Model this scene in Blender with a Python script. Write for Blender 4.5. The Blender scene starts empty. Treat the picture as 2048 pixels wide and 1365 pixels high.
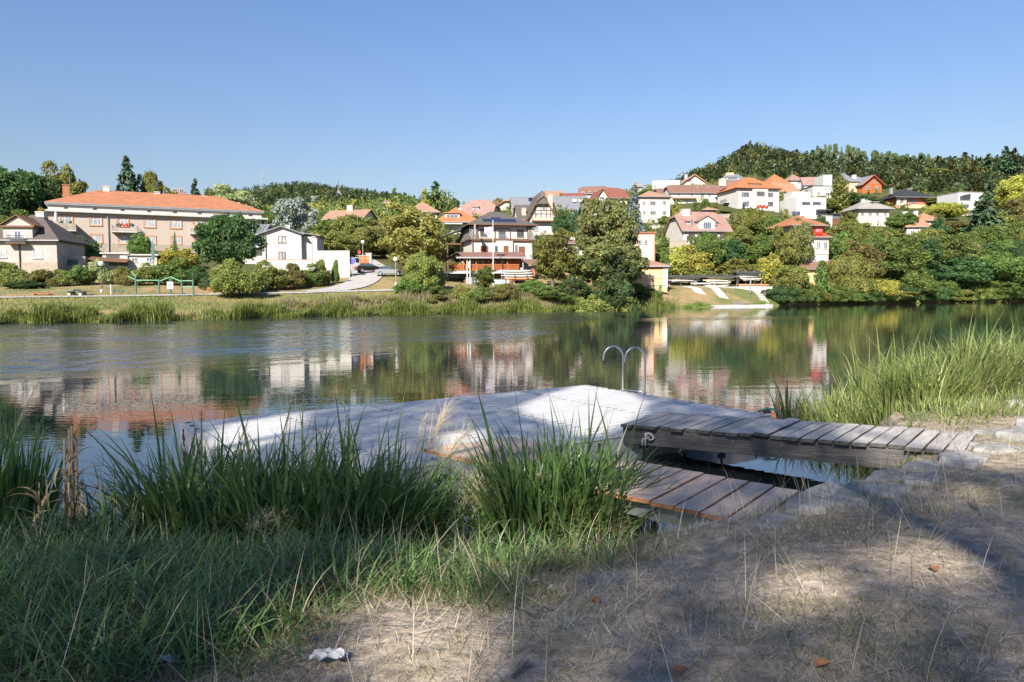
import bpy, math, random
import numpy as np
from mathutils import Vector, Matrix

# ------------------------------------------------------------------ camera, sky, sun, exposure
SC = bpy.context.scene
COL = SC.collection
F, CX, CY, HOR = 1480.0, 1024.0, 682.5, 588.5      # focal length, centre and horizon of the 2048 px photograph
PITCH = math.atan((CY - HOR) / F)
ROLL = -math.radians(0.31)
EYE = Vector((0, 0, 2.3))                          # the water is z = 0
FWD = Vector((0, math.cos(PITCH), -math.sin(PITCH)))
R0 = Vector((1, 0, 0)); U0 = Vector((0, math.sin(PITCH), math.cos(PITCH)))
RGT = R0 * math.cos(ROLL) + U0 * math.sin(ROLL)
UPV = -R0 * math.sin(ROLL) + U0 * math.cos(ROLL)
cam = bpy.data.cameras.new('camera')
cam.sensor_width = 36.0
cam.lens = 36.0 * F / 2048.0
cam.clip_start = 0.05; cam.clip_end = 8000
cam_o = bpy.data.objects.new('camera', cam); COL.objects.link(cam_o)
cam_o.matrix_world = Matrix(((RGT.x, UPV.x, -FWD.x, EYE.x), (RGT.y, UPV.y, -FWD.y, EYE.y), (RGT.z, UPV.z, -FWD.z, EYE.z), (0, 0, 0, 1)))
SC.camera = cam_o

SUN_EL, SUN_AZ = math.radians(36), math.radians(22)   # azimuth: from straight behind the camera towards the left
SUNDIR = Vector((-math.sin(SUN_AZ) * math.cos(SUN_EL), -math.cos(SUN_AZ) * math.cos(SUN_EL), math.sin(SUN_EL)))
world = bpy.data.worlds.new('World'); SC.world = world; world.use_nodes = True
wn = world.node_tree.nodes; wl = world.node_tree.links; wn.clear()
sky = wn.new('ShaderNodeTexSky'); sky.sky_type = 'NISHITA'; sky.sun_disc = False
sky.sun_elevation = SUN_EL; sky.sun_rotation = math.pi + SUN_AZ
sky.air_density = 2.0; sky.dust_density = 0.0; sky.ozone_density = 4.5; sky.altitude = 0
bg = wn.new('ShaderNodeBackground'); bg.inputs[1].default_value = 0.0585
wo = wn.new('ShaderNodeOutputWorld')
tint = wn.new('ShaderNodeMix'); tint.data_type = 'RGBA'; tint.blend_type = 'MULTIPLY'; tint.inputs[0].default_value = 1.0; tint.inputs[7].default_value = (.62, .685, 1.0, 1)
wl.new(sky.outputs[0], tint.inputs[6]); wl.new(tint.outputs[2], bg.inputs[0]); wl.new(bg.outputs[0], wo.inputs[0])
sun = bpy.data.lights.new('sun', 'SUN'); sun.energy = 5.0; sun.angle = math.radians(0.55); sun.color = (1.0, 0.92, 0.80)
sun_o = bpy.data.objects.new('sun', sun); COL.objects.link(sun_o)
sun_o.rotation_euler = (-SUNDIR).to_track_quat('-Z', 'Y').to_euler()
SC.view_settings.view_transform = 'Standard'; SC.view_settings.look = 'None'
SC.view_settings.exposure = 1.28; SC.view_settings.gamma = 1.0; SC.view_settings.use_curve_mapping = False
SC.cycles.max_bounces = 8; SC.cycles.transparent_max_bounces = 8; SC.cycles.diffuse_bounces = 3; SC.cycles.glossy_bounces = 4
SC.cycles.use_denoising = True; SC.cycles.denoising_prefilter = 'NONE'; SC.cycles.use_adaptive_sampling = False

# ------------------------------------------------------------------ helpers: projection
def ray(px, py):
    return (FWD * F + RGT * (px - CX) + UPV * (CY - py)).normalized()
def at(px, py, D):
    d = ray(px, py); return EYE + d * (D / d.y)
def on_z(px, py, z):
    d = ray(px, py); return EYE + d * ((z - EYE.z) / d.z)
def project(p):
    v = Vector(p) - EYE; k = F / v.dot(FWD)
    return CX + v.dot(RGT) * k, CY - v.dot(UPV) * k
def px_m(D): return D / F                          # metres per photograph pixel at depth D

# ------------------------------------------------------------------ helpers: meshes
class MB:
    def __init__(s): s.v = []; s.f = []; s.m = []
    def add(s, vs, fs, mi=0):
        o = len(s.v); s.v += [tuple(v) for v in vs]
        for f in fs: s.f.append(tuple(i + o for i in f)); s.m.append(mi)
        return s
    def box(s, x0, x1, y0, y1, z0, z1, mi=0):
        return s.add([(x0,y0,z0),(x1,y0,z0),(x1,y1,z0),(x0,y1,z0),(x0,y0,z1),(x1,y0,z1),(x1,y1,z1),(x0,y1,z1)],
                     [(0,3,2,1),(4,5,6,7),(0,1,5,4),(1,2,6,5),(2,3,7,6),(3,0,4,7)], mi)
    def bbox(s, x0, x1, y0, y1, z0, z1, b, mi=0):
        # box with chamfered vertical and top edges
        r = [(x0+b,y0),(x1-b,y0),(x1,y0+b),(x1,y1-b),(x1-b,y1),(x0+b,y1),(x0,y1-b),(x0,y0+b)]
        cx, cy = (x0+x1)/2, (y0+y1)/2
        def ins(p): return (p[0] + (b if p[0] < cx else -b), p[1] + (b if p[1] < cy else -b))
        vs = [(*p, z0) for p in r] + [(*p, z1-b) for p in r] + [(*ins(p), z1) for p in r]
        fs = [tuple(range(7,-1,-1)), tuple(range(16,24))]
        for k in range(2):
            for i in range(8):
                j = (i+1) % 8; fs.append((k*8+i, k*8+j, k*8+8+j, k*8+8+i))
        return s.add(vs, fs, mi)
    def beam(s, p, q, w, h, up=(0,0,1), mi=0):
        p = Vector(p); q = Vector(q); d = (q-p).normalized(); u = Vector(up)
        if abs(d.dot(u)) > .95: u = Vector((0,1,0))
        a = d.cross(u).normalized()*(w/2); b = a.cross(d).normalized()*(h/2)
        vs = [p-a-b,p+a-b,p+a+b,p-a+b,q-a-b,q+a-b,q+a+b,q-a+b]
        return s.add(vs, [(0,1,2,3),(7,6,5,4),(0,4,5,1),(1,5,6,2),(2,6,7,3),(3,7,4,0)], mi)
    def tube(s, pts, rad, n=8, mi=0, cap=True):
        pts = [Vector(p) for p in pts]; m = len(pts)
        if not hasattr(rad, '__len__'): rad = [rad]*m
        vs = []; ref = None
        for i, p in enumerate(pts):
            d = (pts[min(i+1,m-1)] - pts[max(i-1,0)]).normalized()
            if ref is None: ref = Vector((1,0,0)) if abs(d.x) < .8 else Vector((0,1,0))
            a = d.cross(ref).normalized(); b = d.cross(a)
            ref = b.cross(d) * -1 if False else ref
            for k in range(n):
                t = 2*math.pi*k/n; vs.append(p + (a*math.cos(t) + b*math.sin(t))*rad[i])
        fs = []
        for i in range(m-1):
            for k in range(n):
                j = (k+1) % n; fs.append((i*n+k, i*n+j, i*n+n+j, i*n+n+k))
        if cap: fs += [tuple(range(n-1,-1,-1)), tuple(range((m-1)*n, m*n))]
        return s.add(vs, fs, mi)
    def prism(s, poly, ext, mi=0):
        n = len(poly); e = Vector(ext); vs = [Vector(p) for p in poly] + [Vector(p)+e for p in poly]
        fs = [tuple(range(n)), tuple(range(2*n-1, n-1, -1))] + [(i, i+n, (i+1)%n+n, (i+1)%n) for i in range(n)]
        return s.add(vs, fs, mi)
    def slab(s, vs, fs, thick, mi=0, axis=(0,0,-1)):
        n = len(vs); ax = Vector(axis)*thick
        allv = [Vector(v) for v in vs] + [Vector(v)+ax for v in vs]
        ff = list(fs) + [tuple(i+n for i in reversed(f)) for f in fs]
        cnt = {}
        for f in fs:
            for i in range(len(f)):
                e = (f[i], f[(i+1)%len(f)]); cnt[e] = 1
        for (a,b) in cnt:
            if (b,a) not in cnt: ff.append((b,a,a+n,b+n))
        return s.add(allv, ff, mi)
    def ball(s, c, r, n=10, mi=0, sz=1.0):
        c = Vector(c); vs = [c+Vector((0,0,-r*sz))]; k = n//2
        for i in range(1,k):
            t = math.pi*i/k
            for j in range(n):
                p = 2*math.pi*j/n; vs.append(c+Vector((r*math.sin(t)*math.cos(p), r*math.sin(t)*math.sin(p), -r*sz*math.cos(t))))
        vs.append(c+Vector((0,0,r*sz))); L = len(vs)-1
        fs = [(0,1+(j+1)%n,1+j) for j in range(n)]
        for i in range(k-2):
            for j in range(n): fs.append((1+i*n+j, 1+i*n+(j+1)%n, 1+(i+1)*n+(j+1)%n, 1+(i+1)*n+j))
        fs += [(L,1+(k-2)*n+j,1+(k-2)*n+(j+1)%n) for j in range(n)]
        return s.add(vs, fs, mi)
    def mesh(s, name, mats, smooth=False, recalc=True):
        me = bpy.data.meshes.new(name); me.from_pydata(s.v, [], s.f)
        for m in (mats if isinstance(mats, (list, tuple)) else [mats]): me.materials.append(m)
        if any(s.m): me.polygons.foreach_set('material_index', s.m)
        if recalc:
            import bmesh
            bm = bmesh.new(); bm.from_mesh(me); bmesh.ops.recalc_face_normals(bm, faces=bm.faces); bm.to_mesh(me); bm.free()
        if smooth: me.polygons.foreach_set('use_smooth', [True]*len(me.polygons))
        me.update(); return me

def link(name, data, parent=None):
    o = bpy.data.objects.new(name, data); COL.objects.link(o)
    if parent is not None: o.parent = parent
    return o
def obj(name, mb, mats, parent=None, smooth=False):
    return link(name, mb.mesh(name, mats, smooth), parent)
def tag(o, label=None, cat=None, group=None, kind=None):
    if label: o['label'] = label
    if cat: o['category'] = cat
    if group: o['group'] = group
    if kind: o['kind'] = kind
    return o
def thing(name, label, cat, loc=(0,0,0), rz=0, group=None):
    o = link(name, None); o.location = loc; o.rotation_euler = (0,0,rz); o.empty_display_size = .2
    return tag(o, label, cat, group)
def strips_mesh(name, V, mats, smooth=True, mi=None):
    """V: (n, K, 2, 3) array of ribbons, one island each."""
    n, K = V.shape[:2]; me = bpy.data.meshes.new(name)
    base = (np.arange(n)*K*2)[:,None] + (np.arange(K-1)*2)[None,:]
    q = np.stack([base, base+1, base+3, base+2], -1).reshape(-1, 4)
    return _raw(me, V.reshape(-1,3), q, mats, smooth)
def quads_mesh(name, V, mats, smooth=False):
    me = bpy.data.meshes.new(name); n = V.shape[0]
    return _raw(me, V.reshape(-1,3), np.arange(n*4).reshape(n,4), mats, smooth)
def _raw(me, verts, quads, mats, smooth):
    nq = len(quads)
    me.vertices.add(len(verts)); me.vertices.foreach_set('co', np.ascontiguousarray(verts, dtype=np.float32).ravel())
    me.loops.add(nq*4); me.loops.foreach_set('vertex_index', np.ascontiguousarray(quads, dtype=np.int32).ravel())
    me.polygons.add(nq); me.polygons.foreach_set('loop_start', (np.arange(nq)*4).astype(np.int32))
    if smooth: me.polygons.foreach_set('use_smooth', np.ones(nq, dtype=bool))
    for m in (mats if isinstance(mats, (list, tuple)) else [mats]): me.materials.append(m)
    me.update(calc_edges=True); return me

# ------------------------------------------------------------------ materials
def mat(name, col, col2=None, scale=2.0, rough=0.8, bump=0.0, bscale=None, metal=0.0, spec=0.3, obj_rand=0.0, stretch=(1,1,1), detail=6, island=0.0):
    m = bpy.data.materials.new(name); m.use_nodes = True; t = m.node_tree; n = t.nodes; l = t.links
    p = n['Principled BSDF']; p.inputs['Roughness'].default_value = rough; p.inputs['Metallic'].default_value = metal
    p.inputs['Specular IOR Level'].default_value = spec
    tc = n.new('ShaderNodeTexCoord'); mp = n.new('ShaderNodeMapping'); mp.inputs['Scale'].default_value = stretch
    l.new(tc.outputs['Object'], mp.inputs[0])
    nz = n.new('ShaderNodeTexNoise'); nz.inputs['Scale'].default_value = scale; nz.inputs['Detail'].default_value = detail; nz.inputs['Roughness'].default_value = .65
    l.new(mp.outputs[0], nz.inputs[0])
    mx = n.new('ShaderNodeMix'); mx.data_type = 'RGBA'
    c2 = col2 or tuple(c*.78 for c in col)
    mx.inputs[6].default_value = (*col, 1); mx.inputs[7].default_value = (*c2, 1)
    mr = n.new('ShaderNodeMapRange'); mr.inputs[1].default_value = .35; mr.inputs[2].default_value = .65
    l.new(nz.outputs[0], mr.inputs[0]); l.new(mr.outputs[0], mx.inputs[0])
    out = mx.outputs[2]
    if obj_rand or island:
        src = n.new('ShaderNodeObjectInfo').outputs['Random'] if obj_rand else n.new('ShaderNodeNewGeometry').outputs['Random Per Island']
        hv = n.new('ShaderNodeHueSaturation'); a = obj_rand or island
        r = n.new('ShaderNodeMapRange'); r.inputs[3].default_value = 1-a; r.inputs[4].default_value = 1+a
        l.new(src, r.inputs[0]); l.new(r.outputs[0], hv.inputs['Value']); l.new(out, hv.inputs['Color']); out = hv.outputs[0]
    l.new(out, p.inputs['Base Color'])
    if bump:
        b = n.new('ShaderNodeBump'); b.inputs['Strength'].default_value = bump; b.inputs['Distance'].default_value = .05
        n2 = n.new('ShaderNodeTexNoise'); n2.inputs['Scale'].default_value = bscale or scale*6; n2.inputs['Detail'].default_value = 5
        l.new(mp.outputs[0], n2.inputs[0]); l.new(n2.outputs[0], b.inputs['Height']); l.new(b.outputs[0], p.inputs['Normal'])
    return m

def leafmat(name, cols, pos=None, trans=0.3, rough=0.55, spread=0.35, objhue=0.02, spec=.25):
    """colours picked per leaf island, with a slow clump variation and a small shift per plant"""
    m = bpy.data.materials.new(name); m.use_nodes = True; t = m.node_tree; n = t.nodes; l = t.links
    p = n['Principled BSDF']; p.inputs['Roughness'].default_value = rough; p.inputs['Specular IOR Level'].default_value = spec
    g = n.new('ShaderNodeNewGeometry'); oi = n.new('ShaderNodeObjectInfo'); tc = n.new('ShaderNodeTexCoord')
    nz = n.new('ShaderNodeTexNoise'); nz.inputs['Scale'].default_value = 2.3; nz.inputs['Detail'].default_value = 2
    l.new(tc.outputs['Object'], nz.inputs[0])
    ma = n.new('ShaderNodeMath'); ma.operation = 'MULTIPLY_ADD'; ma.inputs[1].default_value = .55
    mr = n.new('ShaderNodeMapRange'); mr.inputs[1].default_value = .3; mr.inputs[2].default_value = .7; mr.inputs[3].default_value = 0; mr.inputs[4].default_value = .45
    l.new(nz.outputs[0], mr.inputs[0]); l.new(g.outputs['Random Per Island'], ma.inputs[0]); l.new(mr.outputs[0], ma.inputs[2])
    cr = n.new('ShaderNodeValToRGB'); e = cr.color_ramp.elements
    pos = pos or [i/(len(cols)-1) for i in range(len(cols))]
    while len(e) < len(cols): e.new(.5)
    for i, c in enumerate(cols): e[i].position = pos[i]; e[i].color = (*c, 1)
    l.new(ma.outputs[0], cr.inputs[0])
    hv = n.new('ShaderNodeHueSaturation')
    r1 = n.new('ShaderNodeMapRange'); r1.inputs[3].default_value = .5-objhue; r1.inputs[4].default_value = .5+objhue
    r2 = n.new('ShaderNodeMapRange'); r2.inputs[3].default_value = 1-spread*.6; r2.inputs[4].default_value = 1+spread*.6
    l.new(oi.outputs['Random'], r1.inputs[0]); l.new(oi.outputs['Random'], r2.inputs[0])
    l.new(r1.outputs[0], hv.inputs['Hue']); l.new(r2.outputs[0], hv.inputs['Value']); l.new(cr.outputs[0], hv.inputs['Color'])
    l.new(hv.outputs[0], p.inputs['Base Color'])
    if trans:
        tr = n.new('ShaderNodeBsdfTranslucent'); l.new(hv.outputs[0], tr.inputs[0])
        ms = n.new('ShaderNodeMixShader'); ms.inputs[0].default_value = trans
        l.new(p.outputs[0], ms.inputs[1]); l.new(tr.outputs[0], ms.inputs[2]); l.new(ms.outputs[0], n['Material Output'].inputs[0])
    return m

def roofmat(name, col, col2, pitch=0.33, rough=.85):
    m = mat(name, col, col2, scale=.9, rough=rough, bump=.0, obj_rand=.06, detail=8)
    n = m.node_tree.nodes; l = m.node_tree.links; p = n['Principled BSDF']
    tc = [x for x in n if x.type == 'TEX_COORD'][0]
    w = n.new('ShaderNodeTexWave'); w.inputs['Scale'].default_value = 1.1/pitch*.5; w.inputs['Distortion'].default_value = .6; w.bands_direction = 'DIAGONAL'
    b = n.new('ShaderNodeBump'); b.inputs['Strength'].default_value = .5; b.inputs['Distance'].default_value = .06
    l.new(tc.outputs['Object'], w.inputs[0]); l.new(w.outputs[1], b.inputs['Height']); l.new(b.outputs[0], p.inputs['Normal'])
    return m
M = {}
def defm(k, *a, **kw): M[k] = mat(k, *a, **kw); return M[k]
defm('plaster_white', (.47,.455,.435), (.41,.40,.38), 1.2, .9)
defm('plaster_cream', (.54,.49,.41), (.47,.42,.35), 1.2, .9)
defm('plaster_grey', (.37,.345,.32), (.30,.28,.26), .8, .9)
defm('plaster_pale', (.50,.465,.43), (.43,.40,.365), .8, .9)
defm('plaster_pink', (.54,.41,.345), (.47,.355,.30), 1, .9)
defm('plaster_peach', (.56,.39,.26), (.5,.34,.22), 1, .9)
defm('plaster_yellow', (.62,.45,.22), (.55,.38,.18), 1, .9)
defm('brick_grey', (.42,.36,.31), (.34,.285,.245), 3, .95, stretch=(1,1,4))
defm('brick_red', (.36,.16,.09), (.26,.11,.065), 3, .95, stretch=(1,1,3))
defm('stone_base', (.36,.31,.25), (.25,.21,.17), 2.5, .95, bump=.4)
defm('concrete', (.46,.45,.43), (.38,.37,.35), 1.5, .9)
defm('asphalt_path', (.36,.35,.34), (.29,.28,.275), .8, .9)
defm('white_paint', (.49,.49,.48), (.43,.43,.425), 3, .5)
defm('trim_orange', (.50,.22,.10), (.42,.18,.08), 4, .8)
defm('trim_brown', (.16,.085,.045), (.11,.06,.035), 4, .7)
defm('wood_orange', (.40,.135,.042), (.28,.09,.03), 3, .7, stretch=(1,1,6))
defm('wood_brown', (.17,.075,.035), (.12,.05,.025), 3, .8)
defm('metal_dark', (.055,.06,.065), (.045,.048,.052), 3, .45, spec=.5)
defm('metal_grey', (.34,.35,.36), (.27,.28,.29), 3, .45, metal=.4)
defm('galvanised', (.50,.52,.54), (.42,.44,.46), 5, .38, metal=.85)
defm('paint_green', (.045,.26,.12), (.035,.21,.10), 4, .5)
defm('paint_lightgreen', (.13,.36,.22), (.11,.31,.19), 4, .5)
defm('paint_teal', (.05,.13,.11), (.04,.11,.09), 4, .5)
defm('paint_red', (.55,.05,.03), (.45,.04,.025), 4, .5)
defm('paint_orange', (.45,.15,.05), (.4,.13,.045), 4, .5)
defm('paint_blue', (.03,.10,.38), (.03,.09,.3), 4, .4)
defm('shutter_brown', (.20,.075,.03), (.15,.055,.025), 2, .6, stretch=(.2,.2,9))
defm('car_black', (.012,.012,.014), (.012,.012,.014), 3, .25, spec=.6)
defm('car_silver', (.33,.35,.37), (.33,.35,.37), 3, .3, metal=.5)
defm('rubber', (.02,.02,.02), (.03,.03,.03), 3, .9)
defm('globe_white', (.82,.82,.80), (.8,.8,.78), 3, .3)
defm('flag_lilac', (.58,.42,.62), (.53,.38,.58), 3, .8)
defm('solar', (.012,.016,.035), (.016,.02,.045), 3, .2, spec=.6)
defm('curtain', (.62,.62,.60), (.42,.43,.44), 5, .8, stretch=(6,1,.3))
M['glass'] = mat('glass', (.10,.13,.17), (.035,.045,.06), .7, .06, spec=.6, obj_rand=.5)
M['glass_curtain'] = mat('glass_curtain', (.50,.51,.52), (.12,.14,.17), 1.6, .12, spec=.6, obj_rand=.25, stretch=(3,1,.4))
M['roof_orange'] = roofmat('roof_orange', (.32,.135,.07), (.245,.102,.053))
M['roof_bright'] = roofmat('roof_bright', (.37,.14,.06), (.30,.113,.05))
M['roof_salmon'] = roofmat('roof_salmon', (.36,.17,.11), (.29,.14,.085))
M['roof_brown'] = roofmat('roof_brown', (.20,.11,.085), (.14,.08,.062))
M['roof_red'] = roofmat('roof_red', (.21,.075,.055), (.16,.058,.043))
M['roof_pink'] = roofmat('roof_pink', (.29,.175,.15), (.20,.125,.11))
M['roof_dark'] = roofmat('roof_dark', (.10,.085,.078), (.075,.065,.06))
M['roof_slate'] = roofmat('roof_slate', (.17,.18,.20), (.13,.14,.155))
M['roof_grey'] = roofmat('roof_grey', (.26,.25,.23), (.19,.185,.17))
M['roof_black'] = roofmat('roof_black', (.028,.029,.036), (.022,.023,.028))
M['roof_tan'] = roofmat('roof_tan', (.30,.185,.125), (.23,.14,.095))
M['shingle'] = roofmat('shingle', (.115,.09,.075), (.09,.07,.06))
# ------------------------------------------------------------------ terrain beyond the river
# columns by direction (photograph column), each a list of (distance, height): river bed, waterline, bank foot, path, lawn back, then up the hill
TCOL = [-1500, -400, 0, 300, 600, 800, 950, 1100, 1300, 1400, 1500, 1700, 2048, 2500, 3600]
TKEY = [
 [(50,-2),(55,0),(57,.9),(66,2.2),(90,4.5),(112,6.5),(135,9),(170,14),(300,30),(600,50),(1500,60),(2500,60)],
 [(56,-2),(59.5,0),(61.5,.9),(71,2.2),(92,4.3),(110,6.3),(132,9),(170,14),(300,30),(600,50),(1500,60),(2500,60)],
 [(60,-2),(63.3,0),(65.3,.9),(75,2.1),(92,3.6),(106,5.6),(130,9),(170,14),(300,25),(600,50),(1500,70),(2500,60)],
 [(65,-2),(68.6,0),(70.6,.9),(80,2.2),(100,4.1),(116,6.8),(130,10.5),(170,16),(300,28),(800,60),(1500,185),(2500,120)],
 [(75,-2),(78.8,0),(81,.9),(92,2.47),(116,5.2),(124,7.3),(150,11),(200,18),(400,45),(900,110),(1500,224),(2500,160)],
 [(83,-2),(86.6,0),(89,1.3),(97,2.75),(122,6.2),(130,7.0),(150,10),(180,17),(215,25),(450,50),(1500,192),(2500,140)],
 [(88,-2),(92,0),(95,1.9),(100,3.1),(112,3.6),(125,6),(150,12),(175,17),(215,27),(450,45),(1500,150),(2500,120)],
 [(91,-2),(95,0),(98,2.0),(105,3.2),(116,4),(138,8),(160,15),(200,24),(240,31),(450,40),(1500,60),(2500,60)],
 [(109,-2),(113,0),(115,.6),(124,3.0),(138,3.6),(150,7.5),(175,14),(205,21.5),(260,38),(330,48),(600,62),(1500,40)],
 [(115,-2),(119,0),(121,.6),(131,3.05),(142,3.8),(158,8),(176,14),(205,23),(260,38),(330,50),(600,90),(1500,40)],
 [(122,-2),(126,0),(128,.6),(138,3.1),(148,4.0),(160,8),(178,14),(215,26),(250,35),(310,50),(600,114),(1500,40)],
 [(144,-2),(148,0),(149.5,1),(156,2.4),(166,5),(180,9),(205,17),(245,28),(290,40),(340,53),(600,97),(1500,40)],
 [(166,-2),(170,0),(171.5,1),(177,2.4),(188,6),(202,11),(232,21),(265,32),(305,44),(350,57),(460,76),(1500,40)],
 [(186,-2),(190,0),(191.5,1),(198,2.4),(208,6),(222,11),(252,21),(285,32),(325,44),(370,57),(480,70),(1500,40)],
 [(246,-2),(250,0),(251.5,1),(258,2.4),(268,6),(282,11),(312,21),(345,32),(385,44),(430,57),(540,70),(1500,40)],
]
TA = np.array(TKEY, dtype=float)                   # columns x keys x 2
TC = np.array(TCOL, dtype=float)
def keys_at(px):
    px = min(max(px, TC[0]), TC[-1] - 1e-6); i = int(np.searchsorted(TC, px, 'right') - 1); i = min(i, len(TC)-2)
    t = (px - TC[i]) / (TC[i+1] - TC[i]); return TA[i]*(1-t) + TA[i+1]*t
def gz(X, Y):
    k = keys_at(CX + F * X / max(Y, 1)); return float(np.interp(Y, k[:,0], k[:,1]))
def water_y(px): return keys_at(px)[1,0]

pxs = np.concatenate([np.arange(-1500,-100,50), np.arange(-100,2200,10), np.arange(2200,3601,50)])
rows = []
SUB = [3,3,8,8,8,6,6,6,8,8,5]
for px in pxs:
    k = keys_at(px); pts = []
    for j in range(len(k)-1):
        for s in range(SUB[j]):
            t = s / SUB[j]; pts.append(k[j]*(1-t) + k[j+1]*t)
    pts.append(k[-1]); rows.append(pts)
T = np.array(rows); nx_, ny_ = T.shape[:2]
Y = T[:,:,0]; X = (pxs[:,None] - CX) / F * Y; Z = T[:,:,1]
co = np.stack([X, Y, Z], -1)
idx = np.arange(nx_*ny_).reshape(nx_, ny_)
q = np.stack([idx[:-1,:-1], idx[1:,:-1], idx[1:,1:], idx[:-1,1:]], -1).reshape(-1,4)

def groundmat(name, straw, straw2, green, gscale, gpos=(.45,.62), bump=.3):
    m = bpy.data.materials.new(name); m.use_nodes = True; t = m.node_tree; n = t.nodes; l = t.links
    p = n['Principled BSDF']; p.inputs['Roughness'].default_value = .95; p.inputs['Specular IOR Level'].default_value = .1
    tc = n.new('ShaderNodeTexCoord')
    a = n.new('ShaderNodeTexNoise'); a.inputs['Scale'].default_value = gscale; a.inputs['Detail'].default_value = 8; a.inputs['Roughness'].default_value = .7
    b = n.new('ShaderNodeTexNoise'); b.inputs['Scale'].default_value = gscale*7; b.inputs['Detail'].default_value = 6
    l.new(tc.outputs['Object'], a.inputs[0]); l.new(tc.outputs['Object'], b.inputs[0])
    m1 = n.new('ShaderNodeMix'); m1.data_type = 'RGBA'; m1.inputs[6].default_value = (*straw,1); m1.inputs[7].default_value = (*straw2,1)
    m2 = n.new('ShaderNodeMix'); m2.data_type = 'RGBA'; m2.inputs[7].default_value = (*green,1)
    r1 = n.new('ShaderNodeMapRange'); r1.inputs[1].default_value = .35; r1.inputs[2].default_value = .65
    r2 = n.new('ShaderNodeMapRange'); r2.inputs[1].default_value = gpos[0]; r2.inputs[2].default_value = gpos[1]
    l.new(b.outputs[0], r1.inputs[0]); l.new(r1.outputs[0], m1.inputs[0]); l.new(a.outputs[0], r2.inputs[0])
    l.new(m1.outputs[2], m2.inputs[6]); l.new(r2.outputs[0], m2.inputs[0]); l.new(m2.outputs[2], p.inputs['Base Color'])
    bp = n.new('ShaderNodeBump'); bp.inputs['Strength'].default_value = bump; bp.inputs['Distance'].default_value = .1
    l.new(b.outputs[0], bp.inputs['Height']); l.new(bp.outputs[0], p.inputs['Normal'])
    return m
M['lawn'] = groundmat('lawn', (.30,.215,.115), (.23,.17,.09), (.115,.13,.045), .11, (.44,.60))
me = bpy.data.meshes.new('terrain'); _raw(me, co.reshape(-1,3), q, M['lawn'], True)
M['hillside'] = groundmat('hillside', (.10,.095,.04), (.07,.075,.03), (.045,.06,.02), .08, (.35,.6))
me.materials.append(M['hillside'])
mi = np.array([1 if (j % (ny_-1)) >= 26 else 0 for j in range((nx_-1)*(ny_-1))], dtype=np.int32); me.polygons.foreach_set('material_index', mi)
tag(link('terrain', me), 'dry grassy far bank rising to the wooded hills', kind='structure')

def ribbon(name, pts, width, m, label, lift=.09, n=60):
    """a strip laid on the terrain along world points (X, Y)"""
    P = [Vector((a,b,0)) for a,b in pts]; W = width if hasattr(width,'__len__') else [width]*len(P)
    cum = [0]
    for i in range(1,len(P)): cum.append(cum[-1] + (P[i]-P[i-1]).length)
    s = np.linspace(0, cum[-1], n); xs = np.interp(s, cum, [p.x for p in P]); ys = np.interp(s, cum, [p.y for p in P]); ws = np.interp(s, cum, W)
    k = np.ones(7)/7
    if n > 20:
        xp = np.pad(xs,3,'edge'); yp = np.pad(ys,3,'edge'); xs = np.convolve(xp,k,'valid'); ys = np.convolve(yp,k,'valid')
    mb = MB(); C = 5; vs = []
    for i in range(n):
        d = Vector((xs[min(i+1,n-1)]-xs[max(i-1,0)], ys[min(i+1,n-1)]-ys[max(i-1,0)], 0)).normalized(); nrm = Vector((-d.y, d.x, 0))
        for c in range(C):
            o = nrm*(ws[i]*(c/(C-1)-.5)); x, y = xs[i]+o.x, ys[i]+o.y; vs.append((x, y, gz(x,y)+lift))
    fs = [(i*C+c, i*C+c+1, (i+1)*C+c+1, (i+1)*C+c) for i in range(n-1) for c in range(C-1)]
    mb.add(vs, fs); o = obj(name, mb, m); tag(o, label, kind='structure'); return o
def wpt(px, D): return ((px-CX)/F*D, D)
ribbon('path', [wpt(p, keys_at(p)[3,0]+.8) for p in range(-500, 901, 50)], 1.6, M['asphalt_path'], 'narrow grey riverside path along the far lawn', n=120)
ribbon('road', [wpt(610,93.2), wpt(655,95.5), wpt(695,99), wpt(722,105), wpt(735,112), wpt(742,120), wpt(735,130), wpt(715,142), wpt(690,155)], [2.6,3.6,4.2,4.4,4.6,5.5,6.5,6,5], M['asphalt_path'], 'pale asphalt lane curving up from the riverside path', lift=.12, n=80)

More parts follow.
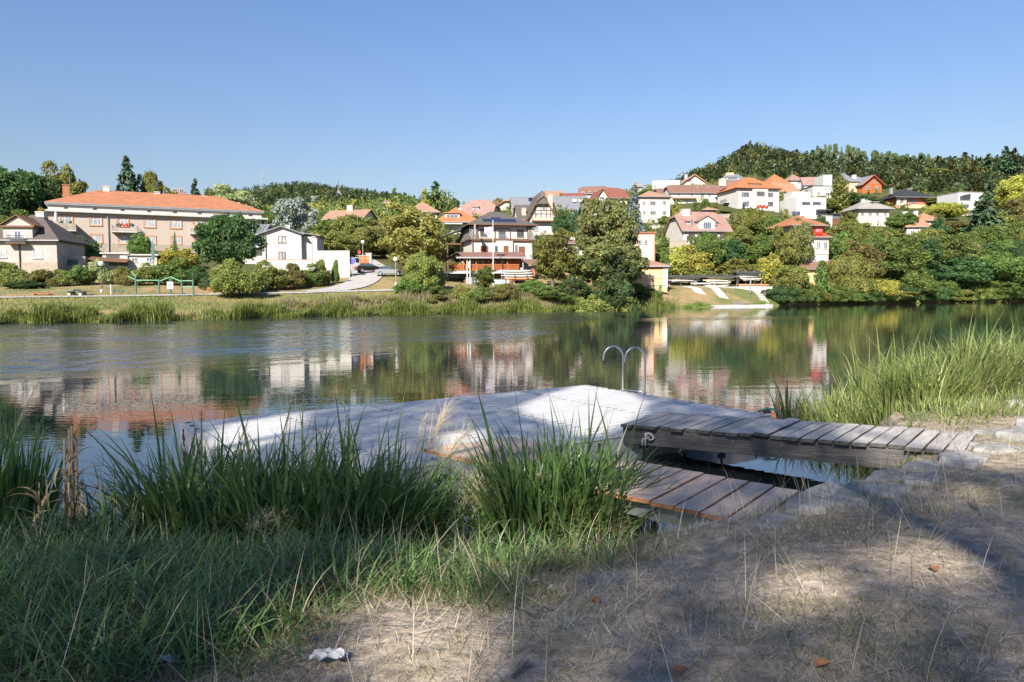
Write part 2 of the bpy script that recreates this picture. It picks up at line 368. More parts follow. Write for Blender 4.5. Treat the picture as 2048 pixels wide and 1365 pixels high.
# ------------------------------------------------------------------ water
def watermat():
    m = bpy.data.materials.new('river_water'); m.use_nodes = True; t = m.node_tree; n = t.nodes; l = t.links
    p = n['Principled BSDF']; p.inputs['Base Color'].default_value = (.018,.026,.028,1); p.inputs['Roughness'].default_value = .02
    p.inputs['IOR'].default_value = 2.0; p.inputs['Specular IOR Level'].default_value = .9
    g = n.new('ShaderNodeNewGeometry')
    def mathn(op, a, b=None, c=None):
        x = n.new('ShaderNodeMath'); x.operation = op
        for i, v in enumerate((a, b, c)):
            if v is None: continue
            if isinstance(v, (int, float)): x.inputs[i].default_value = v
            else: l.new(v, x.inputs[i])
        return x.outputs[0]
    sp = n.new('ShaderNodeSeparateXYZ'); l.new(g.outputs['Position'], sp.inputs[0])
    def noise(sx, sy, scale, det=3, rough=.55):
        mp = n.new('ShaderNodeMapping'); mp.inputs['Scale'].default_value = (sx, sy, 1); l.new(g.outputs['Position'], mp.inputs[0])
        z = n.new('ShaderNodeTexNoise'); z.inputs['Scale'].default_value = scale; z.inputs['Detail'].default_value = det; z.inputs['Roughness'].default_value = rough
        l.new(mp.outputs[0], z.inputs[0]); return z.outputs[0]
    wa = n.new('ShaderNodeAttribute'); wa.attribute_name = 'wind'; wind = wa.outputs['Fac']
    calm_h = mathn('ADD', mathn('MULTIPLY', noise(.35, 1.6, .9, 2), .0032), mathn('MULTIPLY', noise(1.2, 3.2, 2.2, 2), .0014))
    rip_h = mathn('MULTIPLY', noise(.9, 1.8, 3.5, 3, .6), .016)
    h = mathn('MULTIPLY_ADD', rip_h, wind, calm_h)
    b = n.new('ShaderNodeBump'); b.inputs['Strength'].default_value = 1.0; b.inputs['Distance'].default_value = 1.0
    l.new(h, b.inputs['Height']); l.new(b.outputs[0], p.inputs['Normal'])
    l.new(mathn('MULTIPLY_ADD', wind, .10, .006), p.inputs['Roughness'])
    return m
M['water'] = watermat()
def smooth(x, a, b): t = np.clip((x-a)/(b-a), 0, 1); return t*t*(3-2*t)
wx = np.concatenate([[-700,-350,-150,-90,-70], np.arange(-58,58,.11), [70,90,150,350,900]])
wy = [-3.,3,8,12,15]; st = .10
while wy[-1] < 98: wy.append(wy[-1]+st); st = .07+.0062*wy[-1]
wy = np.array(wy+[110.,140,200,420]); GX, GY = np.meshgrid(wx, wy, indexing='ij'); GX = GX.ravel(); GY = GY.ravel()
rw = np.random.default_rng(8)
def lown(x, y, s): return .5+.25*np.sin(x*.11*s+1.3*np.sin(y*.07*s+.5))+.25*np.sin(y*.16*s+x*.05*s+1.1*np.sin(x*.06*s))
bnd = np.maximum(33.5+GX, 33.5+3.4*GX) + 9*(lown(GX,GY*1.6,1.)-.5)
wind = smooth(GY-bnd, -1, 11)*(.55+.75*lown(GX*1.3,GY*2.2,2.1))
str2 = smooth(np.abs(GY-62-.25*GX), 6, 2)*smooth(GX, 34, 24)*.55
wind = np.maximum(wind, str2)*smooth(GY, 97, 88)*smooth(np.abs(GX), 57, 50)
zz = np.zeros_like(GX)
for lam in (.38,.46,.55,.66,.8,.95,1.15,1.4,1.8,2.3):
    for q in range(2):
        th = rw.normal(math.pi/2+.25, .55); k = 2*math.pi/lam; zz += .020/k*1.0*np.sin(k*(GX*math.cos(th)+GY*math.sin(th))+rw.uniform(0,6.28)+1.5*np.sin(GX*.31*rw.uniform(.6,1.4)+GY*.23*rw.uniform(.6,1.4)))
zz *= wind
wme = bpy.data.meshes.new('river_water'); nx2, ny2 = len(wx), len(wy); idx = np.arange(nx2*ny2).reshape(nx2, ny2)
_raw(wme, np.stack([GX,GY,zz],-1), np.stack([idx[:-1,:-1], idx[1:,:-1], idx[1:,1:], idx[:-1,1:]], -1).reshape(-1,4), M['water'], True)
at_ = wme.attributes.new('wind', 'FLOAT', 'POINT'); at_.data.foreach_set('value', wind.astype(np.float32))
tag(link('river_water', wme), 'calm river mirroring houses, rippled by wind on the left', kind='structure')

# ------------------------------------------------------------------ near bank
SHX = np.array([-60,-30,-9,-5,-3.2,-1.5,-.3,1,1.7,2.4,3.5,4.4,4.9,5.3,6.5,9,14,25,60,120]); SHY = np.array([16,10,6.6,6.25,6.2,5.9,5.85,6.12,6.3,6.6,7.3,8.4,9.4,10.8,12,13.6,17,26,48,60])
def shore(X): return np.interp(X, SHX, SHY)
def steep(X): return np.interp(X, [.3, 1.5, 2.4], [1.0, .35, .22])
def gn_arr(X, Y):
    d = shore(X) - Y; s = steep(X)
    z = np.interp(d/s, [-3,0,.25,.9,2.2,5], [-1.6,-.02,.16,.40,.56,.62]) + np.where(d > 5*s, (d-5*s)*.014, 0)
    z = np.minimum(z, .95)
    z = z + np.where(d > .2, .028*np.sin(X*1.7+.6)*np.sin(Y*2.1+X*.4) + .02*np.sin(X*4.1+Y*2.7), 0)
    return z
def gn(X, Y): return float(gn_arr(np.array([X]), np.array([Y]))[0])
xs = np.concatenate([np.arange(-60,-14,2.), np.arange(-14,14,.14), np.arange(14,121,2.5)])
ts = np.concatenate([-np.linspace(3,0.2,8), np.linspace(0,2.4,30), np.linspace(2.5,9,44), np.linspace(10,40,10)])
Xg = np.repeat(xs[:,None], len(ts), 1); sc = np.where(ts[None,:] < 2.4, steep(xs)[:,None]*np.ones_like(ts)[None,:], 1.0)
dd = np.where(ts[None,:] <= 2.4, ts[None,:]*steep(xs)[:,None], ts[None,:]-2.4+2.4*steep(xs)[:,None])
Yg = shore(xs)[:,None] - dd
Zg = gn_arr(Xg.ravel(), Yg.ravel()).reshape(Xg.shape)
idx = np.arange(Xg.size).reshape(Xg.shape)
q = np.stack([idx[:-1,:-1], idx[:-1,1:], idx[1:,1:], idx[1:,:-1]], -1).reshape(-1,4)
M['soil'] = groundmat('soil', (.36,.30,.24), (.22,.18,.14), (.15,.145,.085), 1.3, (.50,.72), .6)
me = bpy.data.meshes.new('ground'); _raw(me, np.stack([Xg,Yg,Zg],-1).reshape(-1,3), q, M['soil'], True)
tag(link('ground', me), 'dry trodden earth bank in the foreground', kind='structure')
# ------------------------------------------------------------------ houses
class Zm:                                          # a close look at the photograph: origin and magnification
    def __init__(s, ox, oy, k): s.ox, s.oy, s.k = ox, oy, k
    def __call__(s, x, y): return s.ox + x/s.k, s.oy + y/s.k
Z0 = Zm(0,0,1); Z1 = Zm(0,280,3.593); Z2 = Zm(380,300,3.79); Z3 = Zm(760,360,4.55); Z4 = Zm(1040,330,4.403); Z5 = Zm(1280,320,4.267); Z6 = Zm(1620,280,3.792)

class House:
    """a building whose front wall runs between two directions at distance D, turned by yaw; local x along the front, y back, z up"""
    def __init__(s, name, label, Z, D, x0, x1, yE, yB, depth, yaw=0, wall='plaster_white', cat='house', group=None, sink=3.0, walls=True):
        s.Z = Z; s.D = D; s.yaw = math.radians(yaw); c, n = math.cos(s.yaw), math.sin(s.yaw)
        s.u = Vector((c, n, 0)); s.nrm = Vector((n, -c, 0)); s.d = depth; s.wall = wall
        xm = (x0+x1)/2; pm = Z(xm, yE); s.O = at(pm[0], pm[1], D); s.O.z = 0
        a = s.hit(x0, yE)[0]; b = s.hit(x1, yE)[0]; s.uc = (a+b)/2; s.W = b-a
        s.zE = s.hit(xm, yE)[1]; s.zB = s.hit(xm, yB)[1]; s.h = s.zE - s.zB
        s.root = thing(name, label, cat, s.O + s.u*s.uc + Vector((0,0,s.zB)), s.yaw, group)
        if walls:
            mb = MB(); mb.box(-s.W/2, s.W/2, 0, depth, -sink, s.h); obj('wall', mb, M[wall], s.root)
    def hit(s, x, y):
        r = ray(*s.Z(x, y)); t = (s.O - EYE).dot(s.nrm) / r.dot(s.nrm); p = EYE + r*t
        return (p - s.O).dot(s.u), p.z
    def loc(s, x, y):
        u, z = s.hit(x, y); return u - s.uc, z - s.zB
    def zat(s, y, back, x=None):
        """local height of a point `back` metres behind the front wall that shows at zoom row y"""
        X = s.O + s.u*s.uc - s.nrm*back; px, py = s.Z(0, y); p = project(X)
        return at(p[0], py, X.y).z - s.zB
    def part(s, name, mb, m, parent=None, smooth=False): return obj(name, mb, M[m] if isinstance(m, str) else m, parent or s.root, smooth)
    # ---- roofs
    def hip(s, rise, m, o=.5, inset=None, x0=None, x1=None, y0=0, y1=None, z=None, name='roof', thick=.22, fascia=None):
        x0 = -s.W/2 if x0 is None else x0; x1 = s.W/2 if x1 is None else x1; y1 = s.d if y1 is None else y1; z = s.h if z is None else z
        r = min((y1-y0)/2+o if inset is None else inset, (x1-x0)/2+o-.05); ym = (y0+y1)/2
        vs = [(x0-o,y0-o,z),(x1+o,y0-o,z),(x1+o,y1+o,z),(x0-o,y1+o,z),(x0-o+r,ym,z+rise),(x1+o-r,ym,z+rise)]
        mb = MB().slab([(a,b,c+.02+thick) for a,b,c in vs], [(0,1,5,4),(1,2,5),(2,3,4,5),(3,0,4)], thick)
        k = s.part(name, mb, m)
        g = MB(); g.beam((x0-o,y0-o-.05,z+.12),(x1+o,y0-o-.05,z+.12),.14,.16); s.part('gutter', g, fascia or 'metal_grey', k)
        return k
    def gable_x(s, rise, m, o=.5, x0=None, x1=None, y0=0, y1=None, z=None, clip=0.0, name='roof', wall=None):
        """ridge parallel to the front; clip > 0 makes half-hipped ends"""
        x0 = -s.W/2 if x0 is None else x0; x1 = s.W/2 if x1 is None else x1; y1 = s.d if y1 is None else y1; z = s.h if z is None else z
        ym = (y0+y1)/2; hw = (y1-y0)/2; k = rise/hw; t = .22; e = z - o*k + t
        g = MB()
        if clip > 0:
            zc = z+rise*(1-clip); yc = hw*clip; ins = yc*.9
            vs = [(x0-o,y0-o,e),(x1+o,y0-o,e),(x1+o,y1+o,e),(x0-o,y1+o,e),(x0-o,ym-yc,zc+t),(x1+o,ym-yc,zc+t),(x1+o,ym+yc,zc+t),(x0-o,ym+yc,zc+t),(x0+ins,ym,z+rise+t),(x1-ins,ym,z+rise+t)]
            fs = [(0,1,5,9,8,4),(2,3,7,8,9,6),(4,8,7),(5,6,9)]
            gs = [MB().prism([(xa,y0,z),(xa,y1,z),(xa,ym+yc,zc),(xa,ym-yc,zc)], (.2,0,0)) for xa in (x0, x1-.2)]
        else:
            vs = [(x0-o,y0-o,e),(x1+o,y0-o,e),(x1+o,y1+o,e),(x0-o,y1+o,e),(x0-o,ym,z+rise+t),(x1+o,ym,z+rise+t)]
            fs = [(0,1,5,4),(2,3,4,5)]
            gs = [MB().prism([(xa,y0,z),(xa,y1,z),(xa,ym,z+rise)], (.2,0,0)) for xa in (x0, x1-.2)]
        rr = s.part(name, MB().slab(vs, fs, t), m)
        for g in gs: s.part('gable_wall', g, wall or s.wall)
        gg = MB(); gg.beam((x0-o,y0-o-.05,e-.12),(x1+o,y0-o-.05,e-.12),.14,.14); s.part('gutter', gg, 'metal_grey', rr)
        return rr
    def gable_y(s, rise, m, o=.5, x0=None, x1=None, y0=0, y1=None, z=None, clip=0.0, name='roof', wall=None, trim=None):
        """gable facing the river"""
        x0 = -s.W/2 if x0 is None else x0; x1 = s.W/2 if x1 is None else x1; y1 = s.d if y1 is None else y1; z = s.h if z is None else z
        xm = (x0+x1)/2; hw = (x1-x0)/2; k = rise/hw; t = .2; e = z - o*k + t; g = MB()
        if clip > 0:
            zc = z+rise*(1-clip); xc = hw*clip; ins = xc*.9
            vs = [(x0-o,y0-o,e),(xm-xc,y0-o,zc+t),(xm,y0+ins,z+rise+t),(xm,y1,z+rise+t),(x0-o,y1+o,e),(x1+o,y0-o,e),(xm+xc,y0-o,zc+t),(x1+o,y1+o,e)]
            fs = [(0,1,2,3,4),(5,7,3,2,6),(1,6,2)]
            g.prism([(x0,y0,z),(x1,y0,z),(xm+xc,y0,zc),(xm-xc,y0,zc)], (0,.2,0))
        else:
            vs = [(x0-o,y0-o,e),(xm,y0-o,z+rise+t),(xm,y1+o,z+rise+t),(x0-o,y1+o,e),(x1+o,y0-o,e),(x1+o,y1+o,e)]
            fs = [(0,1,2,3),(4,5,2,1)]
            g.prism([(x0,y0,z),(x1,y0,z),(xm,y0,z+rise)], (0,.2,0))
        rr = s.part(name, MB().slab(vs, fs, t), m); s.part('gable_wall', g, wall or s.wall)
        if trim:
            b = MB()
            for sx in (-1, 1):
                b.beam((xm+sx*(hw+o), y0-o-.04, e-.1), (xm, y0-o-.04, z+rise+.1), .1, .25)
            s.part('bargeboard', b, trim, rr)
        return rr
    def flat(s, m='concrete', o=.15, t=.25, x0=None, x1=None, y0=0, y1=None, z=None):
        x0 = -s.W/2 if x0 is None else x0; x1 = s.W/2 if x1 is None else x1; y1 = s.d if y1 is None else y1; z = s.h if z is None else z
        return s.part('roof', MB().box(x0-o,x1+o,y0-o,y1+o,z+.003,z+t), m)
    # ---- openings; the four numbers are centre and size as read off the close look
    def win(s, x, y, w, h, fr='white_paint', gl='glass', trim=None, bars=(2,1), sill=True, name='window', y0=0.0):
        a = s.loc(x-w/2, y-h/2); b = s.loc(x+w/2, y+h/2); return s.winm(a[0], b[0], b[1], a[1], fr, gl, trim, bars, sill, name, y0)
    def winm(s, x0, x1, z0, z1, fr='white_paint', gl='glass', trim=None, bars=(2,1), sill=True, name='window', y0=0.0, side=None):
        xm = (x0+x1)/2
        f = MB(); t = min(.09, (x1-x0)*.1); y = -.05
        f.box(x0,x1,y,-.004,z0,z0+t); f.box(x0,x1,y,-.004,z1-t,z1); f.box(x0,x0+t,y,-.004,z0+t,z1-t); f.box(x1-t,x1,y,-.004,z0+t,z1-t)
        for i in range(1, bars[0]):
            c = x0 + (x1-x0)*i/bars[0]; f.box(c-t/2,c+t/2,y+.004,-.004,z0+t,z1-t)
        for i in range(1, bars[1]):
            c = z1 - (z1-z0)*.33*i; f.box(x0+t,x1-t,y+.008,-.004,c-t/2.5,c+t/2.5)
        fo = s.part(name, f, fr)
        p = MB(); p.box(x0+t*.9,x1-t*.9,-.022,-.006,z0+t*.9,z1-t*.9); s.part('pane', p, gl, fo)
        if trim:
            g = MB(); k = .17; g.box(x0-k,x1+k,-.09,-.003,z1+.005,z1+k); g.box(x0-k,x1+k,-.12,-.003,z0-k,z0-.005); g.box(x0-k,x0-.005,-.09,-.003,z0-.005,z1+.005); g.box(x1+.005,x1+k,-.09,-.003,z0-.005,z1+.005)
            s.part('surround', g, trim, fo)
        elif sill:
            g = MB(); g.box(x0-.08,x1+.08,-.13,-.003,z0-.07,z0-.005); s.part('sill', g, 'metal_grey', fo)
        if side or y0:
            T = Matrix.Translation((0, y0, 0))
            if side == 'L': T = Matrix.Translation((-s.W/2, y0, 0)) @ Matrix.Rotation(-math.pi/2, 4, 'Z')
            if side == 'R': T = Matrix.Translation((s.W/2, y0, 0)) @ Matrix.Rotation(math.pi/2, 4, 'Z')
            fo.matrix_local = T
        return fo
    def grid(s, nx, rows, w=1.0, h=1.3, x0=None, x1=None, **kw):
        x0 = -s.W/2 if x0 is None else x0; x1 = s.W/2 if x1 is None else x1
        for z in rows:
            for i in range(nx):
                c = x0 + (x1-x0)*(i+.5)/nx; s.winm(c-w/2, c+w/2, z, z+h, **kw)
    def box(s, name, x0, x1, y0, y1, z0, z1, m, parent=None): return s.part(name, MB().box(x0,x1,y0,y1,z0,z1), m, parent)
    def zbox(s, name, xa, ya, xb, yb, depth, m, back=0.0, parent=None):
        """a block standing out `depth` metres from the front wall, from its outline on the close look"""
        a = s.loc(xa, ya); b = s.loc(xb, yb); return s.box(name, a[0], b[0], back-depth, back-.003, b[1], a[1], m, parent)
    def chimney(s, x, ytop, w=.7, back=None, m='concrete', drop=2.2):
        back = s.d/2 if back is None else back; zt = s.zat(ytop, back); xl = s.loc(x, ytop)[0] * (s.D+back*math.cos(s.yaw))/s.D
        mb = MB(); mb.box(xl-w/2, xl+w/2, back-w/2, back+w/2, zt-drop, zt-.15); mb.box(xl-w/2-.08, xl+w/2+.08, back-w/2-.08, back+w/2+.08, zt-.15, zt)
        return s.part('chimney', mb, m)
    def rail(s, x0, x1, y, z, h=1.0, m='metal_dark', step=.18, ends=None, parent=None, r=.025):
        mb = MB(); mb.box(x0,x1,y-r,y+r,z+h-.06,z+h); mb.box(x0,x1,y-r,y+r,z+.08,z+.13)
        k = max(2, int((x1-x0)/step))
        for i in range(k+1):
            c = x0+(x1-x0)*i/k; mb.box(c-.015,c+.015,y-.015,y+.015,z,z+h-.06)
        if ends:
            for xe in (x0, x1):
                mb.box(xe-r,xe+r,y,ends,z+h-.06,z+h); kk = int((ends-y)/step)
                for i in range(kk): c = y+(ends-y)*(i+.5)/max(kk,1); mb.box(xe-.015,xe+.015,c-.015,c+.015,z,z+h-.06)
        return s.part('railing', mb, m, parent)
    def balcony(s, xa, xb, ytop, ydeck, out=1.3, m='concrete', railm='metal_dark', solid=None):
        a = s.loc(xa, ydeck); b = s.loc(xb, ytop); x0, x1 = a[0], b[0]; z = a[1]
        k = s.box('balcony', x0, x1, -out, -.003, z-.2, z, m)
        if solid:
            mb = MB(); mb.box(x0,x1,-out,-out+.08,z+.002,b[1]); mb.box(x0,x0+.08,-out+.08,-.003,z+.002,b[1]); mb.box(x1-.08,x1,-out+.08,-.003,z+.002,b[1]); s.part('parapet', mb, solid, k)
        else: s.rail(x0+.04, x1-.04, -out+.06, z, b[1]-z, railm, ends=-.01, parent=k)
        return k
    def dormer(s, xa, xb, ya, yb, back, depth=2.5, wall=None, roof='roof_brown', kind='flat', gl='glass', rise=.9, bars=(3,1), fr='white_paint', pad=.12):
        """a dormer whose face stands `back` metres behind the front wall"""
        k = (s.D + back*math.cos(s.yaw))/s.D; x0 = s.loc(xa, ya)[0]*k; x1 = s.loc(xb, yb)[0]*k; z1 = s.zat(ya, back); z0 = s.zat(yb, back)
        d = s.box('dormer', x0, x1, back, back+depth, z0, z1, wall or s.wall)
        if kind == 'flat': s.box('dormer_roof', x0-.2, x1+.2, back-.3, back+depth, z1+.003, z1+.18, roof, d)
        elif kind == 'shed':
            s.part('dormer_roof', MB().slab([(x0-.25,back-.35,z1+.2),(x1+.25,back-.35,z1+.2),(x1+.25,back+depth+1,z1+rise),(x0-.25,back+depth+1,z1+rise)], [(0,1,2,3)], .18), roof, d)
        else:
            xm = (x0+x1)/2
            g = MB(); g.prism([(x0,back,z1),(x1,back,z1),(xm,back,z1+rise)], (0,.2,0)); s.part('dormer_gable', g, wall or s.wall, d)
            e = .3; zz = z1-.3*rise/((x1-x0)/2)+.2
            s.part('dormer_roof', MB().slab([(x0-e,back-e,zz),(xm,back-e,z1+rise+.2),(xm,back+depth+2,z1+rise+.2),(x0-e,back+depth+2,zz),(x1+e,back-e,zz),(x1+e,back+depth+2,zz)], [(0,1,2,3),(4,5,2,1)], .18), roof, d)
        w = s.winm(x0+(x1-x0)*pad, x1-(x1-x0)*pad, z0+(z1-z0)*.2, z1-(z1-z0)*.12, fr, gl, None, bars, False, y0=back)
        return d
    def antenna(s, x, ytop, back=None, length=3.0):
        back = s.d/2 if back is None else back; zt = s.zat(ytop, back); xl = s.loc(x, ytop)[0]*(s.D+back)/s.D
        mb = MB(); mb.tube([(xl,back,zt-length),(xl,back,zt)], .03, 5)
        for k in range(3): mb.tube([(xl-.35,back,zt-.2-.3*k),(xl+.35,back,zt-.2-.3*k)], .015, 4)
        return s.part('antenna', mb, 'metal_grey')

# ---- A: the long brick apartment house on the left
A = House('apartment_house', 'long grey brick apartment house with orange hipped roof and white attic band', Z1, 130, 345, 1880, 545, 800, 12, 27, 'brick_grey', cat='apartment house')
zc = A.h; W2 = A.W/2
A.box('cornice', -W2-1.0, W2+1.0, -.75, A.d+.75, zc, zc+.28, 'concrete')
A.box('attic', -W2+.02, W2-.02, -.12, A.d+.1, zc+.283, zc+1.15, 'plaster_pale')
A.box('eave_board', -W2-.35, W2+.35, -.5, A.d+.5, zc+1.153, zc+1.32, 'metal_grey')
A.hip(A.zat(386,6)-zc-1.5, 'roof_orange', o=.42, inset=7.5, z=zc+1.323, name='roof')
A.box('plinth', -W2-.05, W2+.05, -.06, A.d, -3, A.loc(900,748)[1], 'stone_base')
for x,y,w,h in ((478,577,84,60),(687,585,84,60),(882,592,80,58),(1075,597,78,62),(1262,605,78,60),(1437,612,72,60),(1650,630,72,60),(1810,645,72,58)):
    A.win(x,y,w,h,trim='trim_orange',bars=(3,2),gl='glass_curtain')
for x,y,w,h in ((484,698,84,56),(692,710,78,58),(888,718,74,56),(1080,720,74,54),(1265,722,70,54),(1430,727,60,54),(1600,735,60,54)):
    A.win(x,y,w,h,trim='trim_orange',bars=(3,2),gl='glass_curtain')
for x,y in ((474,494),(682,502),(881,511),(1071,519),(1257,526),(1434,533),(1640,545),(1800,556)):
    a = A.loc(x-14,y-5); b = A.loc(x+14,y+5); A.box('attic_vent', a[0], b[0], -.16, -.123, zc+.55, zc+.85, 'metal_dark')
bb = A.balcony(300,552,612,650,2.6,'concrete',solid='stone_base')
bc = A.balcony(803,982,620,658,1.2,'concrete',railm='metal_grey'); A.balcony(1362,1500,635,672,1.2,'concrete',railm='white_paint')
for x in (845,880,915,945):
    a = A.loc(x,612); f = MB()
    for k in range(14): r = random.Random(x*31+k); f.ball((a[0]+r.uniform(-.35,.35), -1.25+r.uniform(-.12,.12), a[1]-.1+r.uniform(-.2,.2)), r.uniform(.09,.17), 6)
    A.part('flower_box', f, 'paint_red' if x in (880,915) else 'paint_teal', bc)
for x in (375,445,510):
    a = A.loc(x,612); f = MB(); f.ball((a[0],-2.3,a[1]+.25),.35,8); A.part('planter', f, 'paint_teal', bb)
g = A.loc(410,605); f = MB(); f.tube([(g[0],-1.6,g[1]-.2),(g[0],-1.6,g[1]+2.0)],[.03,.03],6); f.tube([(g[0],-1.6,g[1]+.3),(g[0],-1.6,g[1]+1.4),(g[0],-1.6,g[1]+2.0)],[.28,.22,.03],8); A.part('folded_parasol', f, 'white_paint', bb)
for x in (770,1500):
    a = A.loc(x,500)[0]; mb = MB(); mb.tube([(a,-.2,-1),(a,-.2,zc-.02)],.09,6); A.part('downpipe', mb, 'metal_grey')
A.chimney(480,360,1.0,3.0,'brick_red',3.5); A.chimney(773,355,1.0,None,'plaster_pale',2.6); A.chimney(1137,375,.9,None,'white_paint'); A.chimney(1478,392,.9,None,'white_paint'); A.chimney(1705,425,.9,None,'white_paint')
A.antenna(510,290,5,4.5); A.antenna(700,318,5,3); A.antenna(1135,300,5,3.5)

# ---- B: the small grey house at the left edge
B = House('villa', 'small grey rendered villa with steep dark roof and gabled dormer at the left edge', Z1, 104, -120, 405, 730, 900, 10, 8, 'plaster_grey')
B.hip(B.zat(548,4)-B.h, 'roof_dark', o=.55, inset=4.6)
B.win(22,815,52,64,bars=(2,2),gl='glass_curtain'); B.win(270,820,74,64,bars=(3,1),gl='glass_curtain')
B.box('plinth', -B.W/2-.04, B.W/2+.04, -.05, B.d, -3, B.loc(200,880)[1], 'stone_base')
a = B.loc(32,740); b = B.loc(238,632); dm = B.box('dormer', a[0], b[0], -.25, 4.2, a[1], b[1], 'plaster_grey')
g = B.loc(125,545)
B.part('dormer_gable', MB().prism([(a[0]-.1,-.3,b[1]+.25),(b[0]+.1,-.3,b[1]+.25),((a[0]+b[0])/2,-.3,g[1]-.15)], (0,3,0)), 'plaster_grey', dm)
B.box('dormer_cornice', a[0]-.35, b[0]+.35, -.6, 3, b[1]+.003, b[1]+.24, 'trim_brown', dm)
xm = (a[0]+b[0])/2
B.part('dormer_roof', MB().slab([(a[0]-.45,-.65,b[1]+.3),(xm,-.65,g[1]+.1),(xm,5.5,g[1]+.1),(a[0]-.45,5.5,b[1]+.3),(b[0]+.45,-.65,b[1]+.3),(b[0]+.45,5.5,b[1]+.3)], [(0,1,2,3),(4,5,2,1)], .15), 'trim_brown', dm)
a = B.loc(85,742); b = B.loc(185,650); B.box('recess', a[0], b[0], -.262, -.252, a[1]+.05, b[1], 'curtain', dm)
B.winm(a[0]+.5, b[0]-.5, a[1]+.1, b[1]-.1, bars=(2,1), sill=False, name='balcony_door', y0=-.265)
a = B.loc(78,742); b = B.loc(200,700); k = B.box('balcony', a[0]-.2, b[0]+.2, -1.1, -.255, a[1]-.15, a[1], 'trim_brown'); mb = MB()
for i in range(4): mb.box(a[0], b[0], -1.08, -1.03, a[1]+.15+i*.25, a[1]+.27+i*.25)
B.part('railing', mb, 'metal_dark', k)
a = B.loc(140,755)[0]; B.part('downpipe', MB().tube([(a,-.12,-1),(a,-.12,B.h-.1)],.08,6), 'metal_dark')
B.winm(1.5, 2.4, 1.0, 2.2, side='R', y0=0); B.chimney(165,518,1.1,5.2,'plaster_pale')

# ---- garages and sheds between them
G = House('garage', 'low white flat roofed garage with dark opening below the brick apartment house', Z1, 112, 735, 915, 820, 905, 5, 12, 'white_paint', cat='garage')
G.flat('concrete',.3,.2); a = G.loc(765,900); b = G.loc(860,832); G.box('opening', a[0], b[0], -.03, -.004, b[1]-.35, b[1], 'metal_dark'); G.part('awning', MB().slab([(-3.2,-2.2,G.h-.9),(2.2,-2.2,G.h-1.25),(2.2,-.01,G.h-.75),(-3.2,-.01,G.h-.4)],[(0,1,2,3)],.12), 'trim_brown'); G.box('door', -.9, 1.8, -.05, -.004, 0, G.h-1.3, 'metal_dark')
G2 = House('shed', 'pale flat roofed shed right of the white garage', Z1, 113, 915, 1125, 832, 905, 4, 12, 'plaster_pale', cat='shed'); G2.flat('concrete',.35,.2); G2.grid(2,[G2.h*.35],.8,.7)
G3 = House('gate_wall', 'grey masonry wall piece with dark gate beside the villa', Z1, 108, 478, 610, 845, 905, .5, 10, 'plaster_grey', cat='wall'); G3.box('coping', -G3.W/2-.1, G3.W/2+.1, -.1, .6, G3.h+.003, G3.h+.1, 'concrete'); G3.box('door', -1.3, .3, -.05, -.004, 0, G3.h*.75, 'paint_teal')

# ---- C: the white gabled house and its wing
C = House('gabled_house', 'white gabled house with dark metal roof and two front windows', Z2, 120, 545, 842, 636, 850, 11, 6, 'plaster_white')
C.gable_y(C.zat(585,0)-C.h, 'roof_slate', o=.55)
C.win(697,678,62,52,fr='trim_brown',gl='glass_curtain',bars=(2,1)); C.win(698,803,58,62,fr='trim_brown',gl='glass_curtain',bars=(2,1))
C.box('side_bay', C.W/2+.003, C.W/2+2.3, 1.2, 9, -3, C.h-.25, 'plaster_white'); C.part('side_roof', MB().slab([(C.W/2-.4,.7,C.h+.35),(C.W/2+2.9,.7,C.h-.15),(C.W/2+2.9,9.5,C.h-.15),(C.W/2-.4,9.5,C.h+.35)],[(0,1,2,3)],.16), 'roof_slate')
a = C.loc(573,640)[0]; C.part('downpipe', MB().tube([(-C.W/2-.35,-.3,C.h+.1),(a,-.14,C.h-.4),(a,-.14,-1)],.07,6), 'metal_dark'); C.chimney(690,572,.6,6,'white_paint',1.4)
C2 = House('house_wing', 'white house wing with dark seamed metal roof left of the gabled house', Z2, 124, 395, 548, 640, 850, 9, 6, 'plaster_white', cat='house')
C2.gable_x(C2.zat(573,4.5)-C2.h, 'roof_slate', o=.4); C2.win(510,672,80,44,bars=(3,1)); C2.balcony(450,560,700,735,1.6,'concrete',solid='glass'); C2.box('skylight', -2.1, -1.3, .6, 1.2, C2.h+.62, C2.h+1.25, 'white_paint')
for i in range(7):
    x = -C2.W/2+C2.W*(i+.5)/7; k=(C2.zat(573,4.5)-C2.h)/4.5
    C2.part('roof_seam', MB().beam((x,-.3,C2.h-.3*k+.25),(x,4.4,C2.h+4.4*k+.25),.05,.07), 'metal_dark')
GW = House('garden_wall', 'tall blank white garden wall beside the lane', Z2, 113, 930, 1208, 768, 896, .4, 0, 'plaster_white', cat='wall', sink=1.5)
GW.box('coping', -GW.W/2-.06, GW.W/2+.06, -.06, .46, GW.h+.003, GW.h+.08, 'concrete')
GW2 = House('garden_wall', 'low white garden wall with dark gap in front of the gabled house', Z2, 114, 545, 928, 835, 880, .4, 2, 'plaster_white', cat='wall', sink=1.5)
GW2.box('coping', -GW2.W/2-.06, GW2.W/2+.06, -.06, .46, GW2.h+.003, GW2.h+.07, 'trim_orange')

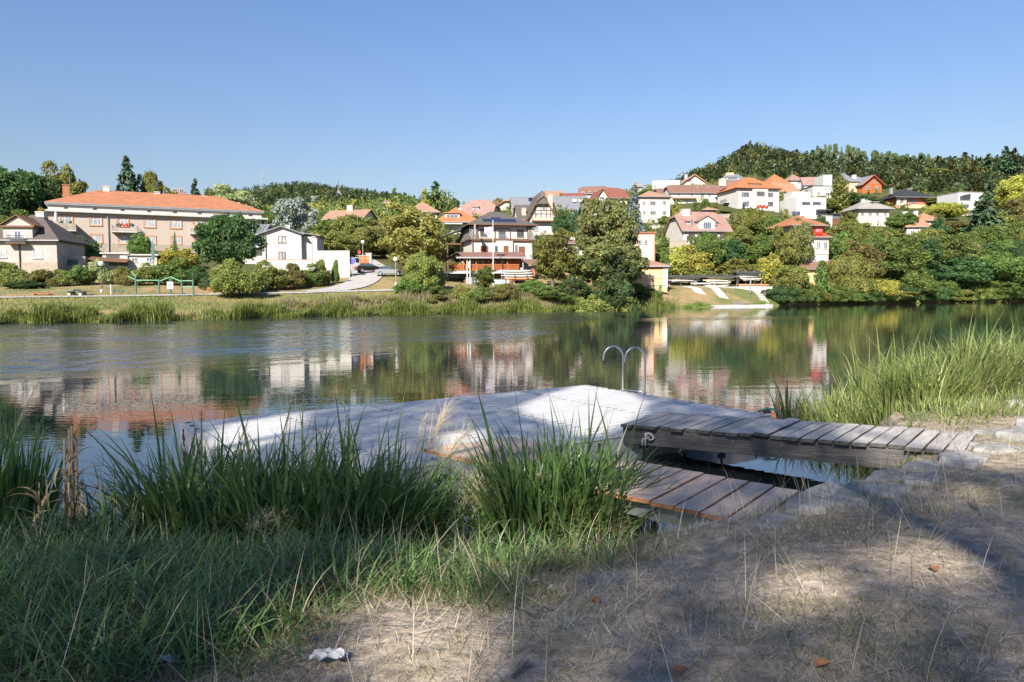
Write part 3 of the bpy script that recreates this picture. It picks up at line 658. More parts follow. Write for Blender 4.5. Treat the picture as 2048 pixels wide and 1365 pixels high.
# ---- red tiled house up the slope behind the silver tree
AG = House('cottage', 'red tiled house with white chimney behind the silver willow', Z2, 185, 1015, 1310, 520, 590, 8, -14, 'brick_red'); AG.gable_x(AG.zat(462,4)-AG.h, 'roof_tan', wall='plaster_pale'); AG.chimney(1165,425,1.5,4,'plaster_pale'); AG.grid(3,[.8],1,1.2,gl='glass')
AG2 = House('cottage', 'grey roofed cottage half hidden by trees on the far slope', Z2, 230, 1335, 1450, 500, 540, 7, 10, 'plaster_white'); AG2.gable_x(AG2.zat(470,3.5)-AG2.h, 'roof_slate')
CH = House('chapel', 'small far chapel with steep dark tower roof on the wooded hill', Z2, 900, 1104, 1166, 382, 402, 22, 20, 'plaster_cream', cat='chapel')
CH.hip(15, 'roof_slate', o=1, inset=18); mb = MB(); mb.tube([(0,11,CH.h+14),(0,11,CH.h+26)],[1.2,.1],6); CH.part('spire', mb, 'metal_dark'); CH.grid(3,[CH.h*.3],2,4,sill=False)
RW = House('hill_house', 'distant tan roofed house on the skyline right of the chapel', Z2, 700, 1470, 1530, 405, 425, 10, 0, 'plaster_pale'); RW.hip(5,'roof_tan',o=1); RW.grid(2,[3],2,3,sill=False)
AP = House('hidden_house', 'orange hipped roof rising behind the trees over the apartment house', Z1, 175, 1235, 1330, 392, 440, 9, 20, 'plaster_cream'); AP.hip(AP.zat(358,4.5)-AP.h,'roof_orange',inset=4.5); AP.grid(2,[1.5],1,1.4)

# ---- D: the house with the shingled mansard
D_ = House('mansard_house', 'white three storey house with brown shingled mansard and solar roof', Z3, 125, 835, 1385, 545, 740, 13, 13, 'plaster_white')
w = D_.W/2; h0 = D_.h; h1 = D_.zat(420,0)-0; 
uL = D_.loc(886,480)[0]; uR = D_.loc(1345,480)[0]
D_.box('upper_wall', uL, uR, .25, D_.d-.5, h0, h1, 'plaster_white')
ms = MB(); o = .55
for (xa, xb, sx) in ((-w-o, uL, 1), (w+o, uR, -1)):
    ms.slab([(xa,-o,h0-.1),(xb,-.15,h0-.1),(xb,.1,h1),(xa+sx*.9,.1,h1),(xa,D_.d+o,h0-.1),(xa+sx*.9,D_.d-.1,h1)], [(0,1,2,3),(0,3,5,4)] if sx>0 else [(1,0,3,2),(3,0,4,5)], .15, axis=(sx*.7,.7,0))
mo = D_.part('mansard', ms, 'shingle')
for i in range(5):
    for (xa, xb) in ((-w-o+.1+i*.2, -w-o+.35+i*.16+.3), ):
        pass
n_s = 6
for sx, xa, xb in ((1,-w-.45,uL),(-1,uR,w+.45)):
    for i in range(n_s):
        x = xa+(xb-xa)*(i+.5)/n_s; D_.part('shingle_rib', MB().beam((x,-o+.1,h0),(x,.02,h1-.05),.07,.06), 'plaster_grey', mo)
for i in range(9):
    z = h0+(h1-h0)*(i+.5)/9; t_ = (z-h0)/(h1-h0); D_.part('shingle_course', MB().beam((-w-o+t_*.9-.05,-.2,z),(-w-o+t_*.9-.05,D_.d+.2,z),.07,.08), 'plaster_grey', mo)
D_.box('band', -w-.3, w+.3, -.35, .2, h0-.22, h0+.16, 'trim_brown')
D_.hip(D_.zat(296,5.2)-h1, 'roof_dark', o=.75, inset=5.3, x0=-w-.1, x1=w+.1, y0=0, y1=D_.d, z=h1, fascia='trim_brown')
rk = (D_.zat(296,5.2)-h1)/7.2
for (xa,xb,ya,yb) in ((945,1252,362,402),(1035,1120,344,361)):
    n_ = 7 if xb-xa > 200 else 2
    for i in range(n_):
        x0_ = D_.loc(xa+(xb-xa)*i/n_,ya)[0]+.04; x1_ = D_.loc(xa+(xb-xa)*(i+1)/n_,ya)[0]-.04
        v0 = .35 if xb-xa > 200 else 2.05; v1 = 1.95 if xb-xa > 200 else 2.75
        f0 = h1+.32+(v0+.75)*rk; f1 = h1+.32+(v1+.75)*rk
        D_.part('solar_panel', MB().slab([(x0_,v0,f0),(x1_,v0,f0),(x1_,v1,f1),(x0_,v1,f1)],[(0,1,2,3)],.06), 'solar')
for x,y,w_,h_ in ((945,480,62,68),(1280,487,64,66)):
    D_.win(x,y,w_,h_,fr='trim_brown',bars=(2,1),trim=None,y0=.25)
D_.win(1113,508,64,90,fr='trim_brown',bars=(2,1),name='balcony_door',y0=.25)
bk = D_.balcony(1080,1146,505,556,.5,'plaster_white',railm='metal_grey')
a = D_.loc(1046,555); b = D_.loc(1190,448); f = MB(); f.box(a[0],a[0]+.12,.1,.24,a[1],b[1]); f.box(b[0]-.12,b[0],.1,.24,a[1],b[1]); f.box(a[0],b[0],.1,.24,b[1]+.003,b[1]+.12); D_.part('bay_frame', f, 'trim_brown')
D_.box('bay', D_.loc(1046,0)[0], D_.loc(1200,0)[0], -.45, -.003, -3, h0-.23, 'plaster_white')
for x,y,w_,h_ in ((950,632,70,58),(1290,643,56,72)): D_.win(x,y,w_,h_,fr='shutter_brown',gl='shutter_brown',bars=(1,1),name='shuttered_window')
D_.win(1141,632,44,58,fr='shutter_brown',gl='shutter_brown',bars=(1,1),name='shuttered_window',y0=-.45)
D_.win(1053,632,24,54,fr='trim_brown',bars=(1,1),y0=-.45); D_.win(1240,628,32,76,bars=(1,1))
D_.winm(2.5,3.6,h0+.5,h0+2.2,side='L',y0=0,fr='white_paint'); 
D_.box('side_balcony', -w-3.2, -w-.6, 7.5, 12.5, h0-.4, h0-.15, 'trim_brown'); D_.box('side_post', -w-3.1, -w-2.9, 7.6, 7.8, -1, h1-.4, 'trim_brown'); D_.part('side_roof', MB().slab([(-w-4.0,6.5,h1-1.2),(-w-.4,6.5,h1+.1),(-w-.4,13.4,h1+.1),(-w-4.0,13.4,h1-1.2)],[(0,1,2,3)],.2), 'roof_dark')
D_.part('downpipe', MB().tube([(-w+.1,-.2,-1),(-w+.1,-.2,h0-.2)],.08,6), 'trim_brown')

# ---- E: wooden clubhouse with a covered terrace
E = House('clubhouse', 'brown wooden clubhouse with long covered terrace above the bank', Z3, 113, 700, 1300, 712, 832, 6, 4, 'wood_orange', cat='clubhouse', sink=0.0, walls=False)
w = E.W/2; H_ = E.h
E.box('wall', -w+1.2, w-.2, 2.2, 6, 0, H_+.2, 'wood_orange')
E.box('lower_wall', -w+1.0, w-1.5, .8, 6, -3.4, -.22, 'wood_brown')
E.box('deck', -w-2.0, w+.1, -.3, 6, -.2, 0, 'wood_orange'); E.box('deck_edge', -w-2.0, w+.1, -.36, -.303, -.34, .04, 'white_paint')
tp = E.zat(658,2.8)
E.part('roof', MB().slab([(-w-.1,-.9,H_+.1),(w+.5,-.9,H_+.05),(w+.1,2.8,tp),(-w+.2,2.8,tp),(-w+.2,6.5,H_),(w+.3,6.5,H_)],[(0,1,2,3),(3,2,5,4)],.18), 'roof_brown')
E.part('side_roof', MB().slab([(-w+.15,-.9,H_+1.0),(-w+.15,6,H_+1.0),(-w-3.2,6,H_-.9),(-w-3.2,-.9,H_-.9)],[(0,1,2,3)],.15), 'roof_dark')
E.part('bargeboard', MB().beam((-w-.1,-.95,H_+.02),(w+.5,-.95,H_+.0),.1,.22), 'metal_grey')
for x in (605,663,728,765,873,1020,1160,1300):
    u = E.loc(x,760)[0]; E.part('post', MB().box(u-.09,u+.09,-.25,-.07,.003,H_+.05-(.7 if x<650 else 0)), 'wood_orange' if x<1250 else 'metal_grey')
rl = MB(); x0_, x1_ = E.loc(640,0)[0], E.loc(1262,0)[0]
rl.box(x0_,x1_,-.28,-.2,.95,1.05); rl.box(x0_,x1_,-.28,-.2,.12,.2)
E.part('handrail', rl, 'wood_orange')
for i in range(60):
    x = x0_+(x1_-x0_)*(i+.5)/60; bo = obj('baluster', MB().box(-.05,.05,-.25,-.21,.2,.95), M['wood_orange'], E.root) if i == 0 else link('baluster', bd, E.root)
    bd = bo.data; bo.location = (x,0,0)
for x,w_ in ((842,44),(890,60),(932,48),(1000,34),(1050,40),(1118,40),(1165,30)):
    E.win(x,748,w_,60,fr='wood_brown',bars=(1,1),sill=False,y0=2.2)
E.winm(-w+4.4,-w+8,-3.0,-1.1,fr='white_paint',bars=(3,1),name='door',y0=.8,gl='glass_curtain'); E.winm(w-7.5,w-5,-3.0,-.9,fr='wood_orange',gl='wood_orange',bars=(2,1),name='door',y0=.8)
E.winm(-w+1.3,-w+3.5,-2.6,-.5,fr='metal_grey',gl='metal_grey',bars=(6,1),name='mesh_gate',y0=.4)
for x in (792,818):
    u = E.loc(x,700)[0]; E.part('white_pole', MB().tube([(u,-.55,-3.4),(u,-.55,H_+.15)],.09,8), 'white_paint')
E.box('plaque', E.loc(796,0)[0], E.loc(814,0)[0], -.6, -.56, .5, 1.4, 'curtain')
E.box('retaining_wall', -w-1.8, -w+2.2, -.2, .3, -4.5, -2.4, 'concrete')
for x, wh in ((650,'leftmost'),(676,'middle'),(692,'rightmost')):                              # terrace seats, orange-brown
    u = E.loc(x,800)[0]; mb = MB(); mb.box(u-.35,u+.35,.3,.8,.42,.48); mb.box(u-.35,u+.35,.8,.86,.48,1.0); mb.box(u-.32,u-.26,.33,.8,.003,.42); mb.box(u+.26,u+.32,.33,.8,.003,.42)
    tag(obj('terrace_chair', mb, M['wood_orange']), wh+' of three orange wooden chairs on the left end of the clubhouse terrace', 'chair', 'terrace chairs').matrix_world = Matrix.Translation(E.root.location) @ Matrix.Rotation(E.yaw,4,'Z')
mb = MB(); mb.box(E.W/2+.2, E.W/2+4.5, 1, 5, -3, -.3); 
E2 = House('annex', 'low brown roofed annex right of the clubhouse', Z3, 118, 1305, 1410, 778, 830, 5, 0, 'wood_orange', cat='annex'); E2.gable_x(E2.zat(735,2.5)-E2.h,'roof_brown'); E2.grid(2,[.3],.8,.7)
FP = thing('flagpole', 'tall white flagpole with lilac flag in front of the clubhouse', 'flagpole', at(986.8,570,109.5)); pz = at(986.8,443,109.5).z-FP.location.z
obj('pole', MB().tube([(0,0,-1),(0,0,pz)],[.10,.06],8), M['white_paint'], FP); obj('finial', MB().ball((0,0,pz+.08),.1,8), M['white_paint'], FP)
fl = MB(); vs = []; nx_ = 9
for i in range(nx_):
    for j in range(2): vs.append((-.1-1.15*i/(nx_-1), -.08*math.sin(i*1.1), pz-.85-j*1.0+.04*math.sin(i*.8)))
fl.slab(vs, [(2*i,2*i+1,2*i+3,2*i+2) for i in range(nx_-1)], .015, axis=(0,1,0)); fo = obj('flag', fl, M['flag_lilac'], FP)
em = MB(); c0 = (-.68,-.11,pz-1.35); pr = [(c0[0]+.30*math.cos(t), c0[1], c0[2]+.34*math.sin(t)) for t in np.linspace(0,2*math.pi,20,endpoint=False)]; em.prism(pr, (0,.02,0)); obj('emblem_disc', em, M['white_paint'], fo)
em = MB(); em.prism([(c0[0]-.05,c0[1]-.012,c0[2]-.16),(c0[0]+.05,c0[1]-.012,c0[2]-.16),(c0[0]+.07,c0[1]-.012,c0[2]+.05),(c0[0],c0[1]-.012,c0[2]+.17),(c0[0]-.07,c0[1]-.012,c0[2]+.05)], (0,.01,0)); obj('emblem', em, M['flag_lilac'], fo)
# ---- the village on the slope
F_ = House('orange_roof_house', 'house with bright orange roof and wide white dormer behind the golden tree', Z3, 172, 545, 805, 395, 560, 10, 8, 'plaster_white')
F_.hip(F_.zat(258,5)-F_.h, 'roof_bright', o=1.4, inset=6, x1=F_.W/2+1.5); F_.box('terrace', -F_.W/2-.8, F_.W/2-1.5, -1.6, -.003, F_.h-.35, F_.h-.1, 'white_paint')
F_.dormer(590,728,306,398,.4,5,'plaster_white','roof_bright','shed',bars=(3,1),rise=.8); F_.dormer(742,780,338,380,1.2,2,'plaster_white','roof_bright','shed',bars=(2,1),rise=.5)
F_.win(610,440,16,34); F_.win(645,440,18,34); F_.chimney(736,258,.7,4,'white_paint')
Gh = House('brown_roof_house', 'house with mossy brown half hipped roof above the orange roof', Z3, 195, 720, 925, 318, 460, 11, -12, 'plaster_white')
Gh.gable_x(Gh.zat(190,5.5)-Gh.h, 'roof_pink', o=.6, clip=.45, x1=Gh.W/2+2.5); Gh.dormer(828,884,252,296,1.6,2.5,'plaster_white','roof_pink','flat'); Gh.grid(3,[1.2],1,1.3); Gh.winm(3.5,4.7,4.2,5.6,side='R')
Gh.antenna(835,140,5.5,4); Gh.box('side_annex', Gh.W/2+.003, Gh.W/2+2.4, 2, 7, -3, Gh.h+1.2, 'white_paint')
Hh = House('beige_house', 'beige house with red hipped roof and shaded balcony', Z3, 215, 1090, 1255, 222, 350, 9, 6, 'plaster_cream')
Hh.gable_y(Hh.zat(172,0)-Hh.h,'roof_salmon',o=.7,clip=.5); Hh.win(1198,243,50,28,bars=(2,1)); Hh.balcony(1165,1228,268,283,.8,'trim_brown',solid='white_paint'); Hh.win(1196,292,58,22,bars=(3,1),sill=False); Hh.chimney(1250,165,1.0,4)
Hh2 = House('red_roof_house', 'pale house with dark red roof left of the beige house', Z3, 222, 1045, 1160, 235, 330, 9, 14, 'plaster_pale'); Hh2.hip(Hh2.zat(168,4.5)-Hh2.h,'roof_red',inset=4.5); Hh2.grid(2,[1.5],1,1.2)
I1 = House('long_grey_house', 'long low house with plain slate grey roof behind the half timbered house', Z4, 205, 295, 600, 392, 430, 10, 4, 'plaster_white'); I1.gable_x(I1.zat(283,5)-I1.h,'roof_slate',o=.5)
for x in (485,540):
    a = I1.loc(x-10,0)[0]; rk_ = (I1.zat(283,5)-I1.h)/5; z_ = I1.h+2.5*rk_; I1.part('skylight', MB().slab([(a,2.2,z_-.1),(a+1.1,2.2,z_-.1),(a+1.1,3.2,z_+1.0*rk_-.1),(a,3.2,z_+1.0*rk_-.1)],[(0,1,2,3)],.1,axis=(0,.3,-1)), 'white_paint').location=(0,-.25,.45)
I2 = House('slate_house', 'slate roofed house with solar panel left of the half timbered house', Z4, 200, -60, 170, 375, 430, 10, 4, 'plaster_white'); I2.gable_x(I2.zat(290,5)-I2.h,'roof_slate'); rk_=(I2.zat(290,5)-I2.h)/5
for i in range(3):
    a = I2.loc(85+i*21,0)[0]; I2.part('solar_panel', MB().slab([(a,2.6,I2.h+2.6*rk_+.3),(a+.93,2.6,I2.h+2.6*rk_+.3),(a+.93,4.4,I2.h+4.4*rk_+.3),(a,4.4,I2.h+4.4*rk_+.3)],[(0,1,2,3)],.06), 'solar')
# half timbered house
J = House('half_timbered_house', 'white half timbered house with steep clipped gable and wooden balcony', Z4, 160, 72, 305, 460, 615, 10, 8, 'plaster_white')
ap = J.zat(265,0)+.6
J.gable_y(ap-J.h, 'roof_dark', o=.7, clip=.5, trim='trim_brown'); J.chimney(280,258,1.0,2.5,'plaster_pink',5); J.antenna(230,165,3,5)
zf = J.loc(150,360)[1]
for x in (135,185,232,268):
    a = J.loc(x,400); top = J.h+(ap-J.h)*min(.5,max(.0,1-abs(a[0])/(J.W/2)))-.1; J.box('timber_post', a[0]-.08, a[0]+.08, -.06, -.003, J.h-.2, top, 'trim_brown')
for y in (430,368,400):
    z = J.loc(0,y)[1]; k = max(.5, 1-(z-J.h)/(ap-J.h)); hw = J.W/2*min(k,1)-.25; J.box('timber_rail', -hw, hw, -.075, -.003, z-.07, z+.07, 'trim_brown')
J.balcony(102,290,462,494,1.1,'trim_brown',railm='trim_orange'); J.win(140,440,26,20,sill=False); J.win(288,438,20,20,sill=False); J.win(140,552,44,60,bars=(3,2)); J.win(210,382,14,18,fr='trim_brown',bars=(1,1))
J2 = House('house_wing', 'white wing with brown roof and pale chimney left of the half timbered house', Z4, 163, -10, 85, 475, 560, 8, 8, 'plaster_white'); J2.gable_x(J2.zat(362,4)-J2.h,'roof_dark',o=.4); J2.chimney(40,382,.9,1.2,'plaster_pink',3); J2.win(40,500,24,20)
K1 = House('hilltop_house', 'brown roofed house on the hilltop left of the red cluster', Z4, 250, 240, 385, 290, 320, 9, 5, 'plaster_cream'); K1.gable_x(K1.zat(236,4.5)-K1.h,'roof_tan'); K1.grid(2,[.2],1,1)
K1b = House('hilltop_house', 'low red roofed house on the hilltop behind the slate roof', Z4, 245, 370, 565, 290, 320, 8, 0, 'plaster_pink'); K1b.gable_x(K1b.zat(255,4)-K1b.h,'roof_red'); K1b.grid(3,[.2],1,1)
K2 = House('hilltop_house', 'white gabled house with long brown roof on the village skyline', Z4, 250, 520, 775, 250, 300, 9, -8, 'plaster_white'); K2.gable_x(K2.zat(195,4.5)-K2.h,'roof_brown',clip=.3); K2.dormer(590,650,245,272,.2,3,'plaster_white','roof_brown','shed'); K2.grid(4,[1.2],1,1.2); K2.antenna(440,195,4,4); K2.chimney(788,205,.9,4,'brick_red')
K3 = House('red_roof_house', 'cream house with steep dark red half hipped roof on the skyline', Z4, 232, 680, 945, 285, 380, 10, 10, 'plaster_cream'); K3.gable_x(K3.zat(208,5)-K3.h,'roof_red',o=.7,clip=.35,x0=-1.0); K3.gable_y(K3.zat(218,0)-K3.h,'roof_red',x1=-1.5,o=.6); K3.win(718,293,30,26,bars=(2,1)); K3.grid(3,[1.2],1,1.2)
K4 = House('skyline_house', 'small brown hipped roof among trees on the skyline', Z4, 285, 1015, 1075, 198, 240, 8, 0, 'plaster_white'); K4.hip(K4.zat(160,4)-K4.h,'roof_pink',inset=4.4); K4.grid(2,[1.5],1,1.4)
L = House('pink_plaster_house', 'square pale pink plaster house with low tan hipped roof', Z4, 205, 1052, 1322, 288, 520, 11, 6, 'plaster_pale')
L.hip(L.zat(236,5.5)-L.h,'roof_tan',o=.6,inset=6)
for x,y,w_,h_ in ((1170,340,50,38),(1270,337,35,38),(1172,425,50,38),(1270,425,35,38),(1090,340,28,36),(1095,425,28,36)): L.win(x,y,w_,h_,trim='plaster_cream',bars=(3,1),gl='glass')
for x,y,w_,h_ in ((1172,494,30,20),(1272,494,30,20)): L.win(x,y,w_,h_,fr='trim_brown',bars=(2,1))
Ml = House('white_modern_house', 'white modern block with recessed loggia on the village skyline', Z5, 262, 105, 340, 185, 270, 9, -10, 'white_paint'); Ml.flat('white_paint',.1,.3); Ml.win(155,228,62,30,fr='plaster_cream',bars=(1,1),gl='plaster_cream',sill=False,name='loggia'); Ml.win(250,230,30,26)
P = House('gable_house', 'wide white gable house with orange verge boards near the wooded hill', Z5, 285, 325, 600, 220, 300, 12, 6, 'plaster_white'); P.gable_y(P.zat(130,0)-P.h,'roof_slate',o=.7,trim='trim_orange'); P.win(410,174,58,22,fr='trim_orange',bars=(3,1)); P.chimney(437,125,.9,6); P.win(545,215,20,16,fr='trim_orange')
O = House('long_white_house', 'long white two storey house with brown tiled roof', Z5, 232, 262, 720, 280, 440, 9, 3, 'white_paint')
O.gable_x(O.zat(220,4.5)-O.h,'roof_brown',o=.5,clip=.25)
for x,y,w_,h_ in ((330,295,22,26),(442,297,22,22),(523,302,14,34),(537,302,14,34),(594,300,22,24),(665,303,22,24),(402,367,20,32),(655,370,22,30),(300,362,20,26)): O.win(x,y,w_,h_,bars=(2,1))
O.zbox('porch_roof', 275,325,475,335,1.2,'roof_salmon')
for x in (512,600): O.chimney(x,222,.5,3,'metal_grey',1)
O2 = House('brown_roof_house', 'small white house with brown roof left end of the long white house', Z5, 238, 165, 285, 290, 330, 8, 3, 'white_paint'); O2.gable_x(O2.zat(250,4)-O2.h,'roof_brown'); O2.win(230,296,40,14,fr='white_paint',bars=(2,1))
Q = House('grey_roof_villa', 'tall white villa with grey mansard and two chimneys below the hill', Z5, 292, 695, 905, 185, 330, 10, -6, 'plaster_white'); Q.hip(Q.zat(128,5)-Q.h,'roof_slate',o=.6,inset=3); Q.dormer(735,850,150,172,.6,3,'white_paint','roof_slate','flat',bars=(7,1)); Q.win(730,215,18,22); Q.chimney(770,112,1.5,5,'plaster_peach'); Q.chimney(802,112,1.5,5,'plaster_peach')
# R: big white villa with orange hipped roof
R_ = House('white_villa', 'large white villa with orange hipped roof and brown framed windows', Z5, 220, 825, 1187, 250, 440, 12, 11, 'plaster_white')
R_.hip(R_.zat(158,6)-R_.h,'roof_bright',o=.75,inset=6.5,fascia='trim_brown')
a = R_.loc(953,246); b = R_.loc(1080,440); by = R_.box('bay', a[0], b[0], -.7, -.003, -3, R_.h-.02, 'plaster_white')
for x,y,w_,h_ in ((905,296,50,36),(1110,298,50,36),(905,376,50,36),(1110,377,50,36)): R_.win(x,y,w_,h_,fr='trim_brown',bars=(3,1))
R_.win(1019,292,66,38,fr='trim_brown',bars=(4,1),y0=-.7)
a = R_.loc(980,398); b = R_.loc(1062,358); R_.winm(a[0],b[0],a[1]+.3,b[1],fr='trim_brown',gl='curtain',bars=(5,1),sill=False,name='loggia',y0=-.7)
f = MB(); rr = random.Random(4)
for k in range(40): f.ball((rr.uniform(a[0],b[0]+.6), -.95, a[1]-.1+rr.uniform(-.3,.3)), rr.uniform(.12,.25), 6)
R_.part('flower_box', f, 'paint_red'); 
R_.dormer(945,1048,204,234,1.2,4,'metal_dark','roof_bright','flat',bars=(6,1)); R_.chimney(818,168,1.6,8,'plaster_pale'); R_.winm(3,4.2,3.5,5,side='L'); R_.winm(6,7.2,.6,2.1,side='L')
R_.box('side_balcony', -R_.W/2-1.2, -R_.W/2-.003, 4, 8, 2.9, 3.1, 'concrete')
R_.part('side_railing', MB().box(-R_.W/2-1.2,-R_.W/2-1.15,4,8,3.103,4.0), 'metal_grey')
R_.part('downpipe', MB().tube([(-R_.W/2+.1,-.15,-1),(-R_.W/2+.1,-.15,R_.h)],.1,6), 'trim_orange')
Rb = House('brown_roof_house', 'white house with steep brown roof close behind the large villa', Z5, 240, 715, 830, 260, 330, 9, -20, 'plaster_white'); Rb.gable_x(Rb.zat(185,4.5)-Rb.h,'roof_brown')
S = House('turret_house', 'cream house with orange pyramid turret roof right of the villa', Z5, 265, 1120, 1280, 215, 330, 9, 10, 'plaster_cream'); S.hip(S.zat(128,4.5)-S.h,'roof_bright',o=.8,inset=5.3,fascia='trim_brown'); S.win(1245,237,16,20); S.win(1165,235,20,22); mb = MB(); zt=S.zat(105,4.5); mb.tube([(0,4.5,zt-2.5),(0,4.5,zt)],[.12,.03],6); S.part('finial', mb, 'metal_dark')
S2 = House('turret_annex', 'cream lower annex with sloping brown orange roof beneath the turret', Z5, 258, 1185, 1345, 270, 400, 9, 10, 'plaster_cream'); S2.gable_x(S2.zat(205,4.5)-S2.h,'roof_salmon',o=.8); S2.balcony(1188,1240,312,335,1.2,'trim_brown',railm='trim_brown'); S2.win(1210,350,22,30,fr='trim_orange')
T1 = House('pyramid_roof_house', 'white house with small brown pyramid roof under the pines', Z5, 285, 1285, 1402, 180, 290, 9, 4, 'plaster_white'); T1.hip(T1.zat(130,4.5)-T1.h,'roof_pink',inset=4.8); T1.win(1355,190,18,20); T1.win(1383,245,30,28); T1.antenna(1338,95,4,5)
T2 = House('long_brown_roof_house', 'white house with long mossy brown roof and skylights under the pines', Z5, 280, 1400, 1600, 210, 290, 9, -8, 'plaster_white'); T2.gable_x(T2.zat(152,4.5)-T2.h,'roof_pink'); a=T2.loc(1530,0)[0]; rk_=(T2.zat(152,4.5)-T2.h)/4.5
for i in range(2): T2.part('skylight', MB().slab([(a+i*1.2,2.0,T2.h+2*rk_+.3),(a+.95+i*1.2,2.0,T2.h+2*rk_+.3),(a+.95+i*1.2,2.9,T2.h+2.9*rk_+.3),(a+i*1.2,2.9,T2.h+2.9*rk_+.3)],[(0,1,2,3)],.07), 'white_paint')
T3 = House('white_terrace_house', 'white stepped house with roof terraces behind the cypress', Z5, 270, 1475, 1650, 225, 310, 9, 4, 'white_paint'); T3.flat('metal_dark',.2,.2); T3.win(1580,246,12,18); T3.win(1622,245,14,20); T3.win(1638,245,10,20); T3.box('upper_block', T3.W/2-3.2, T3.W/2, 1, 8, T3.h+.26, T3.h+4.2, 'white_paint'); T3.win(1615,292,60,20,bars=(4,1))
# U: white cube house
U = House('white_cube_house', 'white modern cube house with two dark strip windows and roof terrace', Z5, 215, 1338, 1590, 325, 480, 11, 9, 'white_paint')
U.flat('white_paint',.02,.12)
for x in (1418,1508): U.win(x,373,68,28,fr='metal_dark',bars=(2,1),sill=False)
U.win(1544,458,90,34,fr='metal_dark',bars=(3,1),sill=False); U.win(1330,458,70,34,fr='metal_dark',bars=(3,1),sill=False); U.zbox('canopy',1500,426,1618,434,1.2,'metal_dark')
U.box('penthouse', -U.W/2+1.5, U.W/2-2, 5.0, 10, U.h+.15, U.h+2.4, 'white_paint'); U.rail(-U.W/2+.3,U.W/2-.2,.2,U.h+.13,1.1,'metal_grey',.8)
U2 = House('annex', 'long low white annex under the cube house', Z5, 213, 1400, 1642, 482, 580, 8, 9, 'white_paint', cat='annex'); U2.flat('concrete',.1,.2); U2.win(1560,540,26,22); U2.win(1480,535,26,22)
U3 = House('garden_shed', 'dark wooden flat roofed garden shed beside the cube house', Z5, 214, 1640, 1705, 468, 555, 5, 9, 'wood_brown', cat='shed'); U3.flat('metal_dark',.6,.25); U3.winm(-1.2,1.2,1.8,3.2,fr='metal_dark',bars=(2,1))
# V: villa with red bay
V = House('red_bay_villa', 'stone villa with orange roofs and bright red glazed bay', Z5, 155, 1455, 1612, 668, 835, 9, 12, 'plaster_pale')
V.hip(V.zat(590,4.5)-V.h,'roof_orange',o=.5,inset=4); a=V.loc(1478,662); b=V.loc(1556,570); v=V.box('red_bay', a[0], b[0], -.3, 4, a[1], b[1], 'paint_red')
V.winm(a[0]+.35,b[0]-.35,a[1]+1.1,b[1]-.25,fr='paint_red',bars=(4,2),sill=False,y0=-.3,gl='glass_curtain'); V.hip(V.zat(485,4)-b[1],'roof_orange',o=.7,inset=5.5,x0=a[0]-5.0,x1=b[0]+.3,y0=-.2,y1=8,z=b[1],name='upper_roof'); V.box('upper_wall', a[0]-4.7, a[0]-.003, .2, 7.6, -3, b[1], 'plaster_pale')
f=MB()
for k in range(8): f.ball((a[0]+.3+k*.35,-.5,a[1]+.75+.1*math.sin(k*2)),.16,6)
V.part('flower_box', f, 'paint_red')
for x,y,w_,h_ in ((1512,728,14,50),(1500,728,8,50),(1574,733,9,50),(1590,733,9,50),(1530,728,9,50)): V.win(x,y,w_,h_,trim='plaster_white',bars=(1,1))
V.box('string_course', -V.W/2-.05, V.W/2+.05, -.12, -.003, V.loc(0,790)[1]-.1, V.loc(0,790)[1]+.1, 'plaster_white')
# W: pink brown roofed house with gable dormer
W_ = House('pink_roof_house', 'pale house with large mottled pinkish roof and central gable dormer', Z5, 168, 372, 765, 598, 720, 11, 9, 'plaster_pale')
W_.gable_x(W_.zat(452,5.5)-W_.h,'roof_pink',o=.6,clip=.3)
W_.dormer(503,640,520,610,-.1,5,'plaster_pale','roof_pink','gable',rise=W_.zat(480,0)-W_.zat(520,0),bars=(4,1),pad=.25)
for x,y in ((440,543),(668,548)): W_.dormer(x-18,x+18,y-14,y+10,1.6,2,'plaster_pale','roof_pink','shed',rise=.4,bars=(1,1))
W_.win(440,655,54,38,fr='trim_brown',bars=(2,1)); W_.win(706,655,50,36,fr='trim_brown',bars=(2,1)); W_.winm(4.2,5.4,W_.h+.5,W_.h+2,side='L'); W_.winm(2.0,3.0,.2,1.6,side='L',fr='trim_brown'); W_.chimney(460,425,1.8,5,'plaster_pale',2.5)
W_.part('downpipe', MB().tube([(-1.2,-.15,-1),(-1.2,-.15,W_.h)],.08,6), 'trim_brown')
WS = House('pavilion', 'small open pavilion with orange tented roof above the pink roof', Z5, 200, 545, 645, 432, 460, 4, 0, 'trim_brown', cat='pavilion', walls=False); WS.hip(.9,'roof_salmon',o=.5,inset=2.6)
for sx in (-1,1):
    for yy in (.1,3.8): WS.box('post', sx*WS.W/2-.1, sx*WS.W/2+.1, yy-.1, yy+.1, -2, WS.h+.1, 'trim_brown')
# right part of the slope
X1 = House('grey_roof_house', 'peach house with grey hipped roof right of the cypress', Z6, 300, 240, 345, 305, 385, 9, 8, 'plaster_cream'); X1.hip(X1.zat(258,4.5)-X1.h,'roof_slate',inset=4.8); X1.grid(2,[1.5],1.2,1.4); X1.antenna(275,225,4,5)
X2 = House('peach_house', 'peach coloured house with red brown eaves and white chimney', Z6, 297, 300, 412, 315, 410, 9, 4, 'plaster_peach'); X2.gable_x(X2.zat(285,4.5)-X2.h,'roof_slate'); X2.win(325,380,16,26,fr='trim_orange'); X2.chimney(362,268,1.4,3,'white_paint',3)
X3 = House('red_gable_house', 'house with dark roof and deep red timber gable under the forest', Z6, 295, 400, 545, 335, 400, 10, 14, 'wood_orange'); X3.gable_y(X3.zat(272,0)-X3.h,'roof_slate',o=1.0,trim='paint_red',wall='brick_red'); X3.grid(2,[1],1.2,1.4)
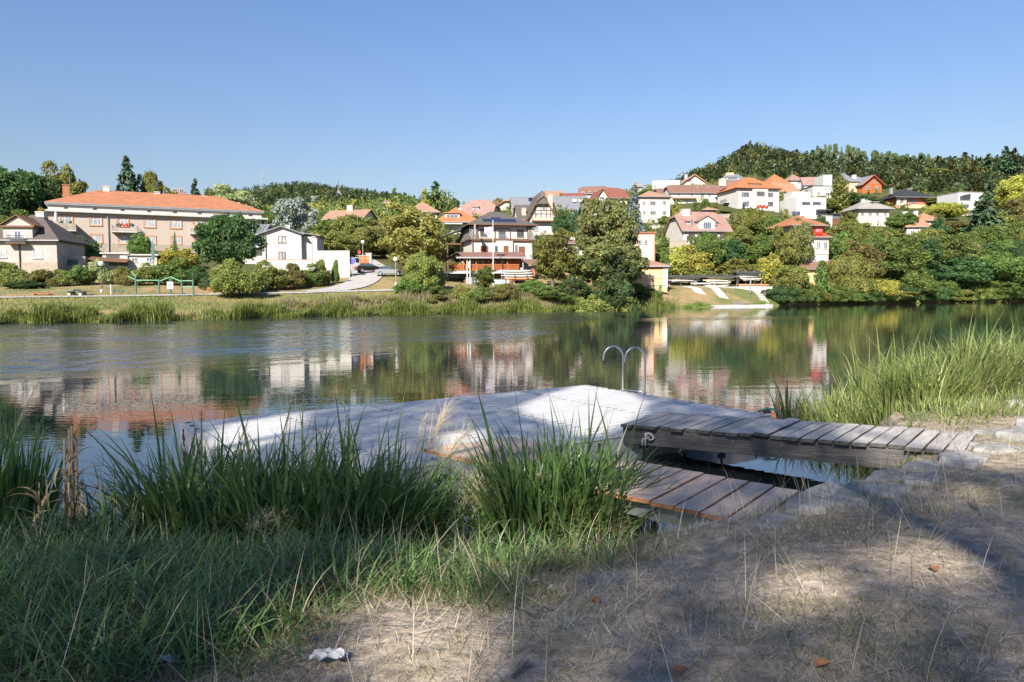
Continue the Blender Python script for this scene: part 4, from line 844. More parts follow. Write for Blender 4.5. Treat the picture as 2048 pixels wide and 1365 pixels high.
Yb = House('black_roof_house', 'brick house with black hipped roof and white corner terrace', Z6, 260, 660, 900, 442, 520, 10, 6, 'brick_red'); Yb.hip(Yb.zat(375,5)-Yb.h,'roof_black',o=1.6,inset=8); Yb.win(776,470,42,44,fr='trim_orange',bars=(3,1)); Yb.zbox('corner_wall',655,445,725,500,.5,'white_paint'); Yb.win(690,462,26,28,y0=-.5); Yb.chimney(655,366,.9,3,'metal_grey'); Yb.chimney(825,370,.9,6,'metal_grey'); Yb.zbox('terrace_wall',650,495,850,540,1.5,'plaster_peach')
Zh = House('grey_hip_house', 'cream house with weathered grey hipped roof among trees', Z6, 225, 370, 600, 530, 600, 9, 4, 'plaster_cream'); Zh.hip(Zh.zat(458,4.5)-Zh.h,'roof_grey',o=1.2,inset=6); Zh.grid(4,[.9],1.1,1.1,bars=(3,1)); Zh.chimney(440,450,.8,3); Zh.dormer(495,535,474,490,1.2,2,'roof_grey','roof_grey','shed',bars=(2,1),rise=.4)
Fl = House('white_flat_house', 'white flat roofed modern house with strip window among trees at right', Z6, 248, 1125, 1330, 400, 560, 10, 8, 'white_paint'); Fl.flat('metal_grey',.1,.2); Fl.win(1176,442,76,34,fr='metal_dark',bars=(5,1)); Fl.win(1175,505,58,34,fr='metal_grey',bars=(3,1)); Fl.balcony(1140,1215,520,535,1.0,'concrete',solid='plaster_pale'); Fl.winm(2,5.5,Fl.h-2.9,Fl.h-1.2,side='L',fr='metal_dark',bars=(4,1))
Sa = House('salmon_roof_house', 'house with salmon coloured hipped roofs and satellite dish among trees', Z6, 212, 735, 905, 665, 720, 9, -6, 'plaster_white'); Sa.hip(Sa.zat(560,4.5)-Sa.h,'roof_salmon',o=.6,inset=5); Sa.chimney(738,545,1.3,2,'white_paint',4); Sa.chimney(842,543,1.8,5,'white_paint'); mb=MB(); p=Sa.loc(795,615); mb.tube([(p[0],.6,p[1]),(p[0],.75,p[1])],[.95,.5],14); mb.beam((p[0],.8,p[1]),(p[0],1.6,p[1]-.3),.08,.08); Sa.part('satellite_dish', mb, 'white_paint'); Sa.grid(2,[.3],1,1)
Sb = House('salmon_wing', 'white wing with salmon roof joined to the dish house', Z6, 215, 850, 995, 618, 680, 8, 4, 'plaster_white'); Sb.hip(Sb.zat(562,4)-Sb.h,'roof_salmon',o=.6,inset=5); Sb.win(945,640,60,22,bars=(2,1))
# riverside sheds
Ac = House('long_shed', 'long low yellow shed with rusty brown roof behind the bank bushes', Z5, 152, 1120, 1720, 925, 1060, 7, 3, 'plaster_yellow', cat='shed'); Ac.gable_x(1.6,'roof_brown',o=.7); Ac.zbox('grey_end',1120,928,1260,1040,.06,'plaster_grey'); Ac.grid(5,[.9],1.2,1.0,bars=(2,1))
Ad = House('boathouse', 'yellow boathouse with tan hipped roof and grey corner by the landing', Z4, 124, 1000, 1298, 902, 1080, 8, -4, 'plaster_yellow', cat='boathouse'); Ad.hip(Ad.zat(846,4)-Ad.h,'roof_tan',o=.45,inset=4.2); Ad.zbox('grey_corner',1258,904,1299,1080,.06,'white_paint'); Ad.zbox('orange_band',1002,902,1256,918,.07,'wood_orange')
for y in (960,1000): Ad.zbox('board_joint',1060,y,1256,y+3,.02,'wood_orange')
Ad.part('lamp', MB().ball((Ad.W/2+.5,-.3,Ad.h+.45),.16,8), 'white_paint'); Ad.zbox('door',1110,955,1180,1078,.05,'plaster_peach'); Ad.zbox('panel',1180,945,1230,1000,.05,'plaster_peach')
Ae = House('pink_end_house', 'narrow pink plaster house end with orange gutter beside the big acacia', Z4, 140, 1000, 1188, 605, 800, 9, 0, 'plaster_pink'); Ae.flat('roof_orange',.25,.3); Ae.part('downpipe', MB().tube([(Ae.W/2-.05,-.15,-1),(Ae.W/2-.05,-.15,Ae.h)],.09,6), 'paint_orange'); Ae.win(1110,680,24,34); Ae.win(1060,680,24,34)
Aj = House('solar_roof_house', 'low pink house with solar panels behind the bank trees', Z4, 138, 345, 660, 690, 860, 9, 4, 'plaster_pink'); Aj.gable_x(Aj.zat(618,4.5)-Aj.h,'roof_brown'); rk_=(Aj.zat(618,4.5)-Aj.h)/4.5; Aj.chimney(470,618,1.0,1.5,'plaster_pale'); Aj.grid(5,[1.5],1,1.3)
for i in range(4):
    for j in range(2):
        a=Aj.loc(352+i*24,0)[0]; v0=.6+j*1.5; Aj.part('solar_panel', MB().slab([(a,v0,Aj.h+v0*rk_+.3),(a+1.0,v0,Aj.h+v0*rk_+.3),(a+1.0,v0+1.4,Aj.h+(v0+1.4)*rk_+.3),(a,v0+1.4,Aj.h+(v0+1.4)*rk_+.3)],[(0,1,2,3)],.06), 'solar')
Ak = House('white_back_house', 'white house glimpsed through the gaps of the big acacia', Z4, 172, 560, 900, 400, 620, 9, 0, 'plaster_white'); Ak.gable_x(Ak.zat(370,4.5)-Ak.h,'roof_slate'); Ak.grid(4,[1,4],1,1.4)
Ah = House('gold_tree_house', 'house with orange hipped roof half hidden behind the golden tree', Z3, 190, 265, 520, 300, 420, 9, 10, 'plaster_cream'); Ah.hip(Ah.zat(205,4.5)-Ah.h,'roof_tan',o=.7,inset=5); Ah.grid(4,[1.8],1,1.4)
Ai = House('skyline_cottage', 'small tan roofed cottage on the skyline above the golden tree', Z3, 260, 20, 85, 218, 250, 7, 0, 'plaster_pale'); Ai.gable_x(Ai.zat(195,3.5)-Ai.h,'roof_tan'); Ai.grid(2,[.6],1,1)
# walls on the slope
for lab, Z, D, x0, x1, ya, yb, m in (('pale retaining wall below the pink plaster house', Z4, 196, 1130, 1330, 535, 590, 'concrete'), ('brick terrace wall above the pink roof', Z5, 200, 640, 820, 470, 520, 'stone_base'), ('grey stone wall in front of the pink roof house', Z5, 160, 255, 400, 690, 740, 'stone_base')):
    w_ = House('retaining_wall', lab, Z, D, x0, x1, ya, yb, .5, 3, m, cat='wall'); w_.box('coping', -w_.W/2-.1, w_.W/2+.1, -.1, .6, w_.h+.003, w_.h+.12, 'concrete')
# mast on the far hill
mp = at(525.5,364,1500); ms_ = thing('radio_mast', 'thin pale lattice radio mast on the far wooded hill', 'radio mast', (mp.x,mp.y,mp.z-6)); mh = at(525.5,341,1500).z-mp.z+6
mb = MB()
for a in range(3): mb.tube([(1.6*math.cos(a*2.09),1.6*math.sin(a*2.09),0),(.5*math.cos(a*2.09),.5*math.sin(a*2.09),mh)],.22,5)
for k in range(9):
    z=mh*k/9; r=1.6-1.1*k/9
    for a in range(3): mb.tube([(r*math.cos(a*2.09),r*math.sin(a*2.09),z),(r*math.cos(a*2.09+2.09),r*math.sin(a*2.09+2.09),z+mh/9)],.14,4)
obj('lattice', mb, M['metal_grey'], ms_); obj('dish', MB().ball((0,-1.2,mh*.55),1.1,8), M['white_paint'], ms_)
# ------------------------------------------------------------------ plants: shared crowns
def unit(v): return v / np.maximum(np.linalg.norm(v, axis=-1, keepdims=True), 1e-9)
def leaf_quads(rng, P, N, size, aspect=.62):
    n = len(P); N = unit(N); a = unit(np.cross(N, rng.normal(size=(n,3)))); b = np.cross(N, a)
    s = size * rng.uniform(.6, 1.4, (n,1)) ; a = a*s; b = b*s*aspect; c = N*s*.18
    return np.stack([P-a, P-b*.9+c, P+a, P+b*.9+c], 1)
def broad_crown(seed, nclump=46, nleaf=150, leaf=.085, cr=(.24,.42), skirt=False, loose=0.0, tall=0.0):
    """crown in a box of radius 1 and height 2, of many leaf clumps around a few limbs"""
    rng = np.random.default_rng(seed); d = unit(rng.normal(size=(nclump,3)))
    if skirt: d[:,2] = np.abs(d[:,2])*1.0 - .25
    r = rng.uniform(.45,.82,(nclump,1)); lob = 1 + .16*np.sin(d[:,:1]*3+seed) + .14*np.cos(d[:,1:2]*4+seed*2)
    c = d*r*lob*np.array([1+.22*math.sin(seed*1.7), 1+.22*math.cos(seed*2.3), 1]); big = rng.uniform(size=(nclump,1)) < .22; c = np.where(big, c*1.22, c); c[:,2] = c[:,2]*(1.0+tall) + 1.0
    if skirt: c[:,2] = np.clip((c[:,2]-.62)*1.35, .12, 1.75)
    R = rng.uniform(cr[0],cr[1],nclump)
    P = []; N = []
    for i in range(nclump):
        k = int(nleaf*(R[i]/np.mean(cr))**2)
        o = c[i]-np.array([0,0,.9]); o = o/ (np.linalg.norm(o)+1e-6)
        v = unit(rng.normal(size=(k,3)) + o*.55 + np.array([0,0,.35]))
        rad = R[i]*(1 - np.abs(rng.normal(0,.22,(k,1)))) * rng.uniform(.85,1.12,(k,1))
        P.append(c[i]+v*rad*np.array([1,1,.82])); N.append(v*.9 + rng.normal(size=(k,3))*(.55+loose) + np.array([0,0,.25]))
    k = nclump*nleaf//7; v = unit(rng.normal(size=(k,3))); i_ = rng.integers(0,nclump,k); P.append(c[i_]+v*(R[i_]*rng.uniform(1.0,1.45,k))[:,None]*np.array([1,1,.8])); N.append(v+rng.normal(size=(k,3)))
    k = nclump*nleaf//9; v = unit(rng.normal(size=(k,3)))*rng.uniform(.1,.6,(k,1)); v[:,2] = v[:,2]*.9+ (1.0 if not skirt else .7)
    P.append(v); N.append(rng.normal(size=(k,3)))
    P = np.concatenate(P); N = np.concatenate(N); P[:,2] = np.maximum(P[:,2], .03)
    V = leaf_quads(rng, P, N, leaf)
    z0, z1 = V[:,:,2].min(), V[:,:,2].max(); V[:,:,2] = (V[:,:,2]-z0)*2/(z1-z0)
    V[:,:,:2] /= np.percentile(np.abs(V[:,:,:2]), 99.7); return V
def spruce_crown(seed, levels=26, leaf=.10, power=.85, droop=.28, per=11):
    rng = np.random.default_rng(seed); P = []; N = []
    for i in range(levels):
        t = (i+.5)/levels; z = 2*t; R = (1-t)**power * rng.uniform(.85,1.05) + .03
        for b in range(int(per*(1-t*.5))):
            a = rng.uniform(0, 2*math.pi); Rb = R*rng.uniform(.7,1.08); k = max(3, int(26*Rb))
            s = np.sqrt(rng.uniform(.04,1,k)); w = (1-s*.6)*.16*Rb+.02
            x = s*Rb; y = rng.normal(0,1,k)*w; zz = z - droop*Rb*s + .10*s**3*Rb + rng.normal(0,.025,k)
            P.append(np.stack([x*math.cos(a)-y*math.sin(a), x*math.sin(a)+y*math.cos(a), zz], -1))
            N.append(np.stack([np.full(k,.35*math.cos(a)), np.full(k,.35*math.sin(a)), np.ones(k)], -1)+rng.normal(size=(k,3))*.45)
    P = np.concatenate(P); N = np.concatenate(N); V = leaf_quads(rng, P, N, leaf, .5)
    V[:,:,2] = np.clip(V[:,:,2], 0, 2.02); return V
def pine_crown(seed, nclump=17, leaf=.12):
    rng = np.random.default_rng(seed); z = rng.uniform(.95,1.9,nclump); a = rng.uniform(0,6.28,nclump); r = rng.uniform(.1,.75,nclump)*np.clip((2.15-z)*1.1,.25,1)
    P = []; N = []
    for i in range(nclump):
        k = 90; v = unit(rng.normal(size=(k,3))); R = rng.uniform(.2,.36)
        P.append(np.array([r[i]*math.cos(a[i]), r[i]*math.sin(a[i]), z[i]]) + v*R*np.array([1,1,.42])*rng.uniform(.4,1.05,(k,1))); N.append(v+np.array([0,0,.5])+rng.normal(size=(k,3))*.5)
    return leaf_quads(rng, np.concatenate(P), np.concatenate(N), leaf, .45)
def limbs(mb, rng, h, r0, n=7, spread=.75, top=.8, seed=0):
    """tapered trunk of unit crown (radius 1, height h) with limbs"""
    mb.tube([(0,0,-.08),(0,0,.02),(.02,.01,h*.35),(.03,-.02,h*.62),(0,0,h*top)], [r0*1.35,r0,r0*.8,r0*.5,r0*.12], 8)
    for i in range(n):
        a = 6.283*i/n+rng.uniform(-.4,.4); z = h*rng.uniform(.25,.6); L = spread*rng.uniform(.6,1)
        mb.tube([(0,0,z),(math.cos(a)*L*.45,math.sin(a)*L*.45,z+L*.35),(math.cos(a)*L,math.sin(a)*L,z+L*.8)], [r0*.5,r0*.32,r0*.1], 6)
    return mb
G_ = {}
M['proto'] = mat('leaf_base', (.06,.09,.03))
M['bark'] = mat('bark', (.13,.10,.075), (.08,.06,.045), 3, .95, bump=.5, stretch=(1,1,.3))
M['bark_pine'] = mat('bark_pine', (.24,.14,.09), (.15,.09,.06), 3, .95, stretch=(1,1,.3))
def proto(k, V): G_[k] = quads_mesh(k, V, M['proto'])
for i in range(3):
    proto('broad%d'%i, broad_crown(11+i, 78, 215, .053, (.17,.34), loose=.25))
    proto('mid%d'%i, broad_crown(31+i, 54, 150, .070, (.2,.38), loose=.25))
    proto('bush%d'%i, broad_crown(51+i, 48, 150, .068, (.2,.40), skirt=True, loose=.25))
    proto('fine%d'%i, broad_crown(71+i, 78, 250, .045, (.15,.32), skirt=True, loose=.25))
    proto('loose%d'%i, broad_crown(91+i, 60, 96, .052, (.11,.24), loose=.4, tall=.1))
    proto('tiny%d'%i, broad_crown(121+i, 22, 60, .15, (.32,.5), skirt=(i==0)))
for i in range(2):
    proto('spruce%d'%i, spruce_crown(5+i)); proto('pine%d'%i, pine_crown(15+i))
    proto('column%d'%i, spruce_crown(25+i, 22, .10, .45, -.25, 12))
for i in range(2):
    rng_ = random.Random(i); G_['trunk%d'%i] = limbs(MB(), rng_, 2.0, .07).mesh('trunk', M['bark'], True)
    G_['stems%d'%i] = limbs(MB(), rng_, 1.6, .035, 9, .8, .7).mesh('trunk', M['bark'], True)
G_['pole'] = MB().tube([(0,0,-.1),(0,0,.7),(.02,.01,1.9)], [.055,.042,.012], 7).mesh('trunk', M['bark_pine'], True)

def g(name, cols, pos=None, trans=.55, k=2.55, **kw): return leafmat(name, [(min(c[0]*k*.86,.6), min(c[1]*k*1.03,.6), min(c[2]*k*1.12,.6)) for c in cols], pos, trans, **kw)
LM = dict(
 dark=g('leaf_dark', [(.012,.020,.008),(.028,.045,.015),(.058,.080,.026),(.11,.125,.045)], [0,.35,.75,1]),
 green=g('leaf_green', [(.022,.032,.009),(.058,.074,.018),(.105,.118,.030),(.17,.17,.055)], [0,.35,.75,1]),
 olive=g('leaf_olive', [(.036,.038,.010),(.090,.086,.022),(.15,.135,.036),(.22,.185,.06)], [0,.35,.75,1]),
 yellow=g('leaf_yellow', [(.065,.058,.012),(.16,.135,.027),(.25,.20,.042),(.34,.27,.075)], [0,.35,.75,1]),
 gold=g('leaf_gold', [(.085,.082,.020),(.19,.175,.045),(.28,.25,.07),(.38,.34,.12)], [0,.28,.64,1], k=1.9),
 brown=g('leaf_brown', [(.042,.038,.013),(.095,.080,.024),(.155,.118,.036),(.21,.15,.05)], [0,.4,.75,1]),
 rusty=g('leaf_rusty', [(.034,.038,.014),(.080,.083,.026),(.140,.116,.042),(.205,.145,.065)], [0,.36,.68,1]),
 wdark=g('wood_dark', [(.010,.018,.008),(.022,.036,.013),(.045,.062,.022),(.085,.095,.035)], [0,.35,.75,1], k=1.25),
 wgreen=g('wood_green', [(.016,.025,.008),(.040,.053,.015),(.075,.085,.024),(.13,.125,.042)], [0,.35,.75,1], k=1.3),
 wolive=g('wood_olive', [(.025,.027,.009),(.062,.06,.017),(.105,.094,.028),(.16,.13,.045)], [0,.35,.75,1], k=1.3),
 silver=g('leaf_silver', [(.14,.145,.11),(.24,.24,.19),(.34,.34,.28),(.44,.43,.36)], None, .2, 1.0),
 pale=g('leaf_pale', [(.055,.062,.022),(.14,.15,.055),(.25,.25,.11),(.36,.35,.19)], [0,.35,.7,1]),
 spruce=g('needles_spruce', [(.008,.016,.009),(.020,.034,.016),(.042,.058,.026),(.07,.085,.035)], [0,.4,.8,1], .12),
 blue=g('needles_blue', [(.045,.06,.055),(.09,.115,.105),(.15,.18,.165),(.2,.23,.2)], None, .12, 1.0),
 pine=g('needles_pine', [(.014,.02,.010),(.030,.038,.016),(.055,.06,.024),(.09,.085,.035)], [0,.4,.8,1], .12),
)
KIND = dict(broad=('broad',3,'trunk',.14), mid=('mid',3,'trunk',.14), bush=('bush',3,'stems',0), fine=('fine',3,'stems',0), loose=('loose',3,'trunk',.08), spruce=('spruce',2,'pole',.03), pine=('pine',2,'pole',0), column=('column',2,'pole',.0), tiny=('tiny',3,'stems',0))
TN = [0]
def beside(kind, lm, px, py, D, seen={}):
    best = None
    for o in SC.objects:
        if o.get('category') in ('house','annex','boathouse','shed','clubhouse') and not o.name[-4:-3] == '.':
            q = project(o.location+Vector((0,0,3))); d = math.hypot(q[0]-px, (q[1]-py)*1.3) + abs(o.location.y-D)*.6
            if best is None or d < best[0]: best = (d, o.name.replace('_',' '), q)
    q = best[2]; dx, dy = px-q[0], py-q[1]
    rel = ('left of' if dx < 0 else 'right of') if abs(dx) > abs(dy)*1.2 else ('below' if dy > 0 else 'above')
    if abs(dx) > 25 and abs(dy) > 25 and rel in ('below','above'): rel += ' and ' + ('left' if dx < 0 else 'right') + ' of'
    col = {'dark':'dark green','green':'green','olive':'olive','yellow':'yellowish'}[lm]; base = '%s %s %s the %s' % (col, kind, rel, best[1]); n = seen.get(base, 0); seen[base] = n+1
    return base + ['', ', a second one', ', a third one', ', a fourth one', ', a fifth one', ', a sixth one'][min(n,5)]
def plant(kind, px, ytop, wpx, D, lm, label, yb=None, name='tree', group=None, lean=0, deep=1.0):
    TN[0] += 1; r = random.Random(TN[0]*7919)
    pre, n, tr, cb = KIND[kind]; p = at(px, ytop, D); zb = gz(p.x, D) if yb is None else at(px, yb, D).z
    h = max(p.z - zb, .6); w = wpx*px_m(D)*.5; v = r.randrange(n)
    root = thing(name, label, 'shrub' if name == 'shrub' else 'tree', (p.x, D, zb), r.uniform(0,6.28), group)
    c = link('crown', G_[pre+str(v)], root); c.location = (0,0,h*cb); c.scale = (w*r.uniform(.93,1.05), w*deep*r.uniform(.93,1.05), h*(1-cb)/2)
    c.material_slots[0].link = 'OBJECT'; c.material_slots[0].material = LM[lm]
    t = link('trunk', G_['pole' if tr == 'pole' else tr+str(v%2)], root); sw = min(w, h*.5); t.scale = (sw, sw, h/2*(.92 if tr != 'pole' else 1.0))
    if kind in ('bush','fine'): t.scale = (w*.8, w*.8, h/2*.85)
    return root

# the named plants: kind, column, top row, width, distance, leaf, label
T_ = [
 ('broad',14,322,150,138,'dark','dense dark tree cut by the left edge of the photo'),
 ('broad',72,346,120,148,'dark','dark round tree left of the olive tree behind the apartment house'),
 ('broad',30,420,110,125,'green','green tree between the villa and the dark trees'),
 ('broad',132,321,98,160,'olive','tall olive tree with rounded crown left behind the apartment house'),
 ('spruce',252,312,104,168,'spruce','tall dark pointed spruce above the orange apartment roof'),
 ('broad',300,338,52,172,'olive','small olive tree right of the pointed spruce'),
 ('mid',336,372,50,165,'brown','low brownish tree top behind the chimneys of the apartment house'),
 ('spruce',390,358,64,178,'spruce','small dark spruce at the right half of the apartment roof'),
 ('broad',468,364,140,172,'pale','pale flowering tree right behind the end of the apartment roof'),
 ('mid',425,374,60,176,'green','green tree between the small spruce and the pale tree'),
 ('mid',76,415,50,118,'yellow','yellowish tree behind the dark roof of the villa'),
 ('broad',455,422,130,103,'dark','large dark green broad tree in front of the apartment house'),
 ('bush',166,470,78,116,'dark','dark round bush tree below the big balcony of the apartment house'),
 ('broad',277,464,52,117,'green','slim green tree in front of the apartment wall'),
 ('bush',358,490,84,115,'yellow','yellow green bush in front of the apartment plinth'),
 ('spruce',349,464,20,114,'green','small pointed conifer in the yellow bushes'),
 ('loose',592,392,112,165,'silver','silvery grey willow behind the white gabled house'),
 ('broad',540,410,60,175,'green','green tree between the pale tree and the silver willow'),
 ('broad',660,432,110,160,'green','green tree right of the silver willow'),
 ('broad',700,428,100,150,'olive','olive tree in front of the red tiled cottage'),
 ('mid',632,462,70,140,'yellow','yellow green tree behind the white gabled house'),
 ('broad',742,452,90,142,'brown','brownish tree at the top of the lane'),
 ('mid',690,470,100,134,'olive','olive bushes behind the white garden wall'),
 ('loose',775,430,90,150,'olive','loose olive tree behind the golden tree'),
 ('loose',818,405,158,111,'gold','big golden leaved tree beside the lane'),
 ('loose',868,446,56,114,'yellow','yellowing tree right side of the golden tree'),
 ('fine',845,500,112,97,'olive','rounded green tree on the bank below the golden tree'),
 ('bush',820,556,70,94.5,'green','low green bush at the foot of the rounded bank tree'),
 ('bush',880,570,70,95,'green','low green bush right under the rounded bank tree'),
 ('loose',968,530,46,99,'green','slender young tree in front of the clubhouse'),
 ('bush',1020,566,70,99,'olive','olive bush right of the young tree by the clubhouse'),
 ('bush',1062,556,60,101,'green','green bush below the white boats by the clubhouse'),
 ('loose',1105,455,98,108,'olive','olive tree with orange tinged leaves right of the clubhouse'),
 ('broad',1128,418,50,143,'dark','dark bushy tree right of the half timbered house'),
 ('broad',1105,470,44,140,'green','green tree below the half timbered house'),
 ('loose',1190,392,110,115,'rusty','left stem of the big rusty green acacia on the bank'),
 ('loose',1238,394,116,113,'rusty','tall rusty green acacia in the middle of the bank'),
 ('loose',1218,470,140,110,'rusty','wide lower boughs of the rusty acacia'),
 ('loose',1232,510,100,107,'dark','dark green tree under the acacia'),
 ('bush',1150,545,70,102,'dark','dark bush left under the acacia'),
 ('bush',1205,560,80,103,'dark','dark low bush at the water under the acacia'),
 ('bush',1250,556,80,105,'dark','dark bush right under the acacia'),
 ('bush',1175,588,90,99.5,'olive','low olive bush at the waterline under the acacia'),
 ('bush',1240,592,90,104,'olive','low olive bush at the waterline right under the acacia'),
 ('spruce',1270,368,52,178,'blue','blue grey spruce beside the pink plaster house'),
 ('column',1330,496,30,140,'green','small dark columnar hedge tree behind the boathouse'),
 ('bush',1345,492,70,146,'yellow','yellow hedge bush behind the boat rack, nearest the boathouse'),
 ('bush',1390,488,80,147,'yellow','yellow olive bush behind the middle of the boat rack'),
 ('bush',1310,500,50,146,'olive','olive bush directly behind the boathouse roof'),
 ('broad',1415,462,80,150,'green','dark green tree in front of the pink roofed house'),
 ('broad',1455,475,76,152,'dark','dark tree right below the pink roofed house'),
 ('bush',1400,530,90,144,'olive','olive undergrowth bush above the stacked boats'),
 ('bush',1475,515,90,147,'olive','olive bush behind the right boat rack'),
 ('bush',1535,505,80,150,'yellow','yellow tinged bush left of the long yellow shed'),
 ('broad',1505,415,90,172,'olive','olive tree below the white villa with the orange roof'),
 ('broad',1550,430,80,168,'green','green tree between the white villa and the red bay'),
 ('broad',1480,455,90,162,'olive','olive tree right of the pink roofed house'),
 ('broad',1572,470,100,160,'dark','dark tree behind the yellow tree by the red bay'),
 ('broad',1600,432,66,154,'rusty','upright yellow brown tree hiding half of the red bay villa'),
 ('broad',1530,480,90,158,'green','green tree in the gap left of the red bay villa'),
 ('broad',1570,448,84,151,'olive','olive tree leaning before the orange roof of the red bay villa'),
 ('fine',1580,528,100,139,'olive','willow bush overhanging the water right of the landing'),
 ('fine',1615,560,70,141,'green','green bush on the waterline right of the willow bush'),
 ('column',1643,522,40,142,'green','ivy grown column in front of the long yellow shed'),
 ('fine',1672,570,70,146,'green','green bush below the ivy column'),
 ('fine',1655,585,60,144,'olive','low olive bush at the water beside the ivy column'),
 ('column',1681,352,46,238,'olive','tall cypress shaped tree right of the white cube house'),
 ('broad',1650,392,50,236,'olive','olive tree under the cypress shaped tree'),
 ('broad',1700,385,60,262,'green','green tree between the peach house and the grey hip roof'),
 ('broad',1735,392,70,250,'dark','dark tree behind the grey hip roof'),
 ('loose',1720,480,100,152,'brown','thin brownish half bare tree above the water'),
 ('fine',1700,500,90,150,'olive','olive tree left in the tall right bank wood'),
 ('fine',1745,540,100,152,'yellow','yellow green bush hanging over the water'),
 ('fine',1712,575,60,149,'green','green bush low on the right bank waterline'),
 ('broad',1790,470,110,160,'green','big green tree in the middle of the right bank wood'),
 ('broad',1760,455,80,172,'olive','olive tree above the middle of the right bank wood'),
 ('broad',1700,440,80,190,'olive','olive tree below the grey hip roof'),
 ('broad',1665,470,60,175,'green','green tree right of the red bay villa'),
 ('fine',1830,530,110,158,'green','green tree leaning over the water under the salmon roof'),
 ('broad',1850,478,110,168,'dark','dark tree under the salmon roof'),
 ('broad',1800,420,60,215,'green','green tree left of the salmon roof'),
 ('broad',1905,465,110,172,'green','green tree right of the salmon roof'),
 ('broad',1930,510,120,165,'dark','dark tree on the right bank near the small bare spot'),
 ('fine',1885,560,90,162,'green','green bush on the waterline at the right bank'),
 ('fine',1790,575,90,155,'olive','olive bush on the waterline under the big green tree'),
 ('broad',1985,500,130,170,'green','large green tree on the right bank close to the edge of the photo'),
 ('fine',1975,560,110,168,'green','green bush at the water close to the edge of the photo'),
 ('broad',2045,480,130,174,'dark','dark green tree cut by the right edge of the photo'),
 ('fine',2040,555,110,172,'dark','dark bush at the water cut by the right edge of the photo'),
 ('broad',1890,405,90,235,'yellow','yellow tree left of the white flat house'),
 ('broad',1870,392,60,262,'olive','olive tree right of the black roof'),
 ('broad',1908,440,70,215,'brown','orange brown tree below the white flat house'),
 ('spruce',1975,360,110,200,'spruce','wide dark spruce in front of the white flat house'),
 ('spruce',1978,308,60,330,'spruce','pointed spruce on the skyline near the right edge'),
 ('spruce',2012,293,70,320,'spruce','tallest spruce on the skyline near the right edge'),
 ('spruce',2030,296,70,328,'spruce','spruce cut close to the right edge on the skyline'),
 ('broad',2035,345,90,245,'yellow','bright yellow tree at the right edge'),
 ('broad',2050,390,120,215,'brown','brown tree at the right edge above the bank wood'),
 ('broad',1990,420,90,205,'olive','olive tree behind the wide dark spruce'),
 ('broad',1760,360,80,315,'green','green tree behind the red gable house'),
 ('broad',1850,340,100,330,'olive','yellow olive tree at the forest edge above the black roof'),
 ('broad',1800,352,80,320,'dark','dark tree behind the black roof'),
 ('broad',1910,335,110,335,'brown','brown green tree at the forest edge above the white flat house'),
 ('broad',1955,350,80,320,'dark','dark tree at the forest edge left of the skyline spruces'),
 ('column',1392,415,20,205,'green','left small thuja in front of the long white house'),
 ('column',1412,398,30,207,'green','tall thuja in front of the long white house'),
 ('column',1432,408,20,206,'olive','right thuja in front of the long white house'),
 ('spruce',1352,400,26,208,'yellow','small yellowish conifer right of the pink plaster house'),
 ('bush',1330,430,40,200,'olive','shrub beside the pink plaster house'),
 ('bush',1310,470,60,170,'pale','pale shrub under the retaining wall'),
 ('bush',1335,478,40,165,'green','shrub left of the pink roofed house'),
 ('bush',1445,425,40,212,'green','shrub at the right end of the long white house'),
 ('broad',1575,405,30,228,'dark','dark tree left of the white cube house'),
 ('bush',1000,398,26,225,'green','round tree between the brown and red roofs'),
 ('bush',1290,378,36,250,'green','green bush below the white modern block'),
 ('broad',1150,420,40,150,'spruce','dark conifer behind the acacia left side'),
 ('broad',905,395,30,240,'green','tree top left of the brown half hipped roof'),
 ('broad',870,440,50,150,'olive','olive tree below the orange roofed house'),
 ('mid',925,470,40,138,'olive','olive bush left of the mansard house'),
]
SHR = {'bush','fine'}
for k, px, yt, w, D, lm, lab in T_:
    plant(k, px, yt, w, D, lm, lab, name='shrub' if k in SHR and yt > 480 else 'tree')
# hedge and shrubs along the left lawn
for k, px, yt, w, D, lm, lab in (
 ('bush',18,520,90,92,'olive','olive shrub at the left edge in front of the villa'), ('bush',72,536,80,92,'brown','brownish shrub below the villa windows'),
 ('bush',45,560,80,89,'dark','dark low shrub at the left end of the lawn'), ('bush',120,536,56,93,'olive','olive shrub right of the villa corner'), ('bush',158,528,70,95,'green','green shrub below the grey gate wall'),
 ('bush',204,516,58,96,'pale','pale flowering shrub behind the lamp on the lawn'), ('bush',252,530,62,95,'brown','brown shrub right of the lamp'),
 ('bush',296,524,70,96,'olive','olive shrub behind the exercise frame, left end'), ('bush',345,514,84,97,'green','green shrub behind the exercise frame, centre'), ('bush',398,528,70,97,'dark','dark shrub behind the exercise frame, right end'),
 ('fine',465,514,104,85,'olive','olive shrub standing alone on the lawn before the dark tree'), ('bush',540,520,80,95,'olive','multi stemmed shrub right of the lone olive shrub'),
 ('bush',585,522,76,98,'brown','reddish olive shrub in front of the white garden walls'), ('bush',622,526,54,101,'green','green shrub by the low garden wall'), ('bush',645,515,42,103,'olive','round shrub before the tall garden wall'), ('bush',670,516,24,105,'green','small pointed shrub before the tall garden wall'),
 ('bush',508,540,60,91,'green','green shrub just right of the dark tree'), ('bush',425,545,60,92,'dark','dark shrub left of the lone olive shrub')):
    plant(k, px, yt, w, D, lm, lab, name='shrub')
